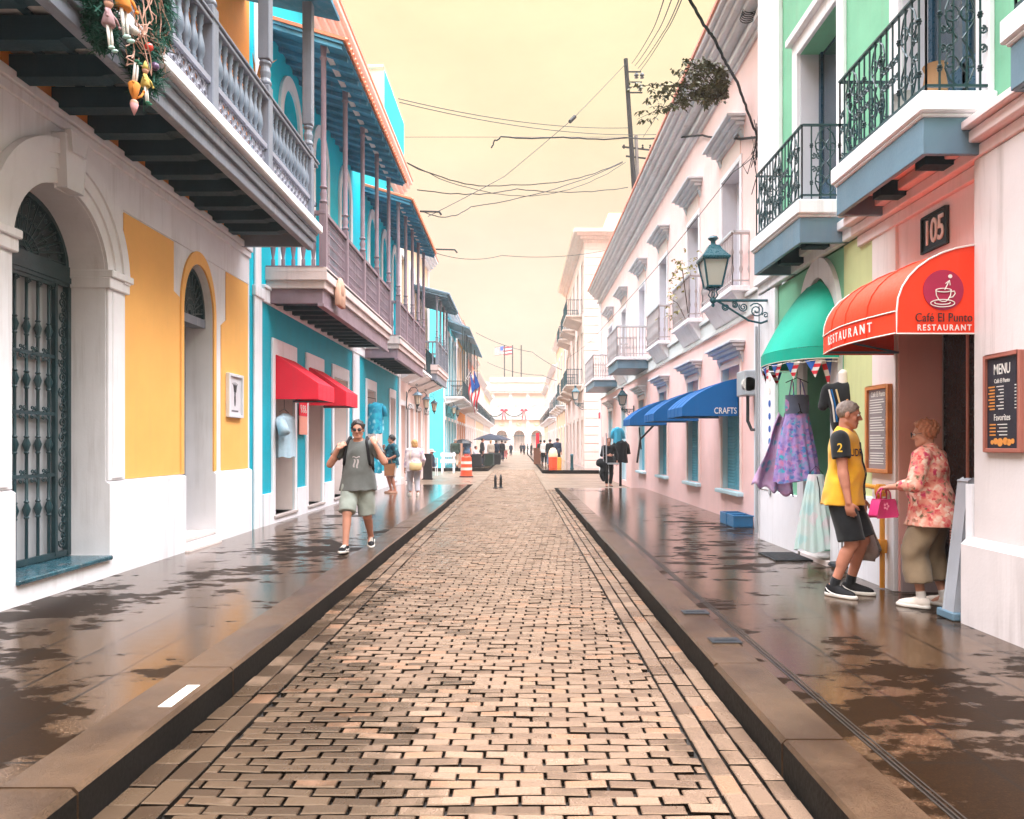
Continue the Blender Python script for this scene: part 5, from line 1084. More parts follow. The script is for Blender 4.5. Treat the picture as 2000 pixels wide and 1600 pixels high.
for k in range(8): m.box(Xf, Xf - 0.001, 5.40, 5.48 - 0.02 * (k % 3), 2.03 - k * 0.024, 2.037 - k * 0.024); m.box(Xf, Xf - 0.001, 5.26, 5.28, 2.03 - k * 0.024, 2.037 - k * 0.024)
for k in range(4): m.box(Xf, Xf - 0.001, 5.36, 5.47 - 0.02 * (k % 2), 1.745 - k * 0.026, 1.752 - k * 0.026)
m.build('lettering', letw, MN)
m = MB()
for k in range(8): m.box(Xf, Xf - 0.001, 5.50, 5.575 - 0.015 * (k % 2), 2.028 - k * 0.024, 2.039 - k * 0.024)
for k in range(4): m.box(Xf, Xf - 0.001, 5.49, 5.56, 1.743 - k * 0.026, 1.754 - k * 0.026)
for k, (a, r_) in enumerate(((5.53, 0.018), (5.49, 0.025), (5.44, 0.032), (5.38, 0.028), (5.34, 0.026), (5.30, 0.02))): m.lathe([(0.001, 0), (r_, 0), (r_, -0.002), (0.001, -0.002)], (Xf, a, 1.615 + 0.008 * (k % 2)), 10, 'x')
m.build('fruit_mark', orl, MN)
MB().box(Xf + 0.001, Xf - 0.001, 5.232, 5.25, 1.72, 2.05).build('blue_stripe', plain('blue_ink', (0.05, 0.14, 0.4), 0.5), MN)
M2 = plate('menu_board', 'grey menu board in an orange wooden frame beside the cafe entrance', 'menu board', WR - 0.032, -1, 7.18, 7.66, 1.31, 2.20, wood, paint('grey_menu_panel', (0.30, 0.25, 0.25), 0.5, 0.1), 0.04, 0.05)
X2 = WR - 0.032 - 0.027; m = MB(); text_mb(m, "Café El Punto", 0.075, (X2, 7.42, 2.11), (0, -1, 0), (0, 0, 1), 0.002, sx=0.72, bold=0.001)
for k in range(26):
    q = 2.05 - k * 0.026
    if k % 7 != 6: m.box(X2, X2 - 0.001, 7.32 + random.uniform(-0.04, 0.05), 7.6 - 0.02 * random.random(), q, q + 0.010); m.box(X2, X2 - 0.001, 7.235, 7.27, q, q + 0.010)
m.build('lettering', letw, M2)
FS = plate('framed_sign', 'white framed sign with a dark hand drawing on the yellow wall', 'sign', WL + 0.012, 1, 11.14, 11.72, 2.02, 2.70, paint('white_painted_frame', (0.72, 0.74, 0.78), 0.4), paint('pale_sign_panel', (0.68, 0.66, 0.70), 0.5, 0.05), 0.045, 0.06)
dkg = plain('dark_grey_ink', (0.05, 0.05, 0.06), 0.5); XFs = WL + 0.012 + 0.031; m = MB()
m.ball((XFs, 11.43, 2.30), (0.004, 0.035, 0.11), 10, 8); m.ball((XFs, 11.43, 2.40), (0.005, 0.028, 0.05), 10, 6)
for q in (-2, -1, 0, 1, 2): m.tube([(XFs, 11.43 + q * 0.012, 2.42), (XFs, 11.43 + q * 0.03, 2.52), (XFs, 11.43 + q * 0.055, 2.58 - abs(q) * 0.012)], [0.012, 0.008, 0.003], 5)
m.build('drawing', dkg, FS); m = MB()
for q in range(5): m.box(XFs - 0.002, XFs + 0.002, 11.30 + q * 0.055, 11.34 + q * 0.055, 2.11, 2.135)
m.build('caption_mark', dkg, FS)
SB = thing('hanging_banner', 'small red and pink banner hanging between two doorways of the turquoise house', 'banner', (WL, 14.95, 1.95))
MB().box(WL + 0.06, WL + 0.075, 14.68, 15.22, 2.18, 2.50).build('red_band', redcloth, SB); MB().box(WL + 0.06, WL + 0.075, 14.68, 15.22, 1.80, 2.176).build('pink_band', salmon, SB)
m = MB()
for a in (14.78, 14.93, 15.06): ring(m, (WL + 0.078, a, 2.36), 0.035, 0.009); ring(m, (WL + 0.078, a + 0.03, 2.28), 0.03, 0.009)
m.build('white_mark', letw, SB)
# ================================================================ UTILITIES
def sticks(name, label, cat, build, mat, group=None, smooth=False):
    m = MB(); build(m); return tag(m.build(name, mat, smooth=smooth), label, cat, group)
polem = paint('weathered_dark_pole', (0.014, 0.013, 0.014), 0.7, 0.3, 0.3, 0.2)
UP_ = thing('utility_pole', 'tall dark timber utility pole rising behind the pink house cornice', 'pole', (7.05, 38.5, 0))
MB().tube([(7.05, 38.5, 0), (6.13, 38.5, 14.5), (5.64, 38.5, 22.0)], [0.17, 0.135, 0.115], 10).build('pole', polem, UP_)
m = MB()
for zq, xq in ((21.3, 5.70), (20.75, 5.74), (20.2, 5.77)): m.bar((xq, 38.45, zq), (xq + 0.75, 38.45, zq), 0.06)
m.build('cross_arm', polem, UP_); m = MB()
for xq, zq in ((6.2, 20.95), (6.4, 20.3), (6.5, 20.95)): m.lathe([(0.02, 0), (0.12, 0.03), (0.05, 0.1), (0.13, 0.16), (0.09, 0.26), (0.03, 0.3)], (xq, 38.45, zq), 8)
m.build('insulator', blackiron, UP_)
U2 = thing('utility_pole', 'shorter grey utility pole with two cross arms just right of the tall one', 'pole', (6.9, 38.9, 0))
MB().tube([(6.9, 38.9, 0), (6.25, 38.9, 18.1)], [0.15, 0.10], 8).build('pole', paint('grey_pole', (0.16, 0.15, 0.14), 0.7, 0.2), U2)
m = MB().bar((5.5, 38.85, 17.5), (7.2, 38.85, 17.3), 0.07).bar((5.7, 38.85, 17.0), (7.0, 38.85, 16.85), 0.07)
for xq in (5.6, 6.0, 6.6, 7.0): m.lathe([(0.03, 0), (0.07, 0.05), (0.03, 0.12), (0.06, 0.18), (0.02, 0.22)], (xq, 38.85, 17.4), 6)
m.build('cross_arm', polem, U2)
def wire(label, pts, r, drop=0.0, jit=0.0, n=14, name='cable'):
    m = MB(); full = []
    for i in range(len(pts) - 1): full += sag(pts[i], pts[i + 1], drop, n, jit)[(0 if i == 0 else 1):]
    m.tube(full, r, 5); return tag(m.build(name, wirem), label, 'cable', 'overhead cables across the street')
pt = lambda x, y, Y: PY(Y, x, y)
HUB = pt(1480, 268, 12.4)
wire('upper thin cable from the turquoise rooftop storey to the utility pole', [pt(778, 193, 28.4), pt(1228, 250, 38.4)], 0.016, 0.35)
wire('second thin cable just under the upper one, running to the utility pole', [pt(780, 200, 28.5), pt(1300, 262, 38.4)], 0.016, 0.45)
wire('thin level cable crossing the street just above the loose black one', [pt(792, 268, 28.6), pt(1225, 268, 38.4)], 0.010, 0.0)
wire('loose thick black cable hooked at its left end, reaching the pink house cable bundle', [HUB, pt(1372, 264, 16), pt(1226, 269, 22), pt(1100, 268, 22), pt(978, 267, 22), pt(966, 274, 22), pt(959, 289, 22)], 0.022, 0.05, 0.012, 8)
g_ = wire('diagonal guy cable from the pole top to the turquoise roof, with a dark splice', [pt(1221, 126, 38.4), pt(1118, 233, 34), pt(985, 345, 31), pt(836, 423, 27)], 0.014, 0.02)
MB().tube([pt(1123, 228, 34.1), pt(1113, 238, 33.9)], 0.09, 6).build('splice', wirem, g_)
wire('sagging cable from the left cornice up to the pole, uppermost of the slack ones', [pt(795, 318, 27), pt(1000, 361, 33), pt(1216, 316, 38.4)], 0.022, 0.35, 0.02)
wire('slack cable with a long belly crossing under the sagging one', [pt(797, 320, 27), pt(1040, 383, 33), pt(1222, 317, 38.4)], 0.014, 0.35, 0.02)
wire('slack cable from the second balcony roof rising to the pole', [pt(826, 413, 27), pt(920, 404, 30), pt(1216, 318, 38.4)], 0.018, 0.3, 0.02)
wire('dark cable running level from the turquoise eave to the pole', [pt(815, 371, 27), pt(1010, 369, 33), pt(1226, 366, 38.4)], 0.020, 0.2, 0.02)
wire('short bracketed cable end poking out from the turquoise eave, upper one', [pt(820, 413, 26), pt(858, 414, 26), pt(862, 420, 26)], 0.035, 0.0)
wire('short bracketed cable end poking out from the cream house eave, lower one', [pt(848, 487, 33), pt(888, 488, 33), pt(893, 494, 33)], 0.035, 0.0)
wire('long thin cable across the street below all the others, reaching the pink cornice', [pt(850, 494, 34), pt(980, 499, 38), pt(1198, 486, 42.7)], 0.014, 0.25)
wire('thin far cable running to the cream house', [pt(930, 650, 80), pt(1040, 688, 75), pt(1140, 738, 60)], 0.03, 0.3)
wire('thin far cable crossing in front of the flagpoles', [pt(952, 708, 90), pt(1060, 733, 85), pt(1150, 745, 60)], 0.03, 0.4)
for i, (x0, x1, lab) in enumerate(((1234, 1297, 'leftmost of the four power lines climbing from the pole top'), (1240, 1312, 'second of the four power lines climbing from the pole top'), (1246, 1327, 'third of the four power lines climbing from the pole top'), (1250, 1332, 'rightmost of the four power lines climbing from the pole top'))):
    wire(lab, [pt(x0, 124 + 5 * i, 38.4), pt(x0 + (x1 - x0) * 0.62, 62, 24), pt(x1, -2, 15), pt(x1 + 190, -420, 8)], 0.014, 0.06)
wire('thin line rising from the short pole past the cornice plant', [pt(1256, 268, 38.5), pt(1330, 150, 24), pt(1408, -5, 15), pt(1500, -300, 9)], 0.012, 0.03)
wire('thick twisted black cable coming down steeply to the cable bundle on the pink house', [HUB, pt(1440, 160, 10.8), pt(1395, 75, 9.8), pt(1346, -3, 9.0), pt(1230, -300, 7.0)], 0.020, 0.03, 0.006)
wire('thin service line slanting down the pink house front to the far balcony', [pt(1478, 300, 12.4), pt(1432, 336, 13.2), pt(1285, 520, 18), pt(1150, 670, 30), pt(1108, 700, 41)], 0.007, 0.02)
m = MB()
for k in range(7): m.tube([Vector(HUB) + Vector((random.uniform(-.12, .08), random.uniform(-.2, .1), random.uniform(-.5, .25))) for _ in range(5)], 0.007, 4)
m.tube([HUB, pt(1460, 340, 12.3), pt(1450, 322, 12.3), pt(1470, 300, 12.3), pt(1478, 345, 12.3), pt(1468, 380, 12.3)], 0.008, 4)
m.tube([HUB, pt(1483, 420, 12.2), pt(1484, 560, 12.1), pt(1486, 720, 12.0)], 0.010, 5); m.tube([HUB, pt(1483, 130, 12.3), pt(1480, 20, 12.3)], 0.010, 5)
tag(m.build('cable_bundle', wirem), 'tangled bundle of black cables on the corner of the pink house', 'cable bundle')
m = MB(); cc = Vector(pt(1466, 26, 12.3))
for k in range(6): ring(m, cc + Vector((0.012 * k - 0.05, 0.0, 0.035 * k - 0.08)), 0.13, 0.008, (0.9, 0, 0.43), (-0.3, 0.5, 0.8), 16, 4)
tag(m.build('cable_coil', wirem), 'coil of spare cable hung under the pink house cornice', 'cable')
MT = thing('meter_box', 'grey electricity meter box with a round dial on the pink house corner', 'meter box', (XP - 0.1, 12.55, 2.4))
gm = paint('grey_meter_casing', (0.36, 0.38, 0.40), 0.4, 0.1, 0.1, 0.4)
MB().box(XP - 0.28, XP - 0.06, 12.3, 12.78, 2.43, 2.86).build('casing', gm, MT, bevel=0.015); MB().lathe([(0.12, 0), (0.12, 0.10), (0.06, 0.14), (0.01, 0.14)], (XP - 0.2, 12.30, 2.62), 14, 'y').build('dial', lampglass, MT)
mm_ = MB().tube([(XP - 0.17, 12.5, 2.44), (XP - 0.17, 12.5, 2.0), (XP - 0.12, 12.45, 1.85), (XP - 0.05, 12.3, 1.85), (XP - 0.05, 12.1, 2.0)], 0.028, 7); mm_.build('conduit', blackiron, MT)
MB().tube([(WR - 0.09, 11.12, 0.25), (WR - 0.09, 11.12, 3.4)], 0.02, 6).tube([(WR - 0.09, 11.0, 0.9), (WR - 0.09, 11.0, 3.7)], 0.012, 6).build('conduit', gm, MT)
for k in range(11):
    c_ = random.choice([fr_, dkg, fb, letw, gm]); q = 2.75 - k * 0.185
    o = MB().prism([(10.62 + 0.045 * math.cos(a), q + 0.05 * math.sin(a)) for a in [math.pi * i / (4 if k % 3 else 6) + 0.4 for i in range(8 if k % 3 else 12)]], 'x', WR - 0.061, WR - 0.066).build('sticker', c_)
    tag(o, ('%s sticker on the white corner column, %s' % ({'flag_red': 'red', 'dark_grey_ink': 'dark grey', 'flag_blue': 'blue', 'white_lettering': 'white', 'grey_meter_casing': 'grey'}[c_.name], ['topmost of the column of stickers', 'second from the top', 'third from the top', 'fourth from the top', 'fifth from the top', 'sixth from the top', 'fifth from the bottom', 'fourth from the bottom', 'third from the bottom', 'second from the bottom', 'lowest of all'][k])), 'sticker', 'stickers on the white corner column')
sticks('gas_pipe', 'bright yellow gas pipe with a valve climbing the white wall base by the cafe', 'pipe', lambda m: (m.tube([(WR - 0.10, 7.25, 0.17), (WR - 0.10, 7.25, 0.98), (WR - 0.10, 7.30, 1.06), (WR - 0.10, 7.30, 1.16), (WR - 0.10, 7.6, 1.17)], 0.026, 8), m.lathe([(0.045, 0), (0.05, 0.03), (0.05, 0.1), (0.045, 0.13)], (WR - 0.10, 7.25, 0.52), 8), m.lathe([(0.05, 0), (0.06, 0.03), (0.06, 0.09), (0.045, 0.12)], (WR - 0.10, 7.28, 1.08), 8), m.lathe([(0.03, 0), (0.045, 0.02), (0.02, 0.08)], (WR - 0.16, 7.25, 0.56), 8)), paint('yellow_gas_pipe', (0.75, 0.30, 0.02), 0.4, 0.15, 0.1, 0.3), smooth=40)
sticks('post', 'plain grey post standing under the nearest hooked lamp on the left', 'post', lambda m: m.lathe([(0.09, 0.16), (0.09, 0.2), (0.045, 0.22), (0.04, 3.0), (0.055, 3.02), (0.01, 3.05)], (WL + 0.12, 28.6, 0), 10), gm, smooth=40)
# ================================================================ PLANT ON THE CORNICE
def leafy(mb, c, size, n=5, up=0.2):
    for k in range(n):
        a = random.uniform(0, 6.28); d = Vector((math.cos(a), math.sin(a), random.uniform(-0.7, up))).normalized(); L = size * random.uniform(0.7, 1.2)
        sd = d.cross(Vector((random.uniform(-1, 1), random.uniform(-1, 1), 1))).normalized() * L * 0.27; p = Vector(c)
        mb.add([p, p + d * L * 0.5 + sd, p + d * L + Vector((0, 0, -L * 0.25)), p + d * L * 0.5 - sd], [(0, 1, 2, 3)])
leafm = paint('olive_leaf', (0.105, 0.105, 0.040), 0.5, 0.5, 0, 0, scale=9); leafy2 = paint('yellow_green_leaf', (0.30, 0.26, 0.05), 0.5, 0.4, 0, 0, scale=9)
twig = paint('brown_twig', (0.07, 0.045, 0.03), 0.7, 0.2)
PL = thing('cornice_shrub', 'leafy wild shrub growing sideways out of the pink house cornice', 'plant', pt(1418, 195, 12.95))
ms, ml = MB(), MB(); root = Vector(pt(1420, 192, 13.3))
for (x, y, Y) in ((1228, 170, 12.3), (1262, 195, 12.6), (1245, 233, 12.5), (1300, 214, 12.7), (1312, 140, 12.6), (1340, 120, 12.8), (1365, 118, 13.0), (1290, 172, 12.9), (1385, 130, 13.2), (1400, 165, 13.0), (1375, 205, 13.1), (1350, 165, 12.6), (1330, 195, 12.9), (1405, 140, 12.8)):
    tip = Vector(pt(x, y, Y)); mid = root.lerp(tip, 0.5) + Vector((0, random.uniform(-.15, .15), 0.10))
    pts = [root, root.lerp(mid, 0.5), mid, mid.lerp(tip, 0.5) + Vector((0, 0, 0.03)), tip]; ms.tube(pts, [0.016, 0.012, 0.009, 0.006, 0.003], 5)
    for k in range(42):
        t = random.uniform(0.22, 1.0); i = min(3, int(t * 4)); q = pts[i].lerp(pts[i + 1], t * 4 - i) + Vector((random.gauss(0, .03), random.gauss(0, .07), random.gauss(0, .04)))
        leafy(ml, q, 0.085, 4)
ms.build('stem', twig, PL); ml.build('foliage', leafm, PL)
ml = MB(); tp = thing('climbing_plant', 'yellow-green trailing plant on the small white balcony beside the lantern', 'plant', (3.7, 16.3, 5.3))
for k in range(70):
    q = Vector((3.72 + random.gauss(0, 0.16), 16.5 + random.gauss(0, 0.5), 5.45 + abs(random.gauss(0, 0.18)))) if k < 45 else Vector((3.62 + random.gauss(0, 0.08), 17.3 + random.gauss(0, 0.4), 4.8 + random.gauss(0, 0.3)))
    leafy(ml, q, 0.09, 3)
ml.build('foliage', leafy2, tp); MB().tube([(3.8, 16.3, 4.45), (3.75, 16.4, 5.0), (3.7, 16.5, 5.6)], 0.012, 5).tube([(3.8, 16.6, 4.45), (3.7, 17.0, 4.9), (3.6, 17.4, 5.1)], 0.01, 5).build('stem', twig, tp)
# ================================================================ STREET PIECES
DG = MB().box(3.16, 3.62, 8.95, 9.62, PZ + 0.002, PZ + 0.016)
for k in range(9): DG.box(3.18, 3.60, 9.0 + k * 0.068, 9.03 + k * 0.068, PZ + 0.016, PZ + 0.022)
tag(DG.build('drain_cover', blackiron), 'dark rectangular drain cover set in the pavement before the dress shop', 'drain cover')
BN = plain('blue_plastic', (0.02, 0.14, 0.30), 0.35)
for i, (yb, lab) in enumerate(((12.75, 'near one of the two blue crates on the pavement by the pink wall'), (13.2, 'far one of the two blue crates on the pavement by the pink wall'))):
    m = MB(); x0, x1, y0, y1, z0, z1 = 3.70, 4.04, yb - 0.20, yb + 0.20, PZ, PZ + 0.21
    m.box(x0, x1, y0, y1, z0, z0 + 0.02).box(x0, x0 + 0.02, y0, y1, z0 + 0.02, z1).box(x1 - 0.02, x1, y0, y1, z0 + 0.02, z1).box(x0 + 0.02, x1 - 0.02, y0, y0 + 0.02, z0 + 0.02, z1).box(x0 + 0.02, x1 - 0.02, y1 - 0.02, y1, z0 + 0.02, z1).box(x0 - 0.02, x1 + 0.02, y0 - 0.02, y0, z1 - 0.02, z1)
    tag(m.build('crate', BN, bevel=0.006), lab, 'crate', 'blue crates by the pink wall')
bar = thing('traffic_barrel', 'orange traffic barrel with white bands at the end of the left pavement', 'traffic barrel', (-2.58, 35.5, 0.01))
ob = plain('orange_barrel_plastic', (0.85, 0.09, 0.03), 0.4); wb = plain('reflective_white_band', (0.8, 0.74, 0.66), 0.3)
MB().lathe([(0.30, 0.0), (0.30, 0.09), (0.285, 0.1), (0.275, 0.34), (0.27, 0.46), (0.262, 0.60), (0.256, 0.75), (0.245, 0.98), (0.2, 1.0), (0.05, 1.0)], (-2.58, 35.5, 0.0), 24).build('barrel', ob, bar, smooth=40)
for z0, r0 in ((0.34, 0.281), (0.64, 0.268)): MB().lathe([(r0, z0), (r0 - 0.004, z0 + 0.13), (r0 - 0.02, z0 + 0.13), (r0 - 0.016, z0)], (-2.58, 35.5, 0), 24).build('band', wb, bar, smooth=40)
MB().lathe([(0.34, 0.0), (0.34, 0.05), (0.30, 0.06)], (-2.58, 35.5, 0.0), 20).build('base', black, bar); MB().tube([(-2.66, 35.5, 0.99), (-2.64, 35.5, 1.08), (-2.52, 35.5, 1.08), (-2.50, 35.5, 0.99)], 0.018, 6).build('handle', ob, bar)
for X_, lab in ((-0.86, 'left one of two slim black bollards in the road'), (-0.67, 'right one of two slim black bollards in the road')):
    o = MB().lathe([(0.085, 0.0), (0.085, 0.03), (0.05, 0.05), (0.045, 0.34), (0.055, 0.36), (0.045, 0.39), (0.03, 0.47), (0.004, 0.52)], (X_, 26.3 + (X_ + .86), 0.0), 12).build('bollard', blackiron, smooth=40); tag(o, lab, 'bollard', 'black bollards in the road')
# white folding barricade and black sign box on the left pavement
t = thing('barricade', 'white folding barricade standing by the turquoise corner house', 'barricade', (-4.0, 41.0, 0.0)); m = MB()
for q in (-1, 1): MB().bar((-4.32, 41 + q * 0.28, 0.0), (-4.32, 41, 1.15), 0.07).bar((-3.68, 41 + q * 0.28, 0.0), (-3.68, 41, 1.15), 0.07).build('leg', white, t)
for zq in (0.55, 0.92): MB().box(-4.42, -3.58, 40.78 + (zq - 0.55) * 0.25, 40.81 + (zq - 0.55) * 0.25, zq, zq + 0.2).build('board', white, t)
t = thing('sign_box', 'narrow black standing sign box behind the two women', 'sign', (-4.12, 33.0, 0.01)); MB().box(-4.34, -3.95, 32.8, 33.1, 0.03, 1.18).build('body', black, t, bevel=0.02); MB().box(-4.38, -3.92, 32.76, 33.14, 0.01, 0.05).build('base', black, t)
# folded grey board leaning at the cafe entrance
t = thing('folding_table', 'tall grey folded table leaning upright against the white pillar', 'folding table', (3.72, 6.0, PZ))
gs = paint('scuffed_grey_plastic', (0.40, 0.42, 0.46), 0.4, 0.15, 0.15, 0.5, (0.1, 0.1, 0.1)); m = MB()
m.prism([(3.53, PZ + 0.02), (3.62, PZ + 0.02), (3.74, 1.28), (3.70, 1.32), (3.66, 1.30)], 'y', 5.93, 6.06); m.build('leaf', gs, t, bevel=0.012)
MB().prism([(3.63, PZ + 0.02), (3.80, PZ + 0.02), (3.83, 1.31), (3.745, 1.31)], 'y', 5.96, 6.09).build('leaf', gs, t, bevel=0.012)
MB().box(3.52, 3.90, 5.9, 6.14, PZ, PZ + 0.07).build('foot', steelblue, t, bevel=0.01); MB().bar((3.66, 5.925, 0.35), (3.73, 5.925, 1.2), 0.014).box(3.70, 3.82, 5.92, 5.956, 1.12, 1.14).build('hinge', gm, t)
t = plate('notice', 'small dark framed notice inside the cafe entrance by the pillar', 'sign', WR + 0.44, -1, 5.81, 6.02, 1.32, 1.66, salmon, chalk, 0.012, 0.02)
# ================================================================ FLAGS
def flag(mb_mats, P0, ux, uz, w, h, par, kind):
    ux = Vector(ux); uz = Vector(uz); P0 = Vector(P0); n = ux.cross(uz).normalized(); m = MB(); N = 10
    st = 13 if kind == 'stars' else 5
    for i in range(st):
        m.mi = 0 if i % 2 == 0 else 1
        def f(u, v, i=i): return P0 + ux * w * u + uz * (-h * (i + v) / st) + n * (0.10 * h * math.sin(u * 7)) - uz * (0.12 * h * u)
        m.grid(f, N, 1)
        m.m[-N:] = [m.mi] * N
    m.mi = 2
    if kind == 'stars':
        for sg in (0.012, -0.012): m.grid(lambda u, v: P0 + ux * w * 0.42 * u - uz * (h * 0.54 * v) + n * (0.10 * h * math.sin(u * 0.42 * 7) + sg * h) - uz * (0.12 * h * u * 0.42), 5, 3)
    else:
        for sg in (0.012, -0.012):
            g = lambda u, v: P0 + ux * w * u - uz * (h * v) + n * (0.10 * h * math.sin(u * 7) + sg * h) - uz * (0.12 * h * u)
            m.add([g(0, 0), g(0, 1), g(0.5, 0.5)], [(0, 1, 2)])
    return m.build('cloth', mb_mats, par)
fms = [fr_, fw, fb]
for (x, y0_, lab, kind, w_, h_) in ((985, 673, 'striped flag with a starred blue canton on the left flagpole of the palace', 'stars', -1.9, 1.7), (1001, 673, 'flag of five stripes and a blue triangle on the middle flagpole of the palace', 'tri', -1.8, 1.7), (1018, 673, 'bare flagpole at the right of the three on the palace', None, 0, 0)):
    X_ = xx(x, 150); t = thing('flagpole', lab, 'flagpole', (X_, 151, 14.5)); MB().tube([(X_, 151, 14.5), (X_, 151, zz(673, 150))], 0.12, 6).build('pole', polem, t)
    if kind: flag(fms, (X_ - 0.1, 151, zz(675, 150)), (1, 0, 0), (0, 0, 1), w_, h_, t, kind)
for (p0, p1, lab, ln) in (((-4.4, 46.5, 3.9), (-3.05, 45.6, 6.2), 'near slanting flag of stripes and a blue triangle on the turquoise corner house', 1.5), ((-4.4, 48.4, 4.6), (-2.9, 47.6, 6.5), 'far slanting striped flag on the turquoise corner house', 1.6)):
    t = thing('wall_flag', lab, 'flag', p0, 'flags on the turquoise corner house'); MB().tube([p0, p1], 0.025, 6).build('pole', letw, t)
    d = (Vector(p1) - Vector(p0)).normalized(); flag(fms, Vector(p1) - d * 0.1, tuple(-d * 0.7 + Vector((0.25, 0, -0.45))), (-0.35, 0, 0.9), ln, 1.1, t, 'tri')
# garland with red bows across the far palace front
t = thing('bow_garland', 'green garland with red bows hung across the palace front', 'garland', (0, 149, 8)); m = MB(); bows = [-6.8, -3.1, 1.0]
for a, b2 in zip(bows, bows[1:]): m.tube(sag((a, 149.1, 8.4), (b2, 149.1, 8.4), 1.1, 12), 0.12, 6)
m.build('greenery', paint('dark_fir_green', (0.02, 0.05, 0.03), 0.8, 0.3), t)
for a in bows:
    m = MB(); m.ball((a - 0.4, 149, 8.6), (0.4, 0.15, 0.28), 8, 6); m.ball((a + 0.4, 149, 8.6), (0.4, 0.15, 0.28), 8, 6); m.tube([(a - 0.1, 149, 8.4), (a - 0.3, 149, 7.4), (a - 0.4, 149, 6.6)], 0.1, 5); m.tube([(a + 0.1, 149, 8.4), (a + 0.2, 149, 7.5), (a + 0.4, 149, 6.6)], 0.1, 5); m.build('bow', redcloth, t)
# ================================================================ GARLAND AND DOLLS ON THE NEAR BALCONY
fir = paint('fir_garland_green', (0.012, 0.085, 0.055), 0.7, 0.5, 0, 0, scale=14); XG = XB + 0.07
def fir_rope(name, label, path, rad, n):
    t = thing(name, label, 'garland', path[0], 'garlands on the near balcony'); m = MB(); pts = [Vector(p) for p in path]
    for k in range(n):
        u = random.random() * (len(pts) - 1); i = min(int(u), len(pts) - 2); p = pts[i].lerp(pts[i + 1], u - i) + Vector((random.gauss(0, rad * .35), random.gauss(0, rad * .4), random.gauss(0, rad * .35)))
        d = Vector((random.gauss(0, 1), random.gauss(0, 1), random.gauss(-.2, 1))).normalized(); L = rad * random.uniform(0.6, 1.1); sd = d.orthogonal().normalized() * 0.007
        for q in (-0.5, 0, 0.5):
            dd = (d + Vector((random.gauss(0, .4), random.gauss(0, .4), random.gauss(0, .4)))).normalized(); m.add([p - sd, p + sd, p + dd * L + sd * 0.4, p + dd * L - sd * 0.4], [(0, 1, 2, 3)])
    m.build('needles', fir, t); MB().tube(pts, 0.02, 5).build('stem', twig, t); return t
g1 = fir_rope('garland', 'thick green fir garland hanging at the end of the lattice balcony front', [PX(XG, 300, -60), PX(XG, 310, 25), PX(XG, 298, 60), PX(XG, 275, 110), PX(XG, 285, 165)], 0.13, 1500)
g2 = fir_rope('garland', 'green fir garland clump at the far left of the balcony, behind the orange doll', [PX(XG, 205, -60), PX(XG, 190, 10), PX(XG, 196, 50), PX(XG, 204, 75)], 0.12, 1000)
m = MB(); tan = plain('tan_ribbon', (0.55, 0.33, 0.25), 0.6)
for k in range(16):
    c_ = Vector(PX(XG + 0.08, random.uniform(255, 318), random.uniform(-10, 115))); pts = [c_ + Vector((random.gauss(0, .03), random.gauss(0, .11), random.gauss(0, .12))) for _ in range(6)]
    sm = []
    for i in range(len(pts) - 1):
        for q in range(4): sm.append(pts[i].lerp(pts[i + 1], q / 4) + Vector((0, 0.03 * math.sin(q), 0)))
    m.tube(sm, 0.005, 4)
m.build('ribbon', tan, g1)
for k, (x, y) in enumerate(((291, 92), (262, 60), (303, 130))): MB().ball(PX(XG + 0.12, x, y), 0.035, 10, 7).build('bauble', [plain('red_bauble', (0.7, 0.05, 0.03), 0.2), letw, plain('purple_bauble', (0.15, 0.08, 0.18), 0.3)][k], g1, smooth=True)
skind = plain('doll_skin', (0.75, 0.42, 0.30), 0.6)
def doll(label, P0, k, cloth, shoe, flip=False, hatc=None):
    t = thing('doll', label, 'doll', P0, 'cloth dolls on the near balcony garlands'); P0 = Vector(P0); z = lambda q: (q if not flip else -q) * k
    A = lambda x, y, q: (P0.x + x * k, P0.y + y * k, P0.z + z(q))
    sx = 1
    MB().lathe([(0.10 * k, z(0.0)), (0.13 * k, z(0.04)), (0.09 * k, z(0.22)), (0.045 * k, z(0.34)), (0.03 * k, z(0.36))], tuple(P0), 12).build('tunic', cloth, t, smooth=True)
    h = MB().ball(A(0, 0, 0.45), 0.085 * k, 12, 9).ball(A(0.082, 0, 0.44), 0.014 * k, 6, 5).build('head', skind, t, smooth=True)
    MB().ball(A(0.07, 0.03, 0.47), 0.012 * k, 6, 5).ball(A(0.07, -0.03, 0.47), 0.012 * k, 6, 5).build('eye', black, h)
    MB().lathe([(0.092 * k, z(0.47)), (0.06 * k, z(0.60)), (0.01 * k, z(0.72))], tuple(P0), 10).build('hat', hatc or cloth, t, smooth=True)
    for q in (-1, 1):
        MB().tube([A(0, q * 0.08, 0.30), A(0.06, q * 0.18, 0.22), A(0.09, q * 0.22, 0.12)], [0.03 * k, 0.026 * k, 0.022 * k], 7).ball(A(0.10, q * 0.225, 0.09), 0.032 * k, 7, 5).build('arm', cloth, t, smooth=True)
        lg = MB().tube([A(0, q * 0.05, 0.03), A(0.03, q * 0.06, -0.2), A(0.05, q * 0.06, -0.42)], [0.03 * k, 0.027 * k, 0.022 * k], 7).build('leg', letw, t, smooth=True)
        MB().ball(A(0.09, q * 0.06, -0.45), (0.07 * k, 0.035 * k, 0.035 * k), 8, 6).build('shoe', shoe, lg, smooth=True)
doll('orange doll with a pale skirt sitting high on the balcony garland', PX(XG + 0.15, 240, 20), 0.50, plain('orange_felt', (0.80, 0.30, 0.06), 0.8), plain('mint_felt', (0.45, 0.65, 0.58), 0.8))
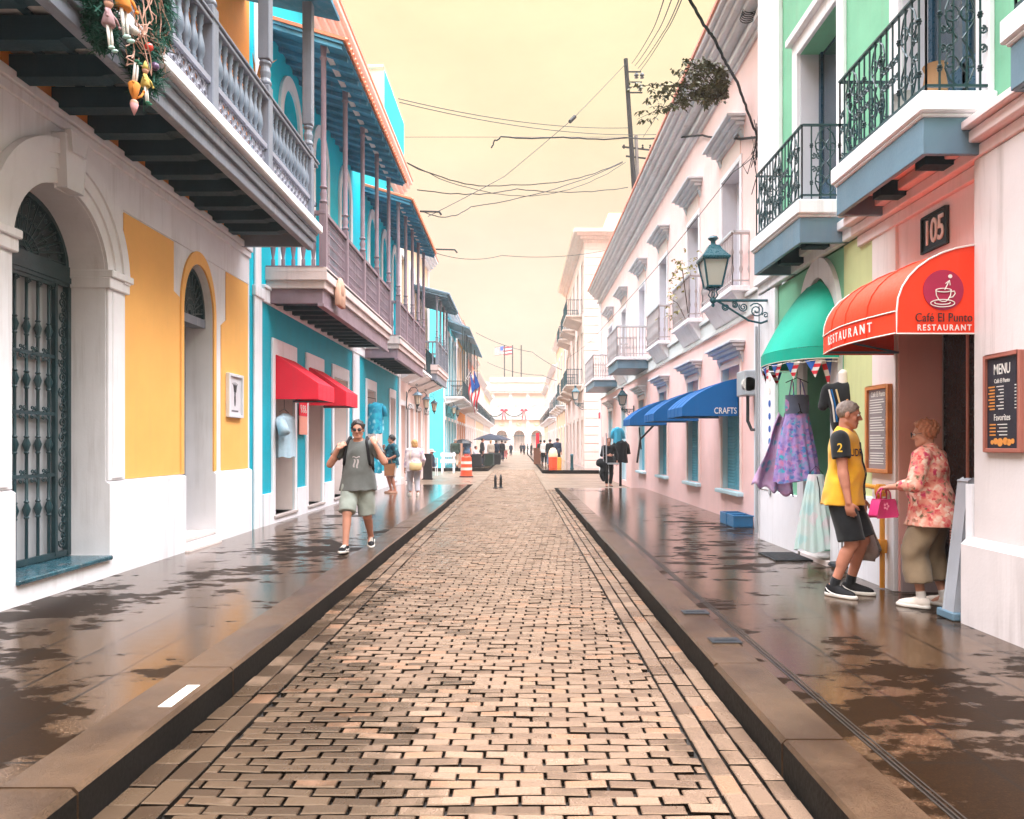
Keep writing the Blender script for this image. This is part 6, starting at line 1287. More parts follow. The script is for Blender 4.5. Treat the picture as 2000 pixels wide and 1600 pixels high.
doll('small pink-clad doll dangling its white legs below the left garland', PX(XG + 0.15, 212, 52), 0.38, plain('dusty_felt', (0.40, 0.25, 0.26), 0.8), plain('mint_felt', (0.45, 0.65, 0.58), 0.8))
doll('upside-down doll in orange hanging lowest from the fir garland', PX(XG + 0.15, 262, 162), 0.36, plain('orange_felt', (0.80, 0.30, 0.06), 0.8), plain('green_felt', (0.05, 0.2, 0.12), 0.8), True, plain('rose_felt', (0.6, 0.3, 0.3), 0.8))
doll('small green and yellow doll lying beside the upside-down one', PX(XG + 0.16, 284, 170), 0.30, plain('yellow_felt', (0.6, 0.45, 0.12), 0.8), plain('green_felt', (0.05, 0.2, 0.12), 0.8))
t = thing('plant_pot', 'blue-grey hanging pot with an orange-leaved plant by the near balcony post', 'pot', (-3.55, 9.75, 6.2))
MB().lathe([(0.07, -0.20), (0.13, -0.05), (0.15, 0.05), (0.16, 0.08), (0.13, 0.08)], (-3.55, 9.78, 6.35), 12).build('pot', steelblue, t, smooth=50); m = MB()
for k in range(16): a = random.uniform(0, 6.28); m.tube([(-3.55, 9.78, 6.42), (-3.55 + 0.12 * math.cos(a), 9.78 + 0.12 * math.sin(a), 6.65), (-3.55 + 0.3 * math.cos(a), 9.78 + 0.3 * math.sin(a), 6.72 + random.uniform(-.1, .1))], [0.012, 0.014, 0.002], 4)
m.build('leaf', plain('orange_leaf', (0.75, 0.30, 0.05), 0.5), t)
t = tag(MB().ball((-3.38, 13.75, 4.55), (0.07, 0.2, 0.2), 9, 7).box(-3.44, -3.34, 13.55, 14.0, 4.2, 4.6).build('folded_cloth', paint('tan_cloth', (0.62, 0.36, 0.26), 0.8, 0.15), bevel=0.03, smooth=60), 'tan bundle of cloth tied to the corner of the wooden balcony', 'cloth')
# ================================================================ figures: one smooth surface per body and garment
class Fld:
    def __init__(s, lo, hi, h):
        s.h = h; s.lo = np.array(lo, float); s.n = np.maximum(4, np.ceil((np.array(hi) - s.lo) / h).astype(int) + 1)
        s.D = np.full(tuple(s.n), 9.0, np.float32)
    def win(s, a, b):
        i0 = np.maximum(0, np.floor((np.array(a) - s.lo) / s.h).astype(int)); i1 = np.minimum(s.n, np.ceil((np.array(b) - s.lo) / s.h).astype(int) + 1)
        if np.any(i1 <= i0): return None, None
        ax = [s.lo[k] + s.h * np.arange(i0[k], i1[k], dtype=np.float32) for k in range(3)]
        return (slice(i0[0], i1[0]), slice(i0[1], i1[1]), slice(i0[2], i1[2])), np.meshgrid(*ax, indexing='ij')
    def put(s, fn, a, b, k):
        m = k * 1.5 + 2 * s.h; sl, P = s.win(np.array(a) - m, np.array(b) + m)
        if sl is None: return
        d = fn(*P); D = s.D[sl]
        if k <= 0: s.D[sl] = np.minimum(D, d); return
        t = np.clip(0.5 + 0.5 * (D - d) / k, 0, 1); s.D[sl] = D * (1 - t) + d * t - k * t * (1 - t)
    def cone(s, a, b, ra, rb, k=0.02, flat=None):
        a = np.array(a, float); b = np.array(b, float); ba = b - a; L2 = max(1e-9, ba @ ba)
        def fn(x, y, z):
            t = np.clip(((x - a[0]) * ba[0] + (y - a[1]) * ba[1] + (z - a[2]) * ba[2]) / L2, 0, 1)
            return np.sqrt((x - a[0] - t * ba[0]) ** 2 + (y - a[1] - t * ba[1]) ** 2 + (z - a[2] - t * ba[2]) ** 2) - (ra + (rb - ra) * t)
        r = max(ra, rb); s.put(fn, np.minimum(a, b) - r, np.maximum(a, b) + r, k); return s
    def cut_cone(s, a, b, ra, rb, k=0.02, open_b=True):
        """capsule ended flat at b: a sleeve or a trouser leg"""
        a = np.array(a, float); b = np.array(b, float); ba = b - a; L = math.sqrt(ba @ ba); u = ba / L
        def fn(x, y, z):
            q = (x - a[0]) * u[0] + (y - a[1]) * u[1] + (z - a[2]) * u[2]; t = np.clip(q / L, 0, 1.2)
            d = np.sqrt((x - a[0] - t * ba[0]) ** 2 + (y - a[1] - t * ba[1]) ** 2 + (z - a[2] - t * ba[2]) ** 2) - (ra + (rb - ra) * t)
            return np.maximum(d, q - L)
        r = max(ra, rb); s.put(fn, np.minimum(a, b) - r, np.maximum(a, b) + r, k); return s
    def ell(s, c, r, M=None, k=0.02, neg=False):
        c = np.array(c, float); r = np.array(r, float); A = np.eye(3) if M is None else np.array(M)
        def fn(x, y, z):
            p = [x - c[0], y - c[1], z - c[2]]; q = [(A[0][i] * p[0] + A[1][i] * p[1] + A[2][i] * p[2]) / r[i] for i in range(3)]
            l = np.sqrt(q[0] ** 2 + q[1] ** 2 + q[2] ** 2); g = np.sqrt((q[0] / r[0]) ** 2 + (q[1] / r[1]) ** 2 + (q[2] / r[2]) ** 2)
            return l * (l - 1) / np.maximum(g, 1e-6)
        R_ = max(r)
        if not neg: s.put(fn, c - R_, c + R_, k)
        else:
            sl, P = s.win(c - R_ * 1.5, c + R_ * 1.5)
            if sl: 
                d = -fn(*P); D = s.D[sl]; t = np.clip(0.5 - 0.5 * (D - d) / k, 0, 1); s.D[sl] = D * (1 - t) + d * t + k * t * (1 - t)
        return s
    def half(s, p, n):
        """keep the side of the plane that n points away from"""
        ax = [s.lo[k] + s.h * np.arange(s.n[k], dtype=np.float32) for k in range(3)]
        d = ((ax[0] - p[0]) * n[0])[:, None, None] + ((ax[1] - p[1]) * n[1])[None, :, None] + ((ax[2] - p[2]) * n[2])[None, None, :]
        s.D = np.maximum(s.D, d.astype(np.float32)); return s
    def wrinkle(s, amp, fr, seed=0, stretch=(1, 1, 1)):
        rg = np.random.default_rng(seed); ax = [s.lo[k] + s.h * np.arange(s.n[k], dtype=np.float32) for k in range(3)]
        X, Y, Z = np.meshgrid(*ax, indexing='ij'); w = np.zeros_like(s.D)
        for q in range(6):
            d = rg.normal(0, 1, 3); d /= np.linalg.norm(d); f = fr * rg.uniform(0.6, 1.7)
            w += np.sin((X * d[0] * stretch[0] + Y * d[1] * stretch[1] + Z * d[2] * stretch[2]) * f + rg.uniform(0, 6.28) + 1.5 * np.sin(Z * fr * 0.31 + q))
        s.D = s.D + (w * amp / 3).astype(np.float32); return s
    def mesh(s):
        D = s.D; ins = D < 0; n = D.shape; c = np.zeros((n[0] - 1, n[1] - 1, n[2] - 1), np.int8)
        for i in (0, 1):
            for j in (0, 1):
                for k in (0, 1): c += ins[i:n[0] - 1 + i, j:n[1] - 1 + j, k:n[2] - 1 + k]
        act = np.argwhere((c > 0) & (c < 8))
        if len(act) == 0: return [], []
        idx = -np.ones(c.shape, np.int32); idx[tuple(act.T)] = np.arange(len(act)); S_ = np.zeros((len(act), 3)); C_ = np.zeros(len(act)); cor = {}
        for i in (0, 1):
            for j in (0, 1):
                for k in (0, 1): cor[(i, j, k)] = D[act[:, 0] + i, act[:, 1] + j, act[:, 2] + k]
        for A in cor:
            for ax in range(3):
                if A[ax] == 0:
                    B = tuple(1 if q == ax else A[q] for q in range(3)); va, vb = cor[A], cor[B]; m = (va < 0) != (vb < 0)
                    t = np.where(m, va / np.where(np.abs(va - vb) < 1e-9, 1, va - vb), 0); P = np.zeros((len(act), 3)); P += np.array(A); P[:, ax] = t; S_[m] += P[m]; C_[m] += 1
        V = s.lo + s.h * (act + S_ / np.maximum(C_, 1)[:, None]); Fs = []
        for ax in range(3):
            o = [k for k in range(3) if k != ax]; sl0 = [slice(1, n[k] - 1) for k in range(3)]; sl0[ax] = slice(0, n[ax] - 1); sl1 = list(sl0); sl1[ax] = slice(1, n[ax])
            e_ = np.argwhere(ins[tuple(sl0)] != ins[tuple(sl1)])
            if len(e_) == 0: continue
            off = np.array([1, 1, 1]); off[ax] = 0; e_ = e_ + off; q = []
            for (da, db) in ((0, 0), (1, 0), (1, 1), (0, 1)):
                cc = e_.copy(); cc[:, o[0]] -= da; cc[:, o[1]] -= db; q.append(idx[cc[:, 0], cc[:, 1], cc[:, 2]])
            Fs.append(np.stack(q, 1))
        Fq = np.concatenate(Fs); Fq = Fq[(Fq >= 0).all(1)]
        return V, Fq
def fld_obj(parts, name, mat, par):
    Vs, Fs, n = [], [], 0
    for V, Fq in parts:
        if len(V): Vs.append(V); Fs.append(np.asarray(Fq) + n); n += len(V)
    V = np.concatenate(Vs); Fq = np.concatenate(Fs); me = bpy.data.meshes.new(name); me.from_pydata(V.tolist(), [], Fq.tolist()); me.materials.append(mat)
    bm = bmesh.new(); bm.from_mesh(me); bmesh.ops.smooth_vert(bm, verts=bm.verts, factor=0.4, use_axis_x=True, use_axis_y=True, use_axis_z=True); bmesh.ops.recalc_face_normals(bm, faces=bm.faces); bm.to_mesh(me); bm.free()
    me.polygons.foreach_set('use_smooth', [True] * len(me.polygons)); o = bpy.data.objects.new(name, me); COL.objects.link(o)
    if par is not None: parent(o, par); ORI[o.name] = Vector((0, 0, 0))
    return o
def ik(a, c, l1, l2, hint):
    a = np.array(a, float); c = np.array(c, float); d = c - a; L = np.linalg.norm(d); L = max(1e-6, L)
    if L > (l1 + l2) * 0.999: c = a + d / L * (l1 + l2) * 0.999; d = c - a; L = np.linalg.norm(d)
    u = d / L; x = (l1 * l1 - l2 * l2 + L * L) / (2 * L); h = math.sqrt(max(0, l1 * l1 - x * x)); hn = np.array(hint, float); hn -= u * (hn @ u); hn /= max(1e-6, np.linalg.norm(hn))
    return a + u * x + hn * h, c
def rotz(v, a): c, s_ = math.cos(a), math.sin(a); return np.array((v[0] * c - v[1] * s_, v[0] * s_ + v[1] * c, v[2]))
skin_l = paint('light_skin', (0.54, 0.225, 0.145), 0.5, 0.10, 0.05, 0, scale=9); skin_p = paint('pale_skin', (0.56, 0.26, 0.175), 0.5, 0.10, 0.05, 0, scale=9); skin_d = paint('brown_skin', (0.26, 0.11, 0.06), 0.5, 0.10, 0.05, 0, scale=9)
eyew = plain('eye_white', (0.7, 0.68, 0.66), 0.2)
def person(label, loc, face, H=1.75, b=1.0, belly=0.0, lean=0.0, feet=None, hands=None, elbow=None, knee=None, headyaw=0.0, headpitch=0.0, curl=(0.6, 0.6), hdir=None, skin=None, hair=None, hairm=None, garments=(), shoes=None, socks=None, res=0.012, group=None, pelz=None, pelx=0.0, pely=0.0, palm=None, shoy=0.0):
    """local frame: the figure faces -y, its right hand towards -x; face = heading about z. feet / hands in local metres"""
    sk = skin or skin_l; t = thing('person', label, 'person', (0, 0, 0), group); s = H / 1.75
    fe = feet or ((-0.10, 0, 0), (0.10, 0, 0)); pz = pelz if pelz is not None else 0.93 * s
    pel = np.array((pelx, pely, pz)); ld = np.array((0, -math.sin(lean), math.cos(lean)))
    ch = pel + ld * 0.36 * s; nb = pel + ld * 0.54 * s; hd = nb + np.array((0, -0.035 * s - 0.06 * math.sin(lean), 0.165 * s))
    shw = 0.185 * s * b ** 0.7; sd = np.array((math.cos(shoy), math.sin(shoy), 0)); sh = [nb - ld * 0.055 * s - sd * shw, nb - ld * 0.055 * s + sd * shw]
    hip = [pel + np.array((-0.092 * s, 0, -0.02)), pel + np.array((0.092 * s, 0, -0.02))]
    l1, l2, a1, a2 = 0.425 * s, 0.425 * s, 0.295 * s, 0.265 * s
    ank = [np.array((f[0], f[1] + 0.05 * 0, f[2] + 0.085 * s)) for f in fe]; kn = []
    for i in range(2):
        k, an = ik(hip[i], ank[i], l1, l2, (knee[i] if knee else (0.1 * (-1, 1)[i], -1, 0.05))); kn.append(k); ank[i] = an
    hn = hands or ((-0.27, -0.05, 0.80 * s), (0.27, -0.05, 0.80 * s)); el, wr = [], []
    for i in range(2):
        e_, w_ = ik(sh[i], hn[i], a1, a2, (elbow[i] if elbow else ((-1, 1)[i] * 0.4, 1, -0.2))); el.append(e_); wr.append(w_)
    lo = np.min([*[f[:3] for f in fe], *wr, *el, hd, *sh, *kn], 0) - 0.28; hi = np.max([*[f[:3] for f in fe], *wr, *el, hd, *sh, *kn], 0) + 0.28; lo[2] = min(f[2] for f in fe) - 0.03
    def torso(f, o=0.0, kk=0.06):
        f.ell(pel + (0, 0.01, -0.01), (0.165 * s * b + o, 0.118 * s * b + o, 0.13 * s + o), k=kk); f.ell(pel + ld * 0.19 * s + (0, -0.02 - 0.05 * belly, 0), (0.142 * s * b + o, (0.108 + 0.05 * belly) * s * b + o, 0.17 * s + o), k=kk)
        f.ell(ch, (0.165 * s * b + o, 0.112 * s * b + o, 0.19 * s + o), k=kk); f.cone(sh[0] + sd * 0.03, sh[1] - sd * 0.03, 0.058 * s + o, 0.058 * s + o, kk); f.cone(nb - ld * 0.06, nb + ld * 0.02, 0.085 * s + o, 0.06 * s + o * 0.6, kk)
        return f
    J = dict(pel=pel, ch=ch, nb=nb, sh=sh, el=el, wr=wr, hip=hip, kn=kn, ank=ank, s=s, b=b, lo=lo, hi=hi, torso=torso, res=res, fe=fe, hd=hd, ld=ld)
    # ---- skin: body, then finer hands and head that merge into it
    f = Fld(lo, hi, res); torso(f, -0.006)
    for i in range(2):
        f.cone(sh[i], el[i], 0.054 * s * b ** .5, 0.041 * s * b ** .5, 0.03); f.cone(el[i], wr[i], 0.042 * s * b ** .5, 0.027 * s, 0.015); f.cone(el[i] + (wr[i] - el[i]) * 0.12, el[i] + (wr[i] - el[i]) * 0.4, 0.042 * s * b ** .5, 0.036 * s * b ** .5, 0.02)
        f.cone(hip[i], kn[i], 0.092 * s * b ** .6, 0.058 * s * b ** .4, 0.03); f.cone(kn[i], ank[i], 0.054 * s * b ** .3, 0.036 * s, 0.02); cv = np.array((0, 0.018 * s, 0)); f.cone(kn[i] + (ank[i] - kn[i]) * 0.22 + cv, kn[i] + (ank[i] - kn[i]) * 0.45 + cv, 0.052 * s * b ** .3, 0.044 * s * b ** .3, 0.02)
        f.cone(ank[i], ank[i] + (0, -0.10 * s, -0.05 * s), 0.036 * s, 0.03 * s, 0.02)
    f.cone(nb - ld * 0.04, hd - (0, -0.02, 0.06 * s), 0.058 * s, 0.054 * s, 0.02)
    if res > 0.016: f.ell(hd, (0.076 * s, 0.096 * s, 0.118 * s), k=0.02)
    parts = [f.mesh()]
    for i in range(2):
        w = wr[i]; dv = w - el[i]; dv = dv / np.linalg.norm(dv); hv = np.array(hdir[i], float) if hdir and hdir[i] is not None else dv; hv = hv / np.linalg.norm(hv)
        pn = np.array(palm[i], float) if palm and palm[i] is not None else np.array(((1, -1)[i], 0.0, 0.0)); pn = pn - hv * (pn @ hv); pn /= max(1e-6, np.linalg.norm(pn)); sv = np.cross(hv, pn) * (1, -1)[i]
        if res > 0.016: 
            g = Fld(w - 0.16, w + 0.16, res * 0.8); g.ell(w + hv * 0.055 * s, (0.036, 0.03, 0.06), None, 0.02); parts.append(g.mesh()); continue
        g = Fld(w - 0.22 * s, w + 0.22 * s, 0.0058); g.cone(w - dv * 0.05, w, 0.030 * s, 0.026 * s, 0.01); M = np.stack([hv, sv, pn], 1)
        g.ell(w + hv * 0.048 * s, (0.052 * s, 0.041 * s, 0.019 * s), M, 0.015); c_ = curl[i]
        for q, (of, L) in enumerate(((0.029, 0.072), (0.010, 0.082), (-0.010, 0.077), (-0.029, 0.060))):
            p = w + hv * (0.088 - 0.004 * abs(q - 1)) * s + sv * of * s
            for sg, (fr, rr_) in enumerate(((0.45, 0.0098), (0.32, 0.0090), (0.26, 0.0080))):
                a_ = c_ * (0.55 + 0.75 * sg); d_ = hv * math.cos(a_) + pn * math.sin(a_) + sv * (of * 1.2 * (1 - c_ * .6)); d_ /= np.linalg.norm(d_); p2 = p + d_ * L * fr * s; g.cone(p, p2, rr_ * s, rr_ * 0.92 * s, 0.004); p = p2
        p = w + hv * 0.025 * s + sv * 0.030 * s; d_ = hv * 0.62 + sv * 0.62 + pn * 0.45; d_ /= np.linalg.norm(d_); p2 = p + d_ * 0.042 * s; d3 = hv * 0.85 + sv * 0.1 + pn * 0.5 * (0.6 + c_); d3 /= np.linalg.norm(d3); g.cone(p, p2, 0.014 * s, 0.011 * s, 0.008); g.cone(p2, p2 + d3 * 0.035 * s, 0.011 * s, 0.009 * s, 0.004)
        parts.append(g.mesh())
    hp = headpitch
    fw = rotz(np.array((0, -math.cos(hp), -math.sin(hp))), headyaw); up = rotz(np.array((0, -math.sin(hp), math.cos(hp))), headyaw); rt = np.cross(fw, up)
    HM = np.stack([rt, fw, up], 1); HP = lambda x, y, z: hd + (rt * x + fw * y + up * z) * s
    if res <= 0.016:
        g = Fld(hd - 0.2 * s, hd + 0.2 * s, 0.0062); g.cone(nb, hd - up * 0.06 * s - fw * 0.02, 0.058 * s, 0.053 * s, 0.01)
        g.ell(HP(0, -0.015, 0.032), np.array((0.074, 0.094, 0.085)) * s, HM, 0.02); g.ell(HP(0, 0.018, -0.035), np.array((0.062, 0.068, 0.086)) * s, HM, 0.02); g.cone(HP(-0.022, 0.058, -0.094), HP(0.022, 0.058, -0.094), 0.021 * s, 0.021 * s, 0.02)
        g.cone(HP(-0.05, 0.0, -0.06), HP(-0.018, 0.06, -0.095), 0.02 * s, 0.02 * s, 0.02); g.cone(HP(0.05, 0.0, -0.06), HP(0.018, 0.06, -0.095), 0.02 * s, 0.02 * s, 0.02)
        g.cone(HP(-0.034, 0.072, 0.026), HP(0.034, 0.072, 0.026), 0.013 * s, 0.013 * s, 0.012)
        for q in (-1, 1): g.ell(HP(q * 0.031, 0.092, 0.006), np.array((0.017, 0.014, 0.011)) * s, HM, 0.01, True); g.ell(HP(q * 0.042, 0.060, -0.025), np.array((0.02, 0.016, 0.018)) * s, HM, 0.012); g.ell(HP(q * 0.077, -0.008, -0.006), np.array((0.011, 0.021, 0.033)) * s, HM, 0.006)
        g.cone(HP(0, 0.082, 0.012), HP(0, 0.104, -0.026), 0.009 * s, 0.0125 * s, 0.008); g.cone(HP(-0.012, 0.09, -0.031), HP(0.012, 0.09, -0.031), 0.009 * s, 0.009 * s, 0.006)
        g.cone(HP(-0.021, 0.078, -0.060), HP(0.021, 0.078, -0.060), 0.007 * s, 0.007 * s, 0.006); g.cone(HP(-0.018, 0.078, -0.071), HP(0.018, 0.078, -0.071), 0.008 * s, 0.008 * s, 0.006)
        parts.append(g.mesh())
    body = fld_obj(parts, 'body', sk, t)
    if res <= 0.016:
        for q in (-1, 1):
            MB().ball(tuple(HP(q * 0.031, 0.078, 0.006)), 0.0125 * s, 10, 7).build('eye', eyew, t, smooth=True)
            MB().ball(tuple(HP(q * 0.031, 0.0895, 0.006)), (0.0055 * s,) * 3, 8, 6).build('iris', black, t, smooth=True)
            MB().tube([tuple(HP(q * 0.014, 0.088, 0.026)), tuple(HP(q * 0.032, 0.088, 0.031)), tuple(HP(q * 0.052, 0.076, 0.024))], [0.003, 0.0045, 0.002], 5).build('eyebrow', hairm or black, t)
        MB().tube([tuple(HP(-0.022, 0.0835, -0.0655)), tuple(HP(0, 0.0885, -0.0655)), tuple(HP(0.022, 0.0835, -0.0655))], [0.002, 0.004, 0.002], 5).build('mouth', plain('lip', (0.35, 0.09, 0.07), 0.5), t)
    # ---- hair
    if hair:
        rs = min(res, 0.007) if res <= 0.016 else res * 0.7; g = Fld(hd - 0.30 * s, hd + 0.22 * s, rs); o = hair.get('o', 0.014)
        g.ell(HP(0, -0.016, 0.036), np.array((0.075 + o, 0.095 + o, 0.084 + o)) * s, HM, 0.0)
        if hair.get('long'): g.ell(HP(0, -0.045, -0.03 - hair['long'] * 0.5), np.array((0.082 + o, 0.07 + o, 0.085 + hair['long'] * 0.6)) * s, HM, 0.02)
        for q in range(hair.get('n', 26)):
            r3 = np.random.default_rng(q + int(H * 1000)); a_ = r3.uniform(0, 6.28); z_ = r3.uniform(-0.2, 1); rr_ = math.sqrt(max(0, 1 - z_ * z_)); g.ell(HP(rr_ * math.cos(a_) * 0.075, -0.018 + rr_ * math.sin(a_) * 0.095, 0.036 + z_ * 0.083), np.array((1, 1, 1)) * hair.get('lump', 0.026) * s, None, 0.012)
        g.wrinkle(hair.get('w', 0.004), 140, 3)
        fr = hair.get('front', 0.062); p = HP(0, fr, 0.055); nrm = fw * 0.86 - up * 0.5; nrm = nrm / np.linalg.norm(nrm); g.half(p, nrm)
        p = HP(0, 0.0, hair.get('low', -0.035)); nrm = fw * 0.6 - up * 0.8; g.half(p, nrm); g.half(HP(0, 0, hair.get('bottom', -0.08)), -up)
        fld_obj([g.mesh()], 'hair', hairm, t)
    for gm_ in garments: gm_(J, t)
    # ---- shoes
    if shoes:
        for i in range(2):
            f0 = np.array(fe[i][:3], float); yaw, pit = (fe[i][3] if len(fe[i]) > 3 else (-0.12, 0.12)[i]), (fe[i][4] if len(fe[i]) > 4 else 0.0)
            fd = rotz(np.array((0, -math.cos(pit), math.sin(pit))), yaw); u_ = rotz(np.array((0, math.sin(pit), math.cos(pit))), yaw); r2 = np.cross(fd, u_); M = np.stack([r2, fd, u_], 1)
            A = ank[i] - u_ * 0.085 * s; Q = lambda x, y, z: A + (r2 * x + fd * y + u_ * z) * s
            rs = min(0.0075, res) if res <= 0.016 else res; g = Fld(np.minimum(Q(0, -0.1, 0), Q(0, 0.26, 0)) - 0.14, np.maximum(Q(0, -0.1, 0), Q(0, 0.26, 0)) + 0.16, rs)
            g.ell(Q(0, 0.10, 0.035), np.array((0.047, 0.105, 0.042)) * s, M, 0.03); g.ell(Q(0, -0.015, 0.05), np.array((0.040, 0.058, 0.060)) * s, M, 0.03); g.cone(Q(0, 0.0, 0.06), Q(0, -0.005, 0.10), 0.043 * s, 0.042 * s, 0.02); g.cone(Q(0, 0.03, 0.075), Q(0, 0.12, 0.045), 0.035 * s, 0.03 * s, 0.02); g.half(Q(0, 0, 0.016), -u_); g.half(Q(0, 0, shoes.get('top', 0.105)), u_)
            so = fld_obj([g.mesh()], 'shoe', shoes['m'], t)
            g = Fld(np.minimum(Q(0, -0.1, 0), Q(0, 0.26, 0)) - 0.14, np.maximum(Q(0, -0.1, 0), Q(0, 0.26, 0)) + 0.14, rs); g.ell(Q(0, 0.11, 0.015), np.array((0.053, 0.112, 0.05)) * s, M, 0.03); g.ell(Q(0, -0.015, 0.015), np.array((0.044, 0.062, 0.05)) * s, M, 0.04); g.half(Q(0, 0, 0.0), -u_); g.half(Q(0, 0, shoes.get('sole', 0.028)), u_)
            fld_obj([g.mesh()], 'sole', shoes['s'], so)
            if shoes.get('mark') and res <= 0.013:
                m = MB(); bv = BVHTree.FromPolygons([v.co for v in so.data.vertices], [tuple(p.vertices) for p in so.data.polygons])
                def on(y, z, sd_):
                    h = bv.ray_cast(Vector(Q(0.12 * sd_, y, z)), Vector(-r2 * sd_)); return h[0] + Vector(r2 * sd_) * 0.002 if h[0] else Vector(Q(0.05 * sd_, y, z))
                for sd_ in (-1, 1): m.tube([on(y, z, sd_) for y, z in shoes['mark']], shoes.get('mr', [0.003, 0.006, 0.007, 0.005, 0.002]), 5)
                if shoes.get('lace'):
                    for q in range(5):
                        y = 0.045 + q * 0.022; pts = []
                        for xq in (-0.026, -0.012, 0, 0.012, 0.026):
                            h = bv.ray_cast(Vector(Q(xq, y, 0.2)), Vector(-u_)); 
                            if h[0]: pts.append(h[0] + Vector(u_) * 0.003)
                        if len(pts) > 2: m.tube(pts, 0.0045, 5)
                m.build('shoe_mark', letw, so)
            if socks:
                g = Fld(ank[i] - 0.15, ank[i] + 0.2, 0.01); g.cone(ank[i] - u_ * 0.02, ank[i] + (kn[i] - ank[i]) * socks[1], 0.043 * s, 0.043 * s, 0.01); fld_obj([g.mesh()], 'sock', socks[0], t)
    t.location = loc; t.rotation_euler = (0, 0, face); J['t'] = t; J['HP'] = HP; J['fw'] = fw; J['up'] = up; J['rt'] = rt; J['body'] = body
    return J
# ---- garments
def g_top(mat, sleeve=0.55, hem=-0.05, o=0.018, fl=0.0, smat=None, name='shirt', wr_=0.004, neck=0.075, seed=1, split=None, slr=0.020):
    def fn(J, t):
        s, b = J['s'], J['b']; h = min(J['res'], 0.0095) if J['res'] <= 0.016 else J['res']; z0 = J['pel'][2] + hem * s
        f = Fld(J['lo'], J['hi'], h); J['torso'](f, o)
        if hem < -0.05:
            for i in range(2): f.cut_cone(J['hip'][i] + np.array((0, 0, 0.10 * s)), J['hip'][i] + np.array((0, 0, (hem - 0.02) * s)), 0.10 * s * b ** .6 + o, 0.118 * s * b ** .6 + o + fl, 0.05)
        if fl or hem < -0.08: f.cut_cone(J['pel'] + J['ld'] * 0.12 * s, np.array((J['pel'][0], J['pel'][1], z0)), 0.125 * s * b + o, 0.165 * s * b + o + fl, 0.06)
        def slv(f2):
            for i in range(2):
                if sleeve <= 1: e_ = J['sh'][i] + (J['el'][i] - J['sh'][i]) * sleeve; f2.cut_cone(J['sh'][i], e_, 0.058 * s * b ** .5 + o, 0.046 * s * b ** .5 + slr, 0.03)
                else:
                    f2.cone(J['sh'][i], J['el'][i], 0.058 * s * b ** .5 + o, 0.046 * s * b ** .5 + slr * .8, 0.03); f2.cut_cone(J['el'][i], J['el'][i] + (J['wr'][i] - J['el'][i]) * (sleeve - 1), 0.046 * s * b ** .5 + slr * .8, 0.036 * s + slr * .7, 0.02)
        if smat is None: slv(f)
        f.half((0, 0, z0), (0, 0, -1)); f.wrinkle(wr_, 34, seed, (1, 1, 0.7))
        f.ell(J['nb'] + J['ld'] * 0.055 * s + (0, -0.03, 0), (neck * s, neck * s * 1.05, 0.07 * s), None, 0.012, True)
        o_ = fld_obj([f.mesh()], name, mat, t); J[name] = o_
        if smat is not None:
            f2 = Fld(J['lo'], J['hi'], h); slv(f2); f2.wrinkle(wr_ * .6, 40, seed + 1); fld_obj([f2.mesh()], 'sleeve', smat, t)
    return fn
def g_legs(mat, to=0.85, r0=0.112, r1=0.088, o=0.014, name='shorts', wr_=0.005, seed=5, top=0.02):
    """to < 1: ends above the knee; to in 1..2: reaches that share of the shin"""
    def fn(J, t):
        s, b = J['s'], J['b']; h = min(J['res'], 0.0105) if J['res'] <= 0.016 else J['res']; f = Fld(J['lo'], J['hi'], h)
        f.ell(J['pel'] + (0, 0.01, -0.01), (0.152 * s * b + o, 0.108 * s * b + o, 0.125 * s), k=0.04)
        for i in range(2):
            H_ = J['hip'][i]; K_ = J['kn'][i]; A_ = J['ank'][i]
            if to <= 1: f.cut_cone(H_, H_ + (K_ - H_) * to, r0 * s * b ** .6, r1 * s * b ** .5, 0.03)
            else: f.cone(H_, K_, r0 * s * b ** .6, (r0 + r1) / 2 * s, 0.02); f.cut_cone(K_, K_ + (A_ - K_) * (to - 1), (r0 + r1) / 2 * s, r1 * s, 0.02)
        f.wrinkle(wr_, 30, seed, (1, 1, 0.6)); f.half(J['pel'] + J['ld'] * (top + 0.02) * s, J['ld']); J[name] = fld_obj([f.mesh()], name, mat, t)
    return fn
def g_skirt(mat, z1, r1, o=0.02, name='skirt', seed=9):
    def fn(J, t):
        s, b = J['s'], J['b']; h = min(J['res'], 0.0105) if J['res'] <= 0.016 else J['res']; f = Fld(J['lo'], J['hi'], h); P = J['pel']
        f.ell(P + (0, 0.01, 0), (0.165 * s * b + o, 0.125 * s * b + o, 0.15 * s), k=0.04); f.cut_cone(P, np.array((P[0], P[1], z1)), 0.15 * s * b + o, r1, 0.04); f.wrinkle(0.012, 40, seed, (1, 1, 0.08)); f.half((0, 0, z1), (0, 0, -1)); fld_obj([f.mesh()], name, mat, t)
    return fn
def on_garment(J, key, strs, size, zc, xc, depth, mat, name='lettering', sx=1.0, dirv=(0, -1, 0), rightv=(-1, 0, 0), spacing=1.0):
    """lettering laid on a garment surface, in the figure's own frame; dirv points outwards"""
    o = J[key] if isinstance(key, str) else key; me = o.data; bv = BVHTree.FromPolygons([v.co for v in me.vertices], [tuple(p.vertices) for p in me.polygons]); m = MB(); d = Vector(dirv).normalized(); r = Vector(rightv)
    text_mb(m, strs, size, Vector((0, 0, 0)), r, (0, 0, 1), 0.002, spacing, sx=sx, bold=0.0012)
    cen = Vector((xc[0], xc[1], zc)); out_ = []
    for v in m.v:
        p = cen + Vector(v); h = bv.ray_cast(p + d * 0.6, -d); out_.append(tuple((h[0] + d * 0.004) if h[0] else p))
    m.v = out_; lo_ = m.build(name, mat, None, org=(0, 0, 0))


    parent(lo_, J['t']); return lo_
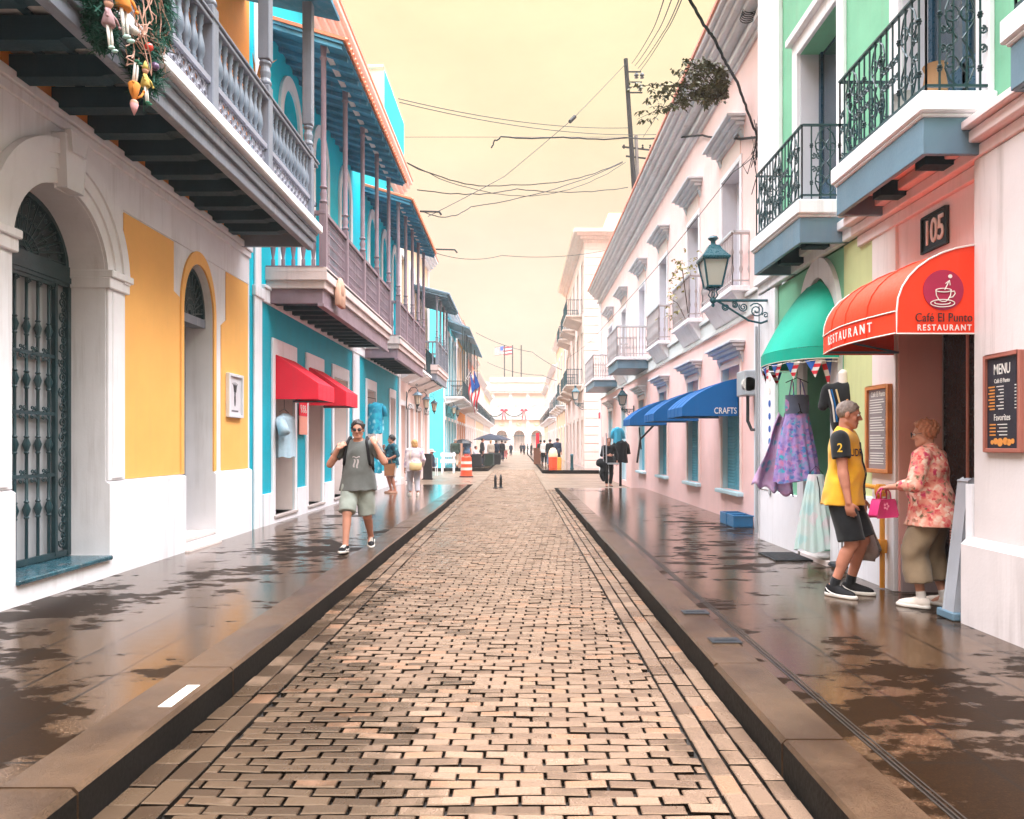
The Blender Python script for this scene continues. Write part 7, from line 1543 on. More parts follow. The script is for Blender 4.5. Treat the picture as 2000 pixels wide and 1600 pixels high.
# ================================================================ PEOPLE
def cloth(name, col, var=0.10, sc=12): return paint(name, col, 0.85, var, 0.10, 0.0, scale=sc, sheen=0.2)
def floral(name, cols, scale=16, base=None):
    if name in _mats: return _mats[name]
    m, n, b = newmat(name); v = coords(n) if False else None
    tcn = n.nodes.new('ShaderNodeTexCoord'); vo = nd(n, 'TexVoronoi'); vo.inputs['Scale'].default_value = scale
    ns = nd(n, 'TexNoise'); ns.inputs['Scale'].default_value = scale * 0.9; ns.inputs['Detail'].default_value = 3; n.links.new(tcn.outputs['Object'], ns.inputs['Vector'])
    wp = nd(n, 'VectorMath', operation='MULTIPLY_ADD'); n.links.new(ns.outputs['Color'], wp.inputs[0]); wp.inputs[1].default_value = (0.09,) * 3; n.links.new(tcn.outputs['Object'], wp.inputs[2]); n.links.new(wp.outputs[0], vo.inputs['Vector'])
    sp = nd(n, 'SeparateColor'); n.links.new(vo.outputs['Color'], sp.inputs[0]); cr = nd(n, 'ValToRGB'); cr.color_ramp.interpolation = 'CONSTANT'; n.links.new(sp.outputs[0], cr.inputs[0])
    el_ = cr.color_ramp.elements; el_[0].color = (*cols[0], 1); el_[1].position = 1 / len(cols); el_[1].color = (*cols[1], 1)
    for i in range(2, len(cols)): x = el_.new(i / len(cols)); x.color = (*cols[i], 1)
    c = mixc(n, ramp(n, vo.outputs['Distance'], 0.25, 0.75), cr.outputs[0], base or cols[-1]); n.links.new(c, b.inputs['Base Color']); b.inputs['Roughness'].default_value = 0.85; _mats[name] = m; return m
hair_dark = paint('dark_brown_hair', (0.018, 0.011, 0.008), 0.5, 0.4, 0.2, 0, scale=30); hair_grey = paint('grey_hair', (0.30, 0.24, 0.21), 0.6, 0.35, 0.2, 0, scale=40); hair_red = paint('faded_red_hair', (0.52, 0.22, 0.13), 0.6, 0.35, 0.2, 0, scale=40); hair_blond = paint('blond_hair', (0.55, 0.30, 0.12), 0.6, 0.35, 0.2, 0, scale=40)
tee = cloth('charcoal_tee', (0.125, 0.130, 0.122)); shorts_g = cloth('grey_green_shorts', (0.30, 0.33, 0.29)); blackc = cloth('black_cloth', (0.010, 0.011, 0.013), 0.2); jersey = cloth('yellow_jersey', (0.80, 0.41, 0.025)); khaki = cloth('khaki_trousers', (0.26, 0.185, 0.115)); canvas = plain('black_canvas', (0.012, 0.012, 0.014), 0.7); rubw = plain('off_white_rubber', (0.72, 0.66, 0.60), 0.5); whitesh = plain('white_mesh_shoe', (0.78, 0.68, 0.60), 0.6)
# ---- walking man
J = person('man in grey tee, shorts and sunglasses walking, hands at his backpack straps', (-2.20, 9.95, PZ), 0.03, 1.80, 1.14, 0.05, 0.02, feet=((-0.115, -0.30, 0.0, -0.1, 0.10), (0.12, 0.30, 0.045, 0.18, -0.22)), hands=((-0.235, -0.19, 1.385), (0.255, -0.18, 1.44)), elbow=((-0.75, -0.2, -1.2), (0.75, -0.2, -1.2)), knee=((-0.05, -1, 0), (0.05, -1, 0)), headyaw=0.08, headpitch=0.10, curl=(0.75, 1.0), hdir=((0.62, 0.35, 0.6), (-0.35, 0.25, 0.85)), palm=((0.3, 0.95, 0), (-0.3, 0.95, 0)), skin=skin_p, hair=dict(o=0.008, n=60, lump=0.013, front=0.056, low=-0.02, bottom=-0.045, w=0.008), hairm=hair_dark,
    garments=(g_legs(shorts_g, 0.98, 0.118, 0.104, 0.018, 'shorts', 0.008), g_top(tee, 0.60, -0.10, 0.016, 0.015, None, 'shirt', 0.008, 0.072, 3, slr=0.026)), shoes=dict(m=canvas, s=rubw, top=0.098, sole=0.032, mark=((-0.05, 0.03), (0.0, 0.055), (0.05, 0.04), (0.09, 0.055), (0.13, 0.035)), lace=True), res=0.011, pelz=0.915)
HP, t = J['HP'], J['t']; s = J['s']
m = MB(); 
for q in (-1, 1):
    c_ = HP(q * 0.033, 0.099, 0.004); m.ball(tuple(c_), (0.027, 0.009, 0.020), 12, 8)
sg = m.build('sunglasses', plain('black_lens', (0.008, 0.008, 0.01), 0.08), t, smooth=True); m = MB().tube([tuple(HP(-0.012, 0.103, 0.012)), tuple(HP(0.012, 0.103, 0.012))], 0.003, 5)
for q in (-1, 1): m.tube([tuple(HP(q * 0.058, 0.092, 0.010)), tuple(HP(q * 0.078, 0.05, 0.012)), tuple(HP(q * 0.083, -0.01, 0.01))], 0.003, 5)
m.build('glasses_frame', black, sg)
bv = BVHTree.FromPolygons([v.co for v in J['shirt'].data.vertices], [tuple(p.vertices) for p in J['shirt'].data.polygons])
def chest(x, z): h = bv.ray_cast(Vector((x, -0.8, z)), Vector((0, 1, 0))); return (h[0] + Vector((0, -0.003, 0))) if h[0] else Vector((x, -0.12, z))
m = MB(); pr_ = paint('faded_print', (0.40, 0.36, 0.35), 0.8, 0.2)
for x0, x1, za, zb_ in ((-0.035, -0.012, 1.24, 1.13), (0.008, 0.032, 1.24, 1.12)):
    m.grid(lambda u, v: chest(x0 + (x1 - x0) * u + 0.008 * math.sin(v * 6), za + (zb_ - za) * v), 3, 6)
m.grid(lambda u, v: chest(-0.05 + 0.10 * u, 1.275 - 0.015 * v + 0.008 * math.sin(u * 9)), 6, 1); m.build('print', pr_, t)
bp = thing('backpack', 'black backpack on the walking man, straps over both his shoulders', 'backpack', (-2.20, 9.95, PZ)); ORI[bp.name] = Vector((0, 0, 0))
MB().prism([(-0.14, 0.95), (0.14, 0.95), (0.17, 1.05), (0.16, 1.36), (0.09, 1.45), (-0.09, 1.45), (-0.16, 1.36), (-0.17, 1.05)], 'y', 0.125, 0.27).build('pack', canvas, bp, bevel=0.03, smooth=50)
for q in (-1, 1):
    m = MB(); ps = []
    for (x, z) in ((0.125, 1.475), (0.138, 1.43), (0.148, 1.38), (0.155, 1.31), (0.163, 1.24), (0.172, 1.18)):
        p = chest(q * x, z); ps.append(p + Vector((0, -0.012, 0)))
    ps = [Vector((q * 0.10, 0.13, 1.40)), Vector((q * 0.108, 0.09, 1.49)), Vector((q * 0.115, 0.02, 1.535))] + ps + [Vector((q * 0.195, 0.06, 1.10))]
    m.tube(ps, 0.021, 6); m.build('strap', canvas, bp, smooth=True)
MB().tube([(-0.19, -0.05, 1.2), (-0.205, -0.06, 1.05), (-0.19, -0.05, 0.92)], 0.006, 5).build('strap_end', canvas, bp)
bp.rotation_euler = (0, 0, 0.03)
# ---- man in the yellow jersey
sw = ((0.10, 0.030), (0.055, 0.026), (0.01, 0.034), (-0.03, 0.055), (-0.055, 0.075))
J = person('grey-haired man in a yellow and black jersey and black shorts reading the menu', (3.10, 6.95, PZ), R(54), 1.86, 1.0, 0.2, 0.02, feet=((-0.11, 0.07, 0, -0.25), (0.11, -0.03, 0, 0.1)), hands=((-0.255, -0.10, 0.90), (0.25, -0.12, 0.90)), elbow=((-0.5, 1, 0), (0.5, 1, 0)), knee=((0, -1, 0), (0, -1, 0)), headyaw=R(8), headpitch=0.16, curl=(0.9, 1.35), hdir=((0.12, -0.15, -1), (0, -0.05, -1)), skin=skin_l, hair=dict(o=0.006, n=14, lump=0.012, front=0.062, low=-0.0, bottom=-0.05, w=0.002), hairm=hair_grey,
    garments=(g_legs(blackc, 0.94, 0.112, 0.110, 0.012, 'shorts', 0.007, 8), g_top(jersey, 0.58, -0.10, 0.024, 0.0, blackc, 'jersey', 0.006, 0.074, 12, slr=0.034)), shoes=dict(m=canvas, s=rubw, top=0.105, sole=0.034, mark=sw, mr=[0.002, 0.005, 0.008, 0.006, 0.002]), socks=(blackc, 0.17), res=0.011, pelz=0.972, pely=0.0)
t = J['t']
for sg_ in (-1, 1):
    pass
# letters on the right side of the chest, the way the wearer's front turns away
on_garment(J, 'jersey', "PUDR", 0.098, 1.36, (-0.072, 0), 0, plain('navy_lettering', (0.03, 0.02, 0.10), 0.6), 'lettering', 0.82, (-0.35, -1, 0.0), (0.94, -0.33, 0), 1.05)
sl = [c for c in KIDS[t.name] if c.name.startswith('sleeve')][0]
on_garment(J, sl, "2", 0.115, 1.405, (-0.25, -0.035), 0, plain('yellow_numeral', (0.80, 0.50, 0.06), 0.6), 'numeral', 0.85, (-1, 0.1, 0), (0.0, -1, 0))
bvj = BVHTree.FromPolygons([v.co for v in J['jersey'].data.vertices], [tuple(p.vertices) for p in J['jersey'].data.polygons])
def jc(x, z):
    h = bvj.ray_cast(Vector((x, -0.9, z)), Vector((0, 1, 0))); return (h[0] + Vector((0, -0.004, 0))) if h[0] else Vector((x, -0.15, z))
m = MB(); m.tube([jc(0.012, 1.46 - 0.06 * k) for k in range(10)], 0.006, 5); m.tube([jc(-0.02, 1.46 - 0.06 * k) for k in range(10)], 0.004, 5)
for k in range(6): m.ball(tuple(jc(-0.004, 1.42 - 0.09 * k)), 0.008, 6, 5)
m.build('placket_trim', blackc, t)
def bag(name, label, loc, rz, build, mat, cat='bag'):
    o = thing(name, label, cat, loc); ORI[o.name] = Vector((0, 0, 0)); build(o); o.rotation_euler = (0, 0, rz); return o
plastic = paint('grey_plastic_bag', (0.42, 0.33, 0.31), 0.35, 0.3, 0.5, 0, scale=6); plasticd = paint('dark_plastic_bag', (0.14, 0.10, 0.09), 0.3, 0.4, 0.5, 0, scale=6)
wl = J['wr'][1]; wp_ = rotz(wl, R(54)) + np.array((3.10, 6.95, PZ)) + np.array((0, 0, -0.11))
def mkbag(o, mat, w, d, h, lean, seed):
    rg = np.random.default_rng(seed); m = MB(); ph = rg.uniform(0, 6)
    def fn(u, v):
        a = 2 * math.pi * u; tw = min(1, (v * 1.15) ** 0.8); r1 = 0.015 + w * tw; r2 = 0.012 + d * tw
        wv = 1 + 0.13 * math.sin(a * 3 + ph + v * 4) * tw + 0.06 * math.sin(a * 7 + v * 9)
        cl = 1.0 if v < 0.93 else 0.75
        return (r1 * math.cos(a) * wv * cl + lean[0] * v, r2 * math.sin(a) * wv * cl + lean[1] * v, -h * v + 0.01 * math.sin(a * 2) * tw)
    m.grid(fn, 30, 18); m.add([(lean[0], lean[1], -h - 0.005)] + [fn(k / 30, 1.0) for k in range(30)], [(0, 1 + k, 1 + (k + 1) % 30) for k in range(30)]); m.build('sack', mat, o, smooth=True, weld=True)
    MB().tube([(0, 0.012, 0.05), (0.02, 0.02, 0.0), (0.03, 0.015, -0.05)], 0.007, 5).tube([(0, -0.012, 0.05), (-0.02, -0.02, 0.0), (-0.03, -0.015, -0.05)], 0.007, 5).build('handle', mat, o)
b1 = bag('plastic_bag', 'pale plastic shopping bag hanging from the hand of the man in the jersey', tuple(wp_ + (0.0, -0.02, 0)), 0.3, lambda o: mkbag(o, plastic, 0.12, 0.07, 0.48, (0.02, 0), 3), None)
b2 = bag('plastic_bag', 'dark crumpled plastic bag hanging behind the pale one', tuple(wp_ + (0.03, 0.03, 0)), 0.5, lambda o: mkbag(o, plasticd, 0.10, 0.08, 0.44, (0.15, 0.03), 9), None)
# ---- woman in the floral blouse
fl1 = floral('red_floral_blouse', [(0.62, 0.05, 0.06), (0.80, 0.55, 0.42), (0.70, 0.12, 0.12), (0.80, 0.62, 0.48), (0.55, 0.03, 0.10), (0.78, 0.45, 0.35), (0.10, 0.09, 0.04)], 24, (0.76, 0.30, 0.22))
fwm = R(-138)
J = person('woman in a red floral blouse and wide khaki trousers looking into the cafe entrance', (3.66, 6.42, PZ), fwm, 1.64, 1.18, 0.4, 0.08, feet=((-0.13, 0.05, 0, -0.2), (0.11, -0.06, 0, 0.15)), hands=((-0.30, -0.06, 0.80), (0.26, -0.27, 1.06)), elbow=((-0.4, 1, 0), (0.6, 0.8, -0.4)), headyaw=R(14), headpitch=0.12, curl=(0.7, 1.3), hdir=(None, (0.0, -0.9, -0.15)), palm=(None, (0, 0, -1)), skin=skin_p, hair=dict(o=0.022, n=110, lump=0.024, front=0.045, low=-0.05, bottom=-0.10, w=0.010), hairm=hair_red,
    garments=(g_legs(khaki, 1.62, 0.115, 0.112, 0.012, 'trousers', 0.010, 15), g_top(fl1, 1.62, -0.16, 0.020, 0.03, None, 'blouse', 0.006, 0.070, 21)), shoes=dict(m=whitesh, s=rubw, top=0.10, sole=0.036), socks=(plain('white_sock', (0.72, 0.66, 0.62), 0.8), 0.14), res=0.011)
HP, t = J['HP'], J['t']; m = MB()
for q in (-1, 1): ring(m, HP(q * 0.033, 0.105, 0.004), 0.022, 0.0025, tuple(J['rt']), tuple(J['up'])); m.tube([tuple(HP(q * 0.056, 0.10, 0.008)), tuple(HP(q * 0.082, 0.0, 0.008))], 0.0025, 4)
m.build('glasses', black, t)
wl = rotz(J['wr'][1], fwm) + np.array((3.66, 6.42, PZ)); pinkb = plain('magenta_leather', (0.52, 0.02, 0.13), 0.4); pinkb2 = plain('pink_flower_patch', (0.75, 0.25, 0.35), 0.5)
def hb(o):
    k = len(KIDS.get(o.name, []))
    m = MB(); m.prism([(-0.17, -0.36), (0.17, -0.36), (0.19, -0.33), (0.14, -0.14), (0.12, -0.12), (-0.12, -0.12), (-0.14, -0.14), (-0.19, -0.33)], 'y', -0.065, 0.065); m.build('pouch', pinkb, o, bevel=0.02, smooth=50)
    for q in (-1, 1): MB().tube([(-0.09, q * 0.04, -0.14), (-0.085, q * 0.03, -0.03), (-0.04, q * 0.012, 0.03), (0.04, q * 0.012, 0.03), (0.085, q * 0.03, -0.03), (0.09, q * 0.04, -0.14)], 0.009, 6).build('handle', pinkb, o, smooth=True)
    m = MB()
    for k in range(5): m.ball((-0.02 + 0.035 * math.cos(k * 1.257), -0.067, -0.21 + 0.035 * math.sin(k * 1.257)), (0.018, 0.004, 0.018), 8, 5)
    m.build('flower_patch', pinkb2, o)
    o.scale = (0.66, 0.66, 0.66)
bag('handbag', 'magenta handbag held out by the woman in the floral blouse', tuple(wl + np.array((-0.045, 0.02, -0.03))), 0.35, hb, None, 'handbag')
# ---- two women on the left pavement
tealp = floral('teal_patterned_top', [(0.006, 0.06, 0.09), (0.01, 0.12, 0.15), (0.005, 0.04, 0.06), (0.05, 0.25, 0.28)], 14, (0.006, 0.07, 0.10)); creamc = cloth('cream_cloth', (0.66, 0.56, 0.50)); pastel = floral('pastel_patterned_top', [(0.60, 0.48, 0.50), (0.66, 0.58, 0.58), (0.45, 0.32, 0.42), (0.68, 0.60, 0.60)], 12, (0.62, 0.52, 0.53)); paletr = cloth('pale_blue_trousers', (0.52, 0.50, 0.54))
sandal = plain('tan_sandal', (0.60, 0.34, 0.24), 0.6)
J = person('dark-haired woman in a teal top and cream shorts, hand raised to her mouth', (-3.77, 21.6, PZ), R(-62), 1.70, 1.12, 0.4, 0.0, feet=((-0.10, 0.0, 0), (0.10, 0.06, 0)), hands=((-0.14, -0.22, 1.32), (0.22, -0.16, 1.02)), elbow=((-1, 0.2, -1), (0.6, 1, -0.2)), headyaw=R(-8), curl=(0.9, 1.0), hdir=((0.3, -0.1, 1), None), skin=skin_l, hair=dict(o=0.022, n=40, lump=0.028, front=0.05, low=-0.06, bottom=-0.10), hairm=hair_dark, garments=(g_legs(creamc, 0.97, 0.125, 0.11, 0.016), g_top(tealp, 1.1, -0.08, 0.02, 0.02, None, 'blouse', 0.004)), shoes=dict(m=sandal, s=sandal, top=0.05, sole=0.02), res=0.015)
wl = rotz(J['wr'][1], R(-62)) + np.array((-3.77, 21.6, PZ)); brownb = plain('brown_leather', (0.30, 0.12, 0.05), 0.5)
def tb(o):
    MB().prism([(-0.13, -0.46), (0.13, -0.46), (0.16, -0.12), (-0.16, -0.12)], 'y', -0.06, 0.06).build('pouch', brownb, o, bevel=0.015, smooth=50)
    for q in (-1, 1): MB().tube([(-0.08, q * 0.05, -0.12), (-0.05, q * 0.02, 0.02), (0.05, q * 0.02, 0.02), (0.08, q * 0.05, -0.12)], 0.009, 5).build('handle', brownb, o)
bag('tote_bag', 'brown leather tote bag held by the dark-haired woman in teal', tuple(wl + np.array((0.0, 0, -0.03))), 0.2, tb, None)
J = person('blond woman in a pale lilac top and trousers, turned away on the left pavement', (-2.93, 20.3, PZ), R(-160), 1.55, 1.12, 0.3, 0.0, feet=((-0.09, 0.05, 0), (0.09, -0.12, 0)), hands=((-0.25, -0.10, 0.82), (0.26, -0.02, 0.76)), headyaw=R(18), skin=skin_p, hair=dict(o=0.022, n=40, lump=0.028, front=0.03, low=-0.08, bottom=-0.13, long=0.03), hairm=hair_blond, garments=(g_legs(paletr, 1.84, 0.115, 0.075, 0.014, 'trousers'), g_top(pastel, 1.9, -0.15, 0.022, 0.03, None, 'blouse', 0.004)), shoes=dict(m=whitesh, s=rubw), res=0.015)
yel = plain('pale_yellow_leather', (0.72, 0.52, 0.26), 0.5)
bag('shoulder_bag', 'pale yellow shoulder bag on the back of the blond woman', (-2.86, 20.08, PZ + 0.74), 0.2, lambda o: (MB().box(-0.17, 0.17, -0.05, 0.03, -0.02, 0.20).build('pouch', yel, o, bevel=0.02, smooth=50), MB().tube([(-0.12, -0.03, 0.2), (-0.16, -0.08, 0.42), (-0.10, -0.02, 0.56)], 0.007, 5).build('strap', yel, o)), None)
# ---- waitress on the right pavement
J = person('waitress in black carrying a bundle and a tray along the pink house', (3.12, 25.4, 0.12), R(6), 1.70, 1.0, 0.1, 0.0, feet=((-0.09, -0.10, 0), (0.09, 0.10, 0)), hands=((-0.06, -0.24, 1.10), (0.28, -0.10, 0.86)), elbow=((-1, 0.5, -0.6), (1, 0.6, 0)), skin=skin_p, hair=dict(o=0.014, n=20, lump=0.02, front=0.045, low=-0.05, bottom=-0.10), hairm=paint('auburn_hair', (0.16, 0.06, 0.03), 0.5, 0.3), garments=(g_legs(blackc, 1.92, 0.10, 0.055, 0.012, 'trousers'), g_top(blackc, 1.8, -0.12, 0.016, 0.01)), shoes=dict(m=sandal, s=black, top=0.06), res=0.015)
tag(MB().tube([(3.02, 25.15, 0.95), (3.01, 25.16, 2.0)], 0.022, 6).tube([(2.92, 25.2, 1.0), (2.90, 25.2, 1.85)], 0.015, 6).build('umbrella_pole', gm), 'grey umbrella poles carried upright by the waitress', 'pole')
f = Fld((2.4, 25.0, 0.1), (3.3, 25.6, 1.4), 0.02); f.ell((2.86, 25.3, 0.95), (0.19, 0.16, 0.16), None, 0.06); f.ell((2.92, 25.25, 0.66), (0.13, 0.10, 0.34), None, 0.06); f.wrinkle(0.02, 24, 4)
tag(fld_obj([f.mesh()], 'bundle', blackc, None), 'black cloth bundle carried on the arm of the waitress', 'bundle')
tag(MB().box(3.06, 3.44, 25.1, 25.3, 0.90, 0.96).build('tray', gm, bevel=0.01), 'pale grey tray held flat by the waitress', 'tray')
t = thing('clothes_stand', 'black clothes stand with a blue shirt above a black coat beside the waitress', 'clothes stand', (3.62, 26.0, 0.1))
MB().tube([(3.62, 26, 0.1), (3.62, 26, 2.1)], 0.05, 7).build('post', black, t)
def drape(par, name, mat, c, w, d, z0, z1, sh=0.10, n=20, seed=1, sleeves=True, flare=1.15):
    """a hanging shirt, coat or dress: pleated closed surface"""
    rg = np.random.default_rng(seed); ph = rg.uniform(0, 6, 4); m = MB()
    def fn(u, v):
        a = 2 * math.pi * u; z = z1 + (z0 - z1) * v; k = (0.30 + 0.70 * min(1, v / sh)) if v < sh else 1 + (flare - 1) * (v - sh) / (1 - sh)
        f = 1 + 0.05 * min(1, v * 2) * math.sin(a * 6 + ph[0] + v * 2) + 0.05 * v * math.sin(a * 11 + ph[1]); return (c[0] + w * k * f * math.cos(a), c[1] + d * k * f * math.sin(a), z + 0.015 * v * math.sin(a * 5 + ph[2]))
    m.grid(fn, 44, 22); o = m.build(name, mat, par, smooth=True, weld=True)
    if sleeves:
        for q in (-1, 1): MB().tube([(c[0] + q * w * 0.7, c[1], z1 - 0.06), (c[0] + q * w * 1.25, c[1], z1 - 0.18), (c[0] + q * w * 1.45, c[1], z1 - 0.42 * sleeves)], [0.055, 0.065, 0.075], 9).build('sleeve', mat, o, smooth=True)
    return o
drape(t, 'shirt', cloth('sky_blue_shirt', (0.06, 0.42, 0.62)), (3.52, 26.0), 0.14, 0.12, 1.62, 2.22, sleeves=1.0, seed=4); drape(t, 'coat', blackc, (3.62, 25.95), 0.20, 0.15, 0.95, 1.75, sleeves=1.2, seed=5, flare=1.3)
# ---- clothes hung outside the shops
t = thing('tee_shirt', 'pale blue tee shirt hanging in the doorway under the first red awning', 'shirt', (WL, 13.6, 1.4)); drape(t, 'cloth', cloth('pale_blue_cloth', (0.45, 0.60, 0.70)), (WL + 0.12, 13.65), 0.16, 0.26, 1.36, 2.18, sleeves=False, seed=6, flare=1.05); MB().tube([(WL + 0.1, 13.4, 2.05), (WL + 0.2, 13.28, 1.9), (WL + 0.24, 13.24, 1.8)], [0.09, 0.10, 0.11], 9).build('sleeve', cloth('pale_blue_cloth', (0.45, 0.60, 0.70)), t, smooth=True); MB().tube([(WL + 0.1, 13.4, 2.2), (WL + 0.1, 13.65, 2.26), (WL + 0.1, 13.9, 2.2)], 0.008, 5).tube([(WL + 0.1, 13.65, 2.26), (WL + 0.1, 13.65, 2.44)], 0.005, 5).build('hanger', blackiron, t)
t = thing('patterned_shirt', 'turquoise patterned shirt hanging by the fourth doorway of the turquoise house', 'shirt', (WL, 21.7, 1.8)); drape(t, 'cloth', floral('turquoise_print', [(0.01, 0.22, 0.36), (0.02, 0.40, 0.52), (0.30, 0.60, 0.66), (0.01, 0.30, 0.45)], 9, (0.02, 0.32, 0.45)), (WL + 0.25, 21.6), 0.20, 0.26, 1.92, 2.85, sleeves=1.0, seed=7); MB().tube([(WL, 21.6, 3.0), (WL + 0.25, 21.6, 2.95), (WL + 0.25, 21.6, 2.84)], 0.01, 5).build('hanger', blackiron, t)
t = thing('patterned_skirt', 'turquoise wrap hanging below the patterned shirt, behind the walking man', 'skirt', (WL, 21.7, 0.9)); drape(t, 'cloth', _mats['turquoise_print'], (WL + 0.25, 21.55), 0.17, 0.22, 0.75, 1.5, sleeves=False, seed=8)
purp = floral('purple_paisley', [(0.26, 0.12, 0.36), (0.40, 0.22, 0.46), (0.05, 0.18, 0.42), (0.52, 0.18, 0.34), (0.03, 0.34, 0.44), (0.12, 0.10, 0.34)], 20, (0.30, 0.22, 0.46)); tied = floral('pale_tie_dye', [(0.48, 0.66, 0.60), (0.55, 0.62, 0.60), (0.38, 0.58, 0.58), (0.62, 0.56, 0.58)], 7, (0.50, 0.64, 0.60)); lil = floral('lilac_kaftan', [(0.42, 0.24, 0.44), (0.50, 0.32, 0.48), (0.12, 0.30, 0.45), (0.46, 0.24, 0.40)], 13, (0.46, 0.30, 0.48))
Yd = 8.95; XDs = WR - 0.30
t = thing('sundress', 'purple paisley strapped sundress hanging under the green awning', 'dress', (XDs, Yd, 1.1))
m = MB()
def dress(u, v):
    a = 2 * math.pi * u; z = 2.20 - 1.06 * v
    if v < 0.22: r = 0.135 + 0.012 * math.sin(v * 14); dd = 0.085
    else: q = (v - 0.22) / 0.78; r = 0.138 + 0.135 * q ** 0.8; dd = 0.088 + 0.09 * q
    f = 1 + 0.085 * min(1, max(0, v - 0.2) * 2.2) * math.sin(a * 13 + 1.3 * math.sin(v * 4)); return (XDs + r * f * math.cos(a), Yd + dd * f * math.sin(a), z + 0.02 * v * math.sin(a * 3))
m.grid(dress, 110, 34); m.build('gown', purp, t, smooth=True, weld=True)
bl_ = MB().grid(lambda u, v: (XDs + 0.142 * math.cos(2 * math.pi * u), Yd + 0.091 * math.sin(2 * math.pi * u), 2.205 - 0.23 * v), 30, 6).build('bodice', cloth('navy_bodice', (0.10, 0.12, 0.18)), t, smooth=True)
for q in (-1, 1): MB().tube([(XDs + q * 0.07, Yd - 0.08, 2.19), (XDs + q * 0.055, Yd - 0.02, 2.36), (XDs + q * 0.05, Yd + 0.03, 2.40), (XDs + q * 0.07, Yd + 0.07, 2.2)], 0.008, 5).build('strap', purp, t)
MB().tube([(XDs - 0.14, Yd, 2.36), (XDs, Yd, 2.42), (XDs + 0.14, Yd, 2.36)], 0.006, 5).tube([(XDs, Yd, 2.42), (XDs, Yd, 2.56), (XDs + 0.02, Yd, 2.6)], 0.004, 5).build('hanger', blackiron, t)
MB().tube([(XDs - 0.015, Yd - 0.095, 2.1), (XDs + 0.015, Yd - 0.1, 1.98)], 0.006, 5).tube([(XDs - 0.03, Yd - 0.098, 1.98), (XDs, Yd - 0.1, 2.0), (XDs + 0.03, Yd - 0.098, 1.98)], 0.005, 5).build('tie', canvas, t)
t = thing('kaftan', 'loose lilac kaftan spread behind and left of the purple sundress', 'dress', (XDs - 0.12, 9.35, 1.0)); m = MB()
def kaf(u, v):
    z = 1.98 - 0.98 * v + (0.16 * (u - 0.5)) * v; w_ = 0.16 + 0.30 * v; return (3.52 - 0.02 - w_ * 1.5 * u * 0.8 + 0.05, 9.38 + 0.05 * math.sin(u * 16 + v * 3) + 0.03 * math.sin(v * 9), z + 0.03 * math.sin(u * 22))
m.grid(kaf, 44, 26); m.build('cloth', lil, t, solid=0.012, smooth=True)
t = thing('pleated_skirt', 'long pale green tie-dyed pleated skirt hanging below the purple sundress', 'skirt', (XDs, 8.75, 0.3)); m = MB(); XS, YS = 3.56, 8.72
def skr(u, v):
    a = 2 * math.pi * u; r = 0.09 + 0.15 * v ** 0.85; d_ = 0.06 + 0.10 * v; f = 1 + 0.10 * min(1, v * 2) * math.sin(a * 15 + 0.8 * math.sin(v * 5)); return (XS + r * f * math.cos(a), YS + d_ * f * math.sin(a), 1.24 - 0.90 * v + 0.02 * v * math.sin(a * 4))
m.grid(skr, 120, 30); m.build('cloth', tied, t, smooth=True, weld=True); MB().tube([(XS - 0.09, YS, 1.24), (XS, YS, 1.34), (XS + 0.09, YS, 1.24)], 0.004, 5).tube([(XS - 0.02, YS - 0.08, 1.22), (XS, YS - 0.1, 1.08), (XS + 0.01, YS - 0.1, 0.9)], 0.006, 5).build('drawstring', canvas, t)
t = thing('mannequin', 'headless mannequin bust wearing a black jersey with bright stripes', 'mannequin', (3.66, 8.28, 0.2))
f = Fld((-0.3, -0.25, 1.0), (0.3, 0.25, 2.4), 0.012); f.ell((0, 0, 1.92), (0.17, 0.11, 0.20), None, 0.05); f.ell((0, 0, 1.68), (0.14, 0.10, 0.2), None, 0.05); f.cone((-0.15, 0, 2.04), (0.15, 0, 2.04), 0.05, 0.05, 0.05); f.cone((-0.17, 0, 2.03), (-0.21, 0, 1.84), 0.055, 0.055, 0.03); f.cone((0.17, 0, 2.03), (0.21, 0, 1.84), 0.055, 0.055, 0.03); f.half((0, 0, 1.55), (0, 0, -1)); f.wrinkle(0.004, 40, 2)
o = fld_obj([f.mesh()], 'black_jersey', blackc, t); f = Fld((-0.2, -0.2, 1.95), (0.2, 0.2, 2.35), 0.01); f.cone((0, 0, 2.02), (0, 0, 2.20), 0.065, 0.052, 0.02); fld_obj([f.mesh()], 'neck', rubw, t)
for sgm, q in ((bluecloth, 0.02), (rubw, 0.045), (yel, -0.03)): MB().tube([(-0.10 - q, -0.10, 2.02), (-0.06 - q, -0.125, 1.85), (-0.04 - q, -0.12, 1.65)], 0.010, 5).build('stripe', sgm, t)
MB().tube([(0.05, -0.13, 1.9), (-0.03, -0.135, 1.8), (0.04, -0.13, 1.7)], 0.012, 5).build('print', orl, t)
f = Fld((-0.25, -0.25, 0.95), (0.25, 0.25, 1.65), 0.014); f.ell((0, 0, 1.35), (0.15, 0.12, 0.25), None, 0.03); fld_obj([f.mesh()], 'patterned_wrap', floral('orange_blue_print', [(0.75, 0.35, 0.08), (0.05, 0.25, 0.5), (0.75, 0.55, 0.2), (0.6, 0.1, 0.15), (0.7, 0.6, 0.5)], 16, (0.6, 0.4, 0.2)), t)
MB().tube([(0, 0, 0.03), (0, 0, 1.2)], 0.02, 6).lathe([(0.16, 0.02), (0.15, 0.05), (0.02, 0.06)], (0, 0, 0), 14).build('stand', blackiron, t)
for c in KIDS[t.name]: pass
def relocate(t, loc, rz=0.0):
    """parts were modelled around the origin but stored relative to the thing's base: undo that, then place"""
    base = ORI[t.name].copy()
    for c in KIDS[t.name]:
        if c.name.startswith(('stripe', 'print', 'stand')): 
            for v in c.data.vertices: v.co += base
    t.location = loc; t.rotation_euler = (0, 0, rz)
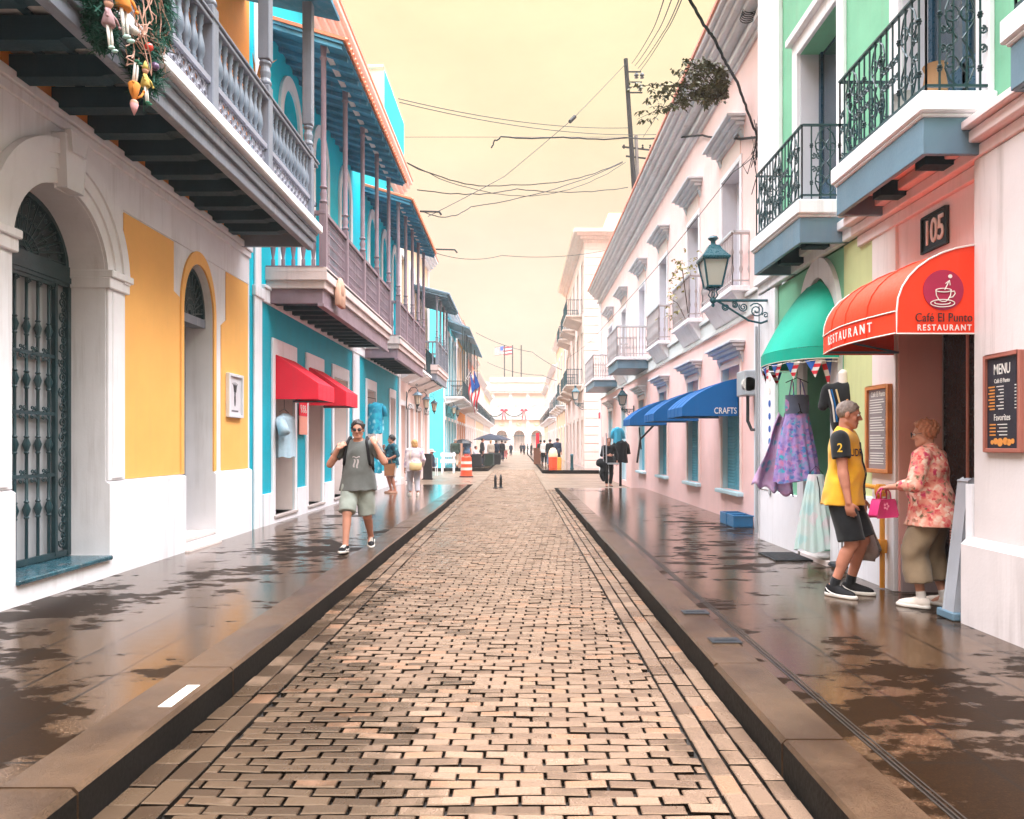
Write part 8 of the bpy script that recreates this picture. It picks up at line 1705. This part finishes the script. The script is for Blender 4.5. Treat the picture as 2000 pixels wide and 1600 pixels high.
relocate(t, (3.68, 8.26, 0.2), R(-25))
# ---------------------------------------------------------------- smaller figures down the street
dgreen = cloth('dark_green_cloth', (0.02, 0.035, 0.025)); navy = cloth('navy_cloth', (0.015, 0.025, 0.05)); denim = cloth('blue_check_shirt', (0.09, 0.15, 0.24), 0.5, 30); beige = cloth('beige_cloth', (0.5, 0.4, 0.32)); rosec = cloth('rose_cloth', (0.6, 0.2, 0.2)); whitec = cloth('white_cloth', (0.7, 0.66, 0.62))
def fig(label, x, yfoot, Y, face, H, top, legs, hairm=hair_dark, b=1.05, res=0.026, hands=None, z=None, group=None, sleeve=1.7, sk=None, sit=False, hat=None):
    X_ = xx(x, Y); zf = z if z is not None else 0.19
    kw = dict(feet=((-0.1, 0, 0), (0.1, 0.05, 0)))
    if sit: kw = dict(feet=((-0.12, -0.42, 0), (0.12, -0.42, 0)), pelz=0.52, knee=((-0.1, -1, 1), (0.1, -1, 1)), hands=((-0.2, -0.35, 0.72), (0.2, -0.35, 0.72)))
    if hands: kw['hands'] = hands
    J = person(label, (X_, Y, zf), R(face), H, b, 0.3, 0.05, skin=sk or skin_l, hair=dict(o=0.018, n=10, lump=0.03, front=0.045, low=-0.05, bottom=-0.09), hairm=hairm, garments=(g_legs(legs, 1.85, 0.11, 0.075, 0.014, 'trousers'), g_top(top, sleeve, -0.08, 0.022)), shoes=dict(m=black, s=black), res=res, group=group, **kw)
    if hat: MB().lathe([(0.21, 0), (0.20, 0.03), (0.11, 0.05), (0.10, 0.13), (0.04, 0.15), (0.001, 0.15)], tuple(J['hd'] + np.array((0, 0, 0.04))), 14).build('hat', hat, J['t'], smooth=50)
    return J
def chair(label, loc, rz, mat, group=None):
    t = thing('cafe_chair', label, 'chair', loc, group); ORI[t.name] = Vector((0, 0, 0))
    MB().box(-0.21, 0.21, -0.21, 0.21, 0.43, 0.46).build('seat', mat, t, bevel=0.01); m = MB()
    for zq in (0.58, 0.70, 0.82): m.box(-0.2, 0.2, 0.19, 0.215, zq, zq + 0.07)
    m.build('backrest', mat, t)
    for a, b_ in ((-0.19, -0.19), (0.19, -0.19)): MB().box(a - 0.018, a + 0.018, b_ - 0.018, b_ + 0.018, 0, 0.43).build('leg', mat, t)
    for a in (-0.19, 0.19): MB().box(a - 0.018, a + 0.018, 0.18, 0.216, 0, 0.92).build('leg', mat, t)
    t.rotation_euler = (0, 0, rz); return t
Yh = 37.0; fig('seated figure in dark clothes and a pink sun hat on a white chair', 845, 0, Yh, -70, 1.62, navy, rosec, res=0.02, z=0.0, sit=True, hat=plain('pink_straw_hat', (0.70, 0.36, 0.32), 0.7))
chair('white cafe chair under the seated figure in the sun hat', (xx(845, Yh), Yh, 0.0), R(-70), white)
fig('broad man in a dark green shirt seen from behind, left of the traffic barrel', 889, 917, 43.6, 170, 1.72, dgreen, beige, hair_grey, 1.35, 0.02)
fig('man in a blue checked shirt behind the traffic barrel', 912, 0, 44.5, 160, 1.74, denim, rosec, hair_grey, 1.1, 0.02, sleeve=0.6)
t = thing('umbrella', 'black umbrella held up by the man in the blue checked shirt', 'umbrella', (xx(905, 44.6), 44.6, 1.75)); px_ = xx(904, 44.6)
MB().lathe([(0.62, 1.66), (0.5, 1.78), (0.3, 1.88), (0.02, 1.93), (0.29, 1.87), (0.49, 1.765)], (px_, 44.6, 0), 8).build('canopy', black, t); MB().tube([(px_, 44.6, 1.0), (px_, 44.6, 1.97)], 0.012, 5).build('shaft', gm, t)
gp = 'people at the left cafe tables'
fig('tall man all in black standing among the left cafe tables', 941, 0, 46.5, 100, 1.80, blackc, blackc, group=gp, z=0.19)
fig('person in a patterned pale top seated at the left cafe edge, facing right', 928, 0, 46.0, 80, 1.65, pastel, navy, group=gp, sit=True, z=0.19)
fig('person in beige with long hair standing farther along the left cafe tables', 959, 0, 52.0, 200, 1.68, beige, navy, hair_blond, group=gp)
fig('person in navy at the end of the left cafe tables', 969, 0, 56.0, 190, 1.70, navy, blackc, group=gp)
fig('person in black beside the navy one, nearest the roadway', 980, 0, 60.0, 170, 1.72, blackc, navy, group=gp)
fig('small distant figure in white at the road edge on the left', 987, 0, 70.0, 180, 1.70, whitec, rosec, group=gp)
for i, (x, Y, lab, mt) in enumerate(((952, 47.5, 'dark green covered planter box at the left cafe', dgreen), (966, 50.5, 'black planter box behind the dark green one', black), (928, 45.6, 'black waste bin at the front corner of the left cafe', black))):
    X_ = xx(x, Y); o = thing('planter', lab, 'planter' if i < 2 else 'bin', (X_, Y, 0.19)); MB().box(X_ - 0.42, X_ + 0.42, Y - 0.25, Y + 0.25, 0.19, 0.95).build('box', mt, o, bevel=0.05); MB().box(X_ - 0.45, X_ + 0.45, Y - 0.28, Y + 0.28, 0.951, 1.0).build('rim', mt, o, bevel=0.02)
for i, (x, Y) in enumerate(((958, 54), (972, 62))):
    X_ = xx(x, Y); o = thing('parasol', ['near folded dark parasol roof over the left cafe tables', 'far folded dark parasol roof over the left cafe tables'][i], 'parasol', (X_, Y, 0.19), 'dark parasols over the left cafe'); MB().lathe([(1.3, 1.95), (0.7, 2.2), (0.05, 2.4), (0.68, 2.17), (1.28, 1.93)], (X_, Y, 0), 8).build('canopy', navy, o); MB().tube([(X_, Y, 0.19), (X_, Y, 2.4)], 0.03, 6).build('post', gm, o)
gp = 'people by the right corner of the side street'
fig('man in navy and black stooping with a bag by the right corner', 1088, 0, 44.5, 150, 1.78, navy, blackc, group=gp)
fig('person in black partly behind the orange bin on the right corner', 1074, 0, 46.0, 170, 1.72, blackc, denim, group=gp)
fig('person in white and black farther along the right pavement', 1063, 0, 50.0, 180, 1.70, whitec, blackc, group=gp)
fig('dark figure with a backpack beside the brown cabinet', 1056, 0, 54.0, 190, 1.72, dgreen, blackc, group=gp)
Y = 42.4; X_ = xx(1080, Y); t = thing('orange_bin', 'orange bin with a cream lid on the right corner', 'bin', (X_, Y, 0.19)); MB().lathe([(0.20, 0.19), (0.24, 0.2), (0.26, 0.85), (0.24, 0.86)], (X_, Y, 0), 14).build('drum', ob, t, smooth=40); MB().lathe([(0.27, 0.86), (0.28, 1.0), (0.22, 1.25), (0.12, 1.38), (0.01, 1.4)], (X_, Y, 0), 14).build('lid', paint('cream_plastic', (0.75, 0.55, 0.35), 0.5), t, smooth=40)
Y = 43.6; X_ = xx(1091, Y); t = thing('yellow_bin', 'amber bin standing right of the orange one', 'bin', (X_, Y, 0.19)); MB().lathe([(0.14, 0.19), (0.17, 0.2), (0.18, 0.8), (0.02, 0.82)], (X_, Y, 0), 12).build('drum', paint('amber_plastic', (0.8, 0.36, 0.05), 0.5), t, smooth=40)
Y = 52.0; X_ = xx(1049, Y); t = thing('cabinet', 'brown wooden cabinet at the kerb on the right', 'cabinet', (X_, Y, 0.19)); MB().box(X_ - 0.25, X_ + 0.25, Y - 0.2, Y + 0.2, 0.19, 1.3).build('body', paint('brown_cabinet', (0.20, 0.08, 0.045), 0.5, 0.2), t, bevel=0.02); MB().box(X_ - 0.28, X_ + 0.28, Y - 0.23, Y + 0.23, 1.3, 1.35).build('top', paint('brown_cabinet', (0.2, 0.08, 0.045)), t)
Y = 41.8; X_ = xx(1117, Y); t = thing('teal_bollard', 'teal post bollard before the white corner of the tall pink house', 'bollard', (X_, Y, 0.19)); MB().lathe([(0.11, 0.19), (0.11, 0.24), (0.085, 0.26), (0.085, 0.95), (0.10, 0.98), (0.07, 1.04), (0.01, 1.06)], (X_, Y, 0), 12).build('shaft', tealiron, t, smooth=40)
gp = 'small dark figures before the palace'
for i, (x, Y, lab) in enumerate(((1018, 118, 'leftmost small dark figure before the palace gates'), (1024, 112, 'small dark figure second from the left before the palace'), (1031, 108, 'small dark figure in the middle before the palace'), (1038, 104, 'small dark figure second from the right before the palace'), (998, 100, 'small dark figure left of the palace gate axis by the cafe'))):
    fig(lab, x, 0, Y, 180 + 40 * i, 1.72, [blackc, navy, dgreen][i % 3], blackc, res=0.04, group=gp, z=0.0)
t = thing('banner_sign', 'narrow crimson vertical banner far down the right side', 'banner', (xx(1050, 70), 70, 0.19)); xb_ = xx(1050, 70); MB().box(xb_ - 0.16, xb_ + 0.16, 70, 70.03, 1.0, 2.7).build('cloth', redcloth, t); MB().tube([(xb_, 70.06, 0.19), (xb_, 70.06, 2.8)], 0.035, 6).build('post', gm, t)
HAZE = 0.0009
# ---------------------------------------------------------------- haze: drizzle in the air
mh = bpy.data.materials.new('drizzle_air'); mh.use_nodes = True; n_ = mh.node_tree; n_.nodes.clear()
oo = n_.nodes.new('ShaderNodeOutputMaterial'); vv = n_.nodes.new('ShaderNodeVolumePrincipled')
vv.inputs['Color'].default_value = (0.97, 0.93, 0.89, 1); vv.inputs['Density'].default_value = HAZE
n_.links.new(vv.outputs[0], oo.inputs['Volume'])
if HAZE > 0: struct(MB().box(-45, 45, -6, 176, -2.0, 24.0).build('haze', mh), 'stuff')
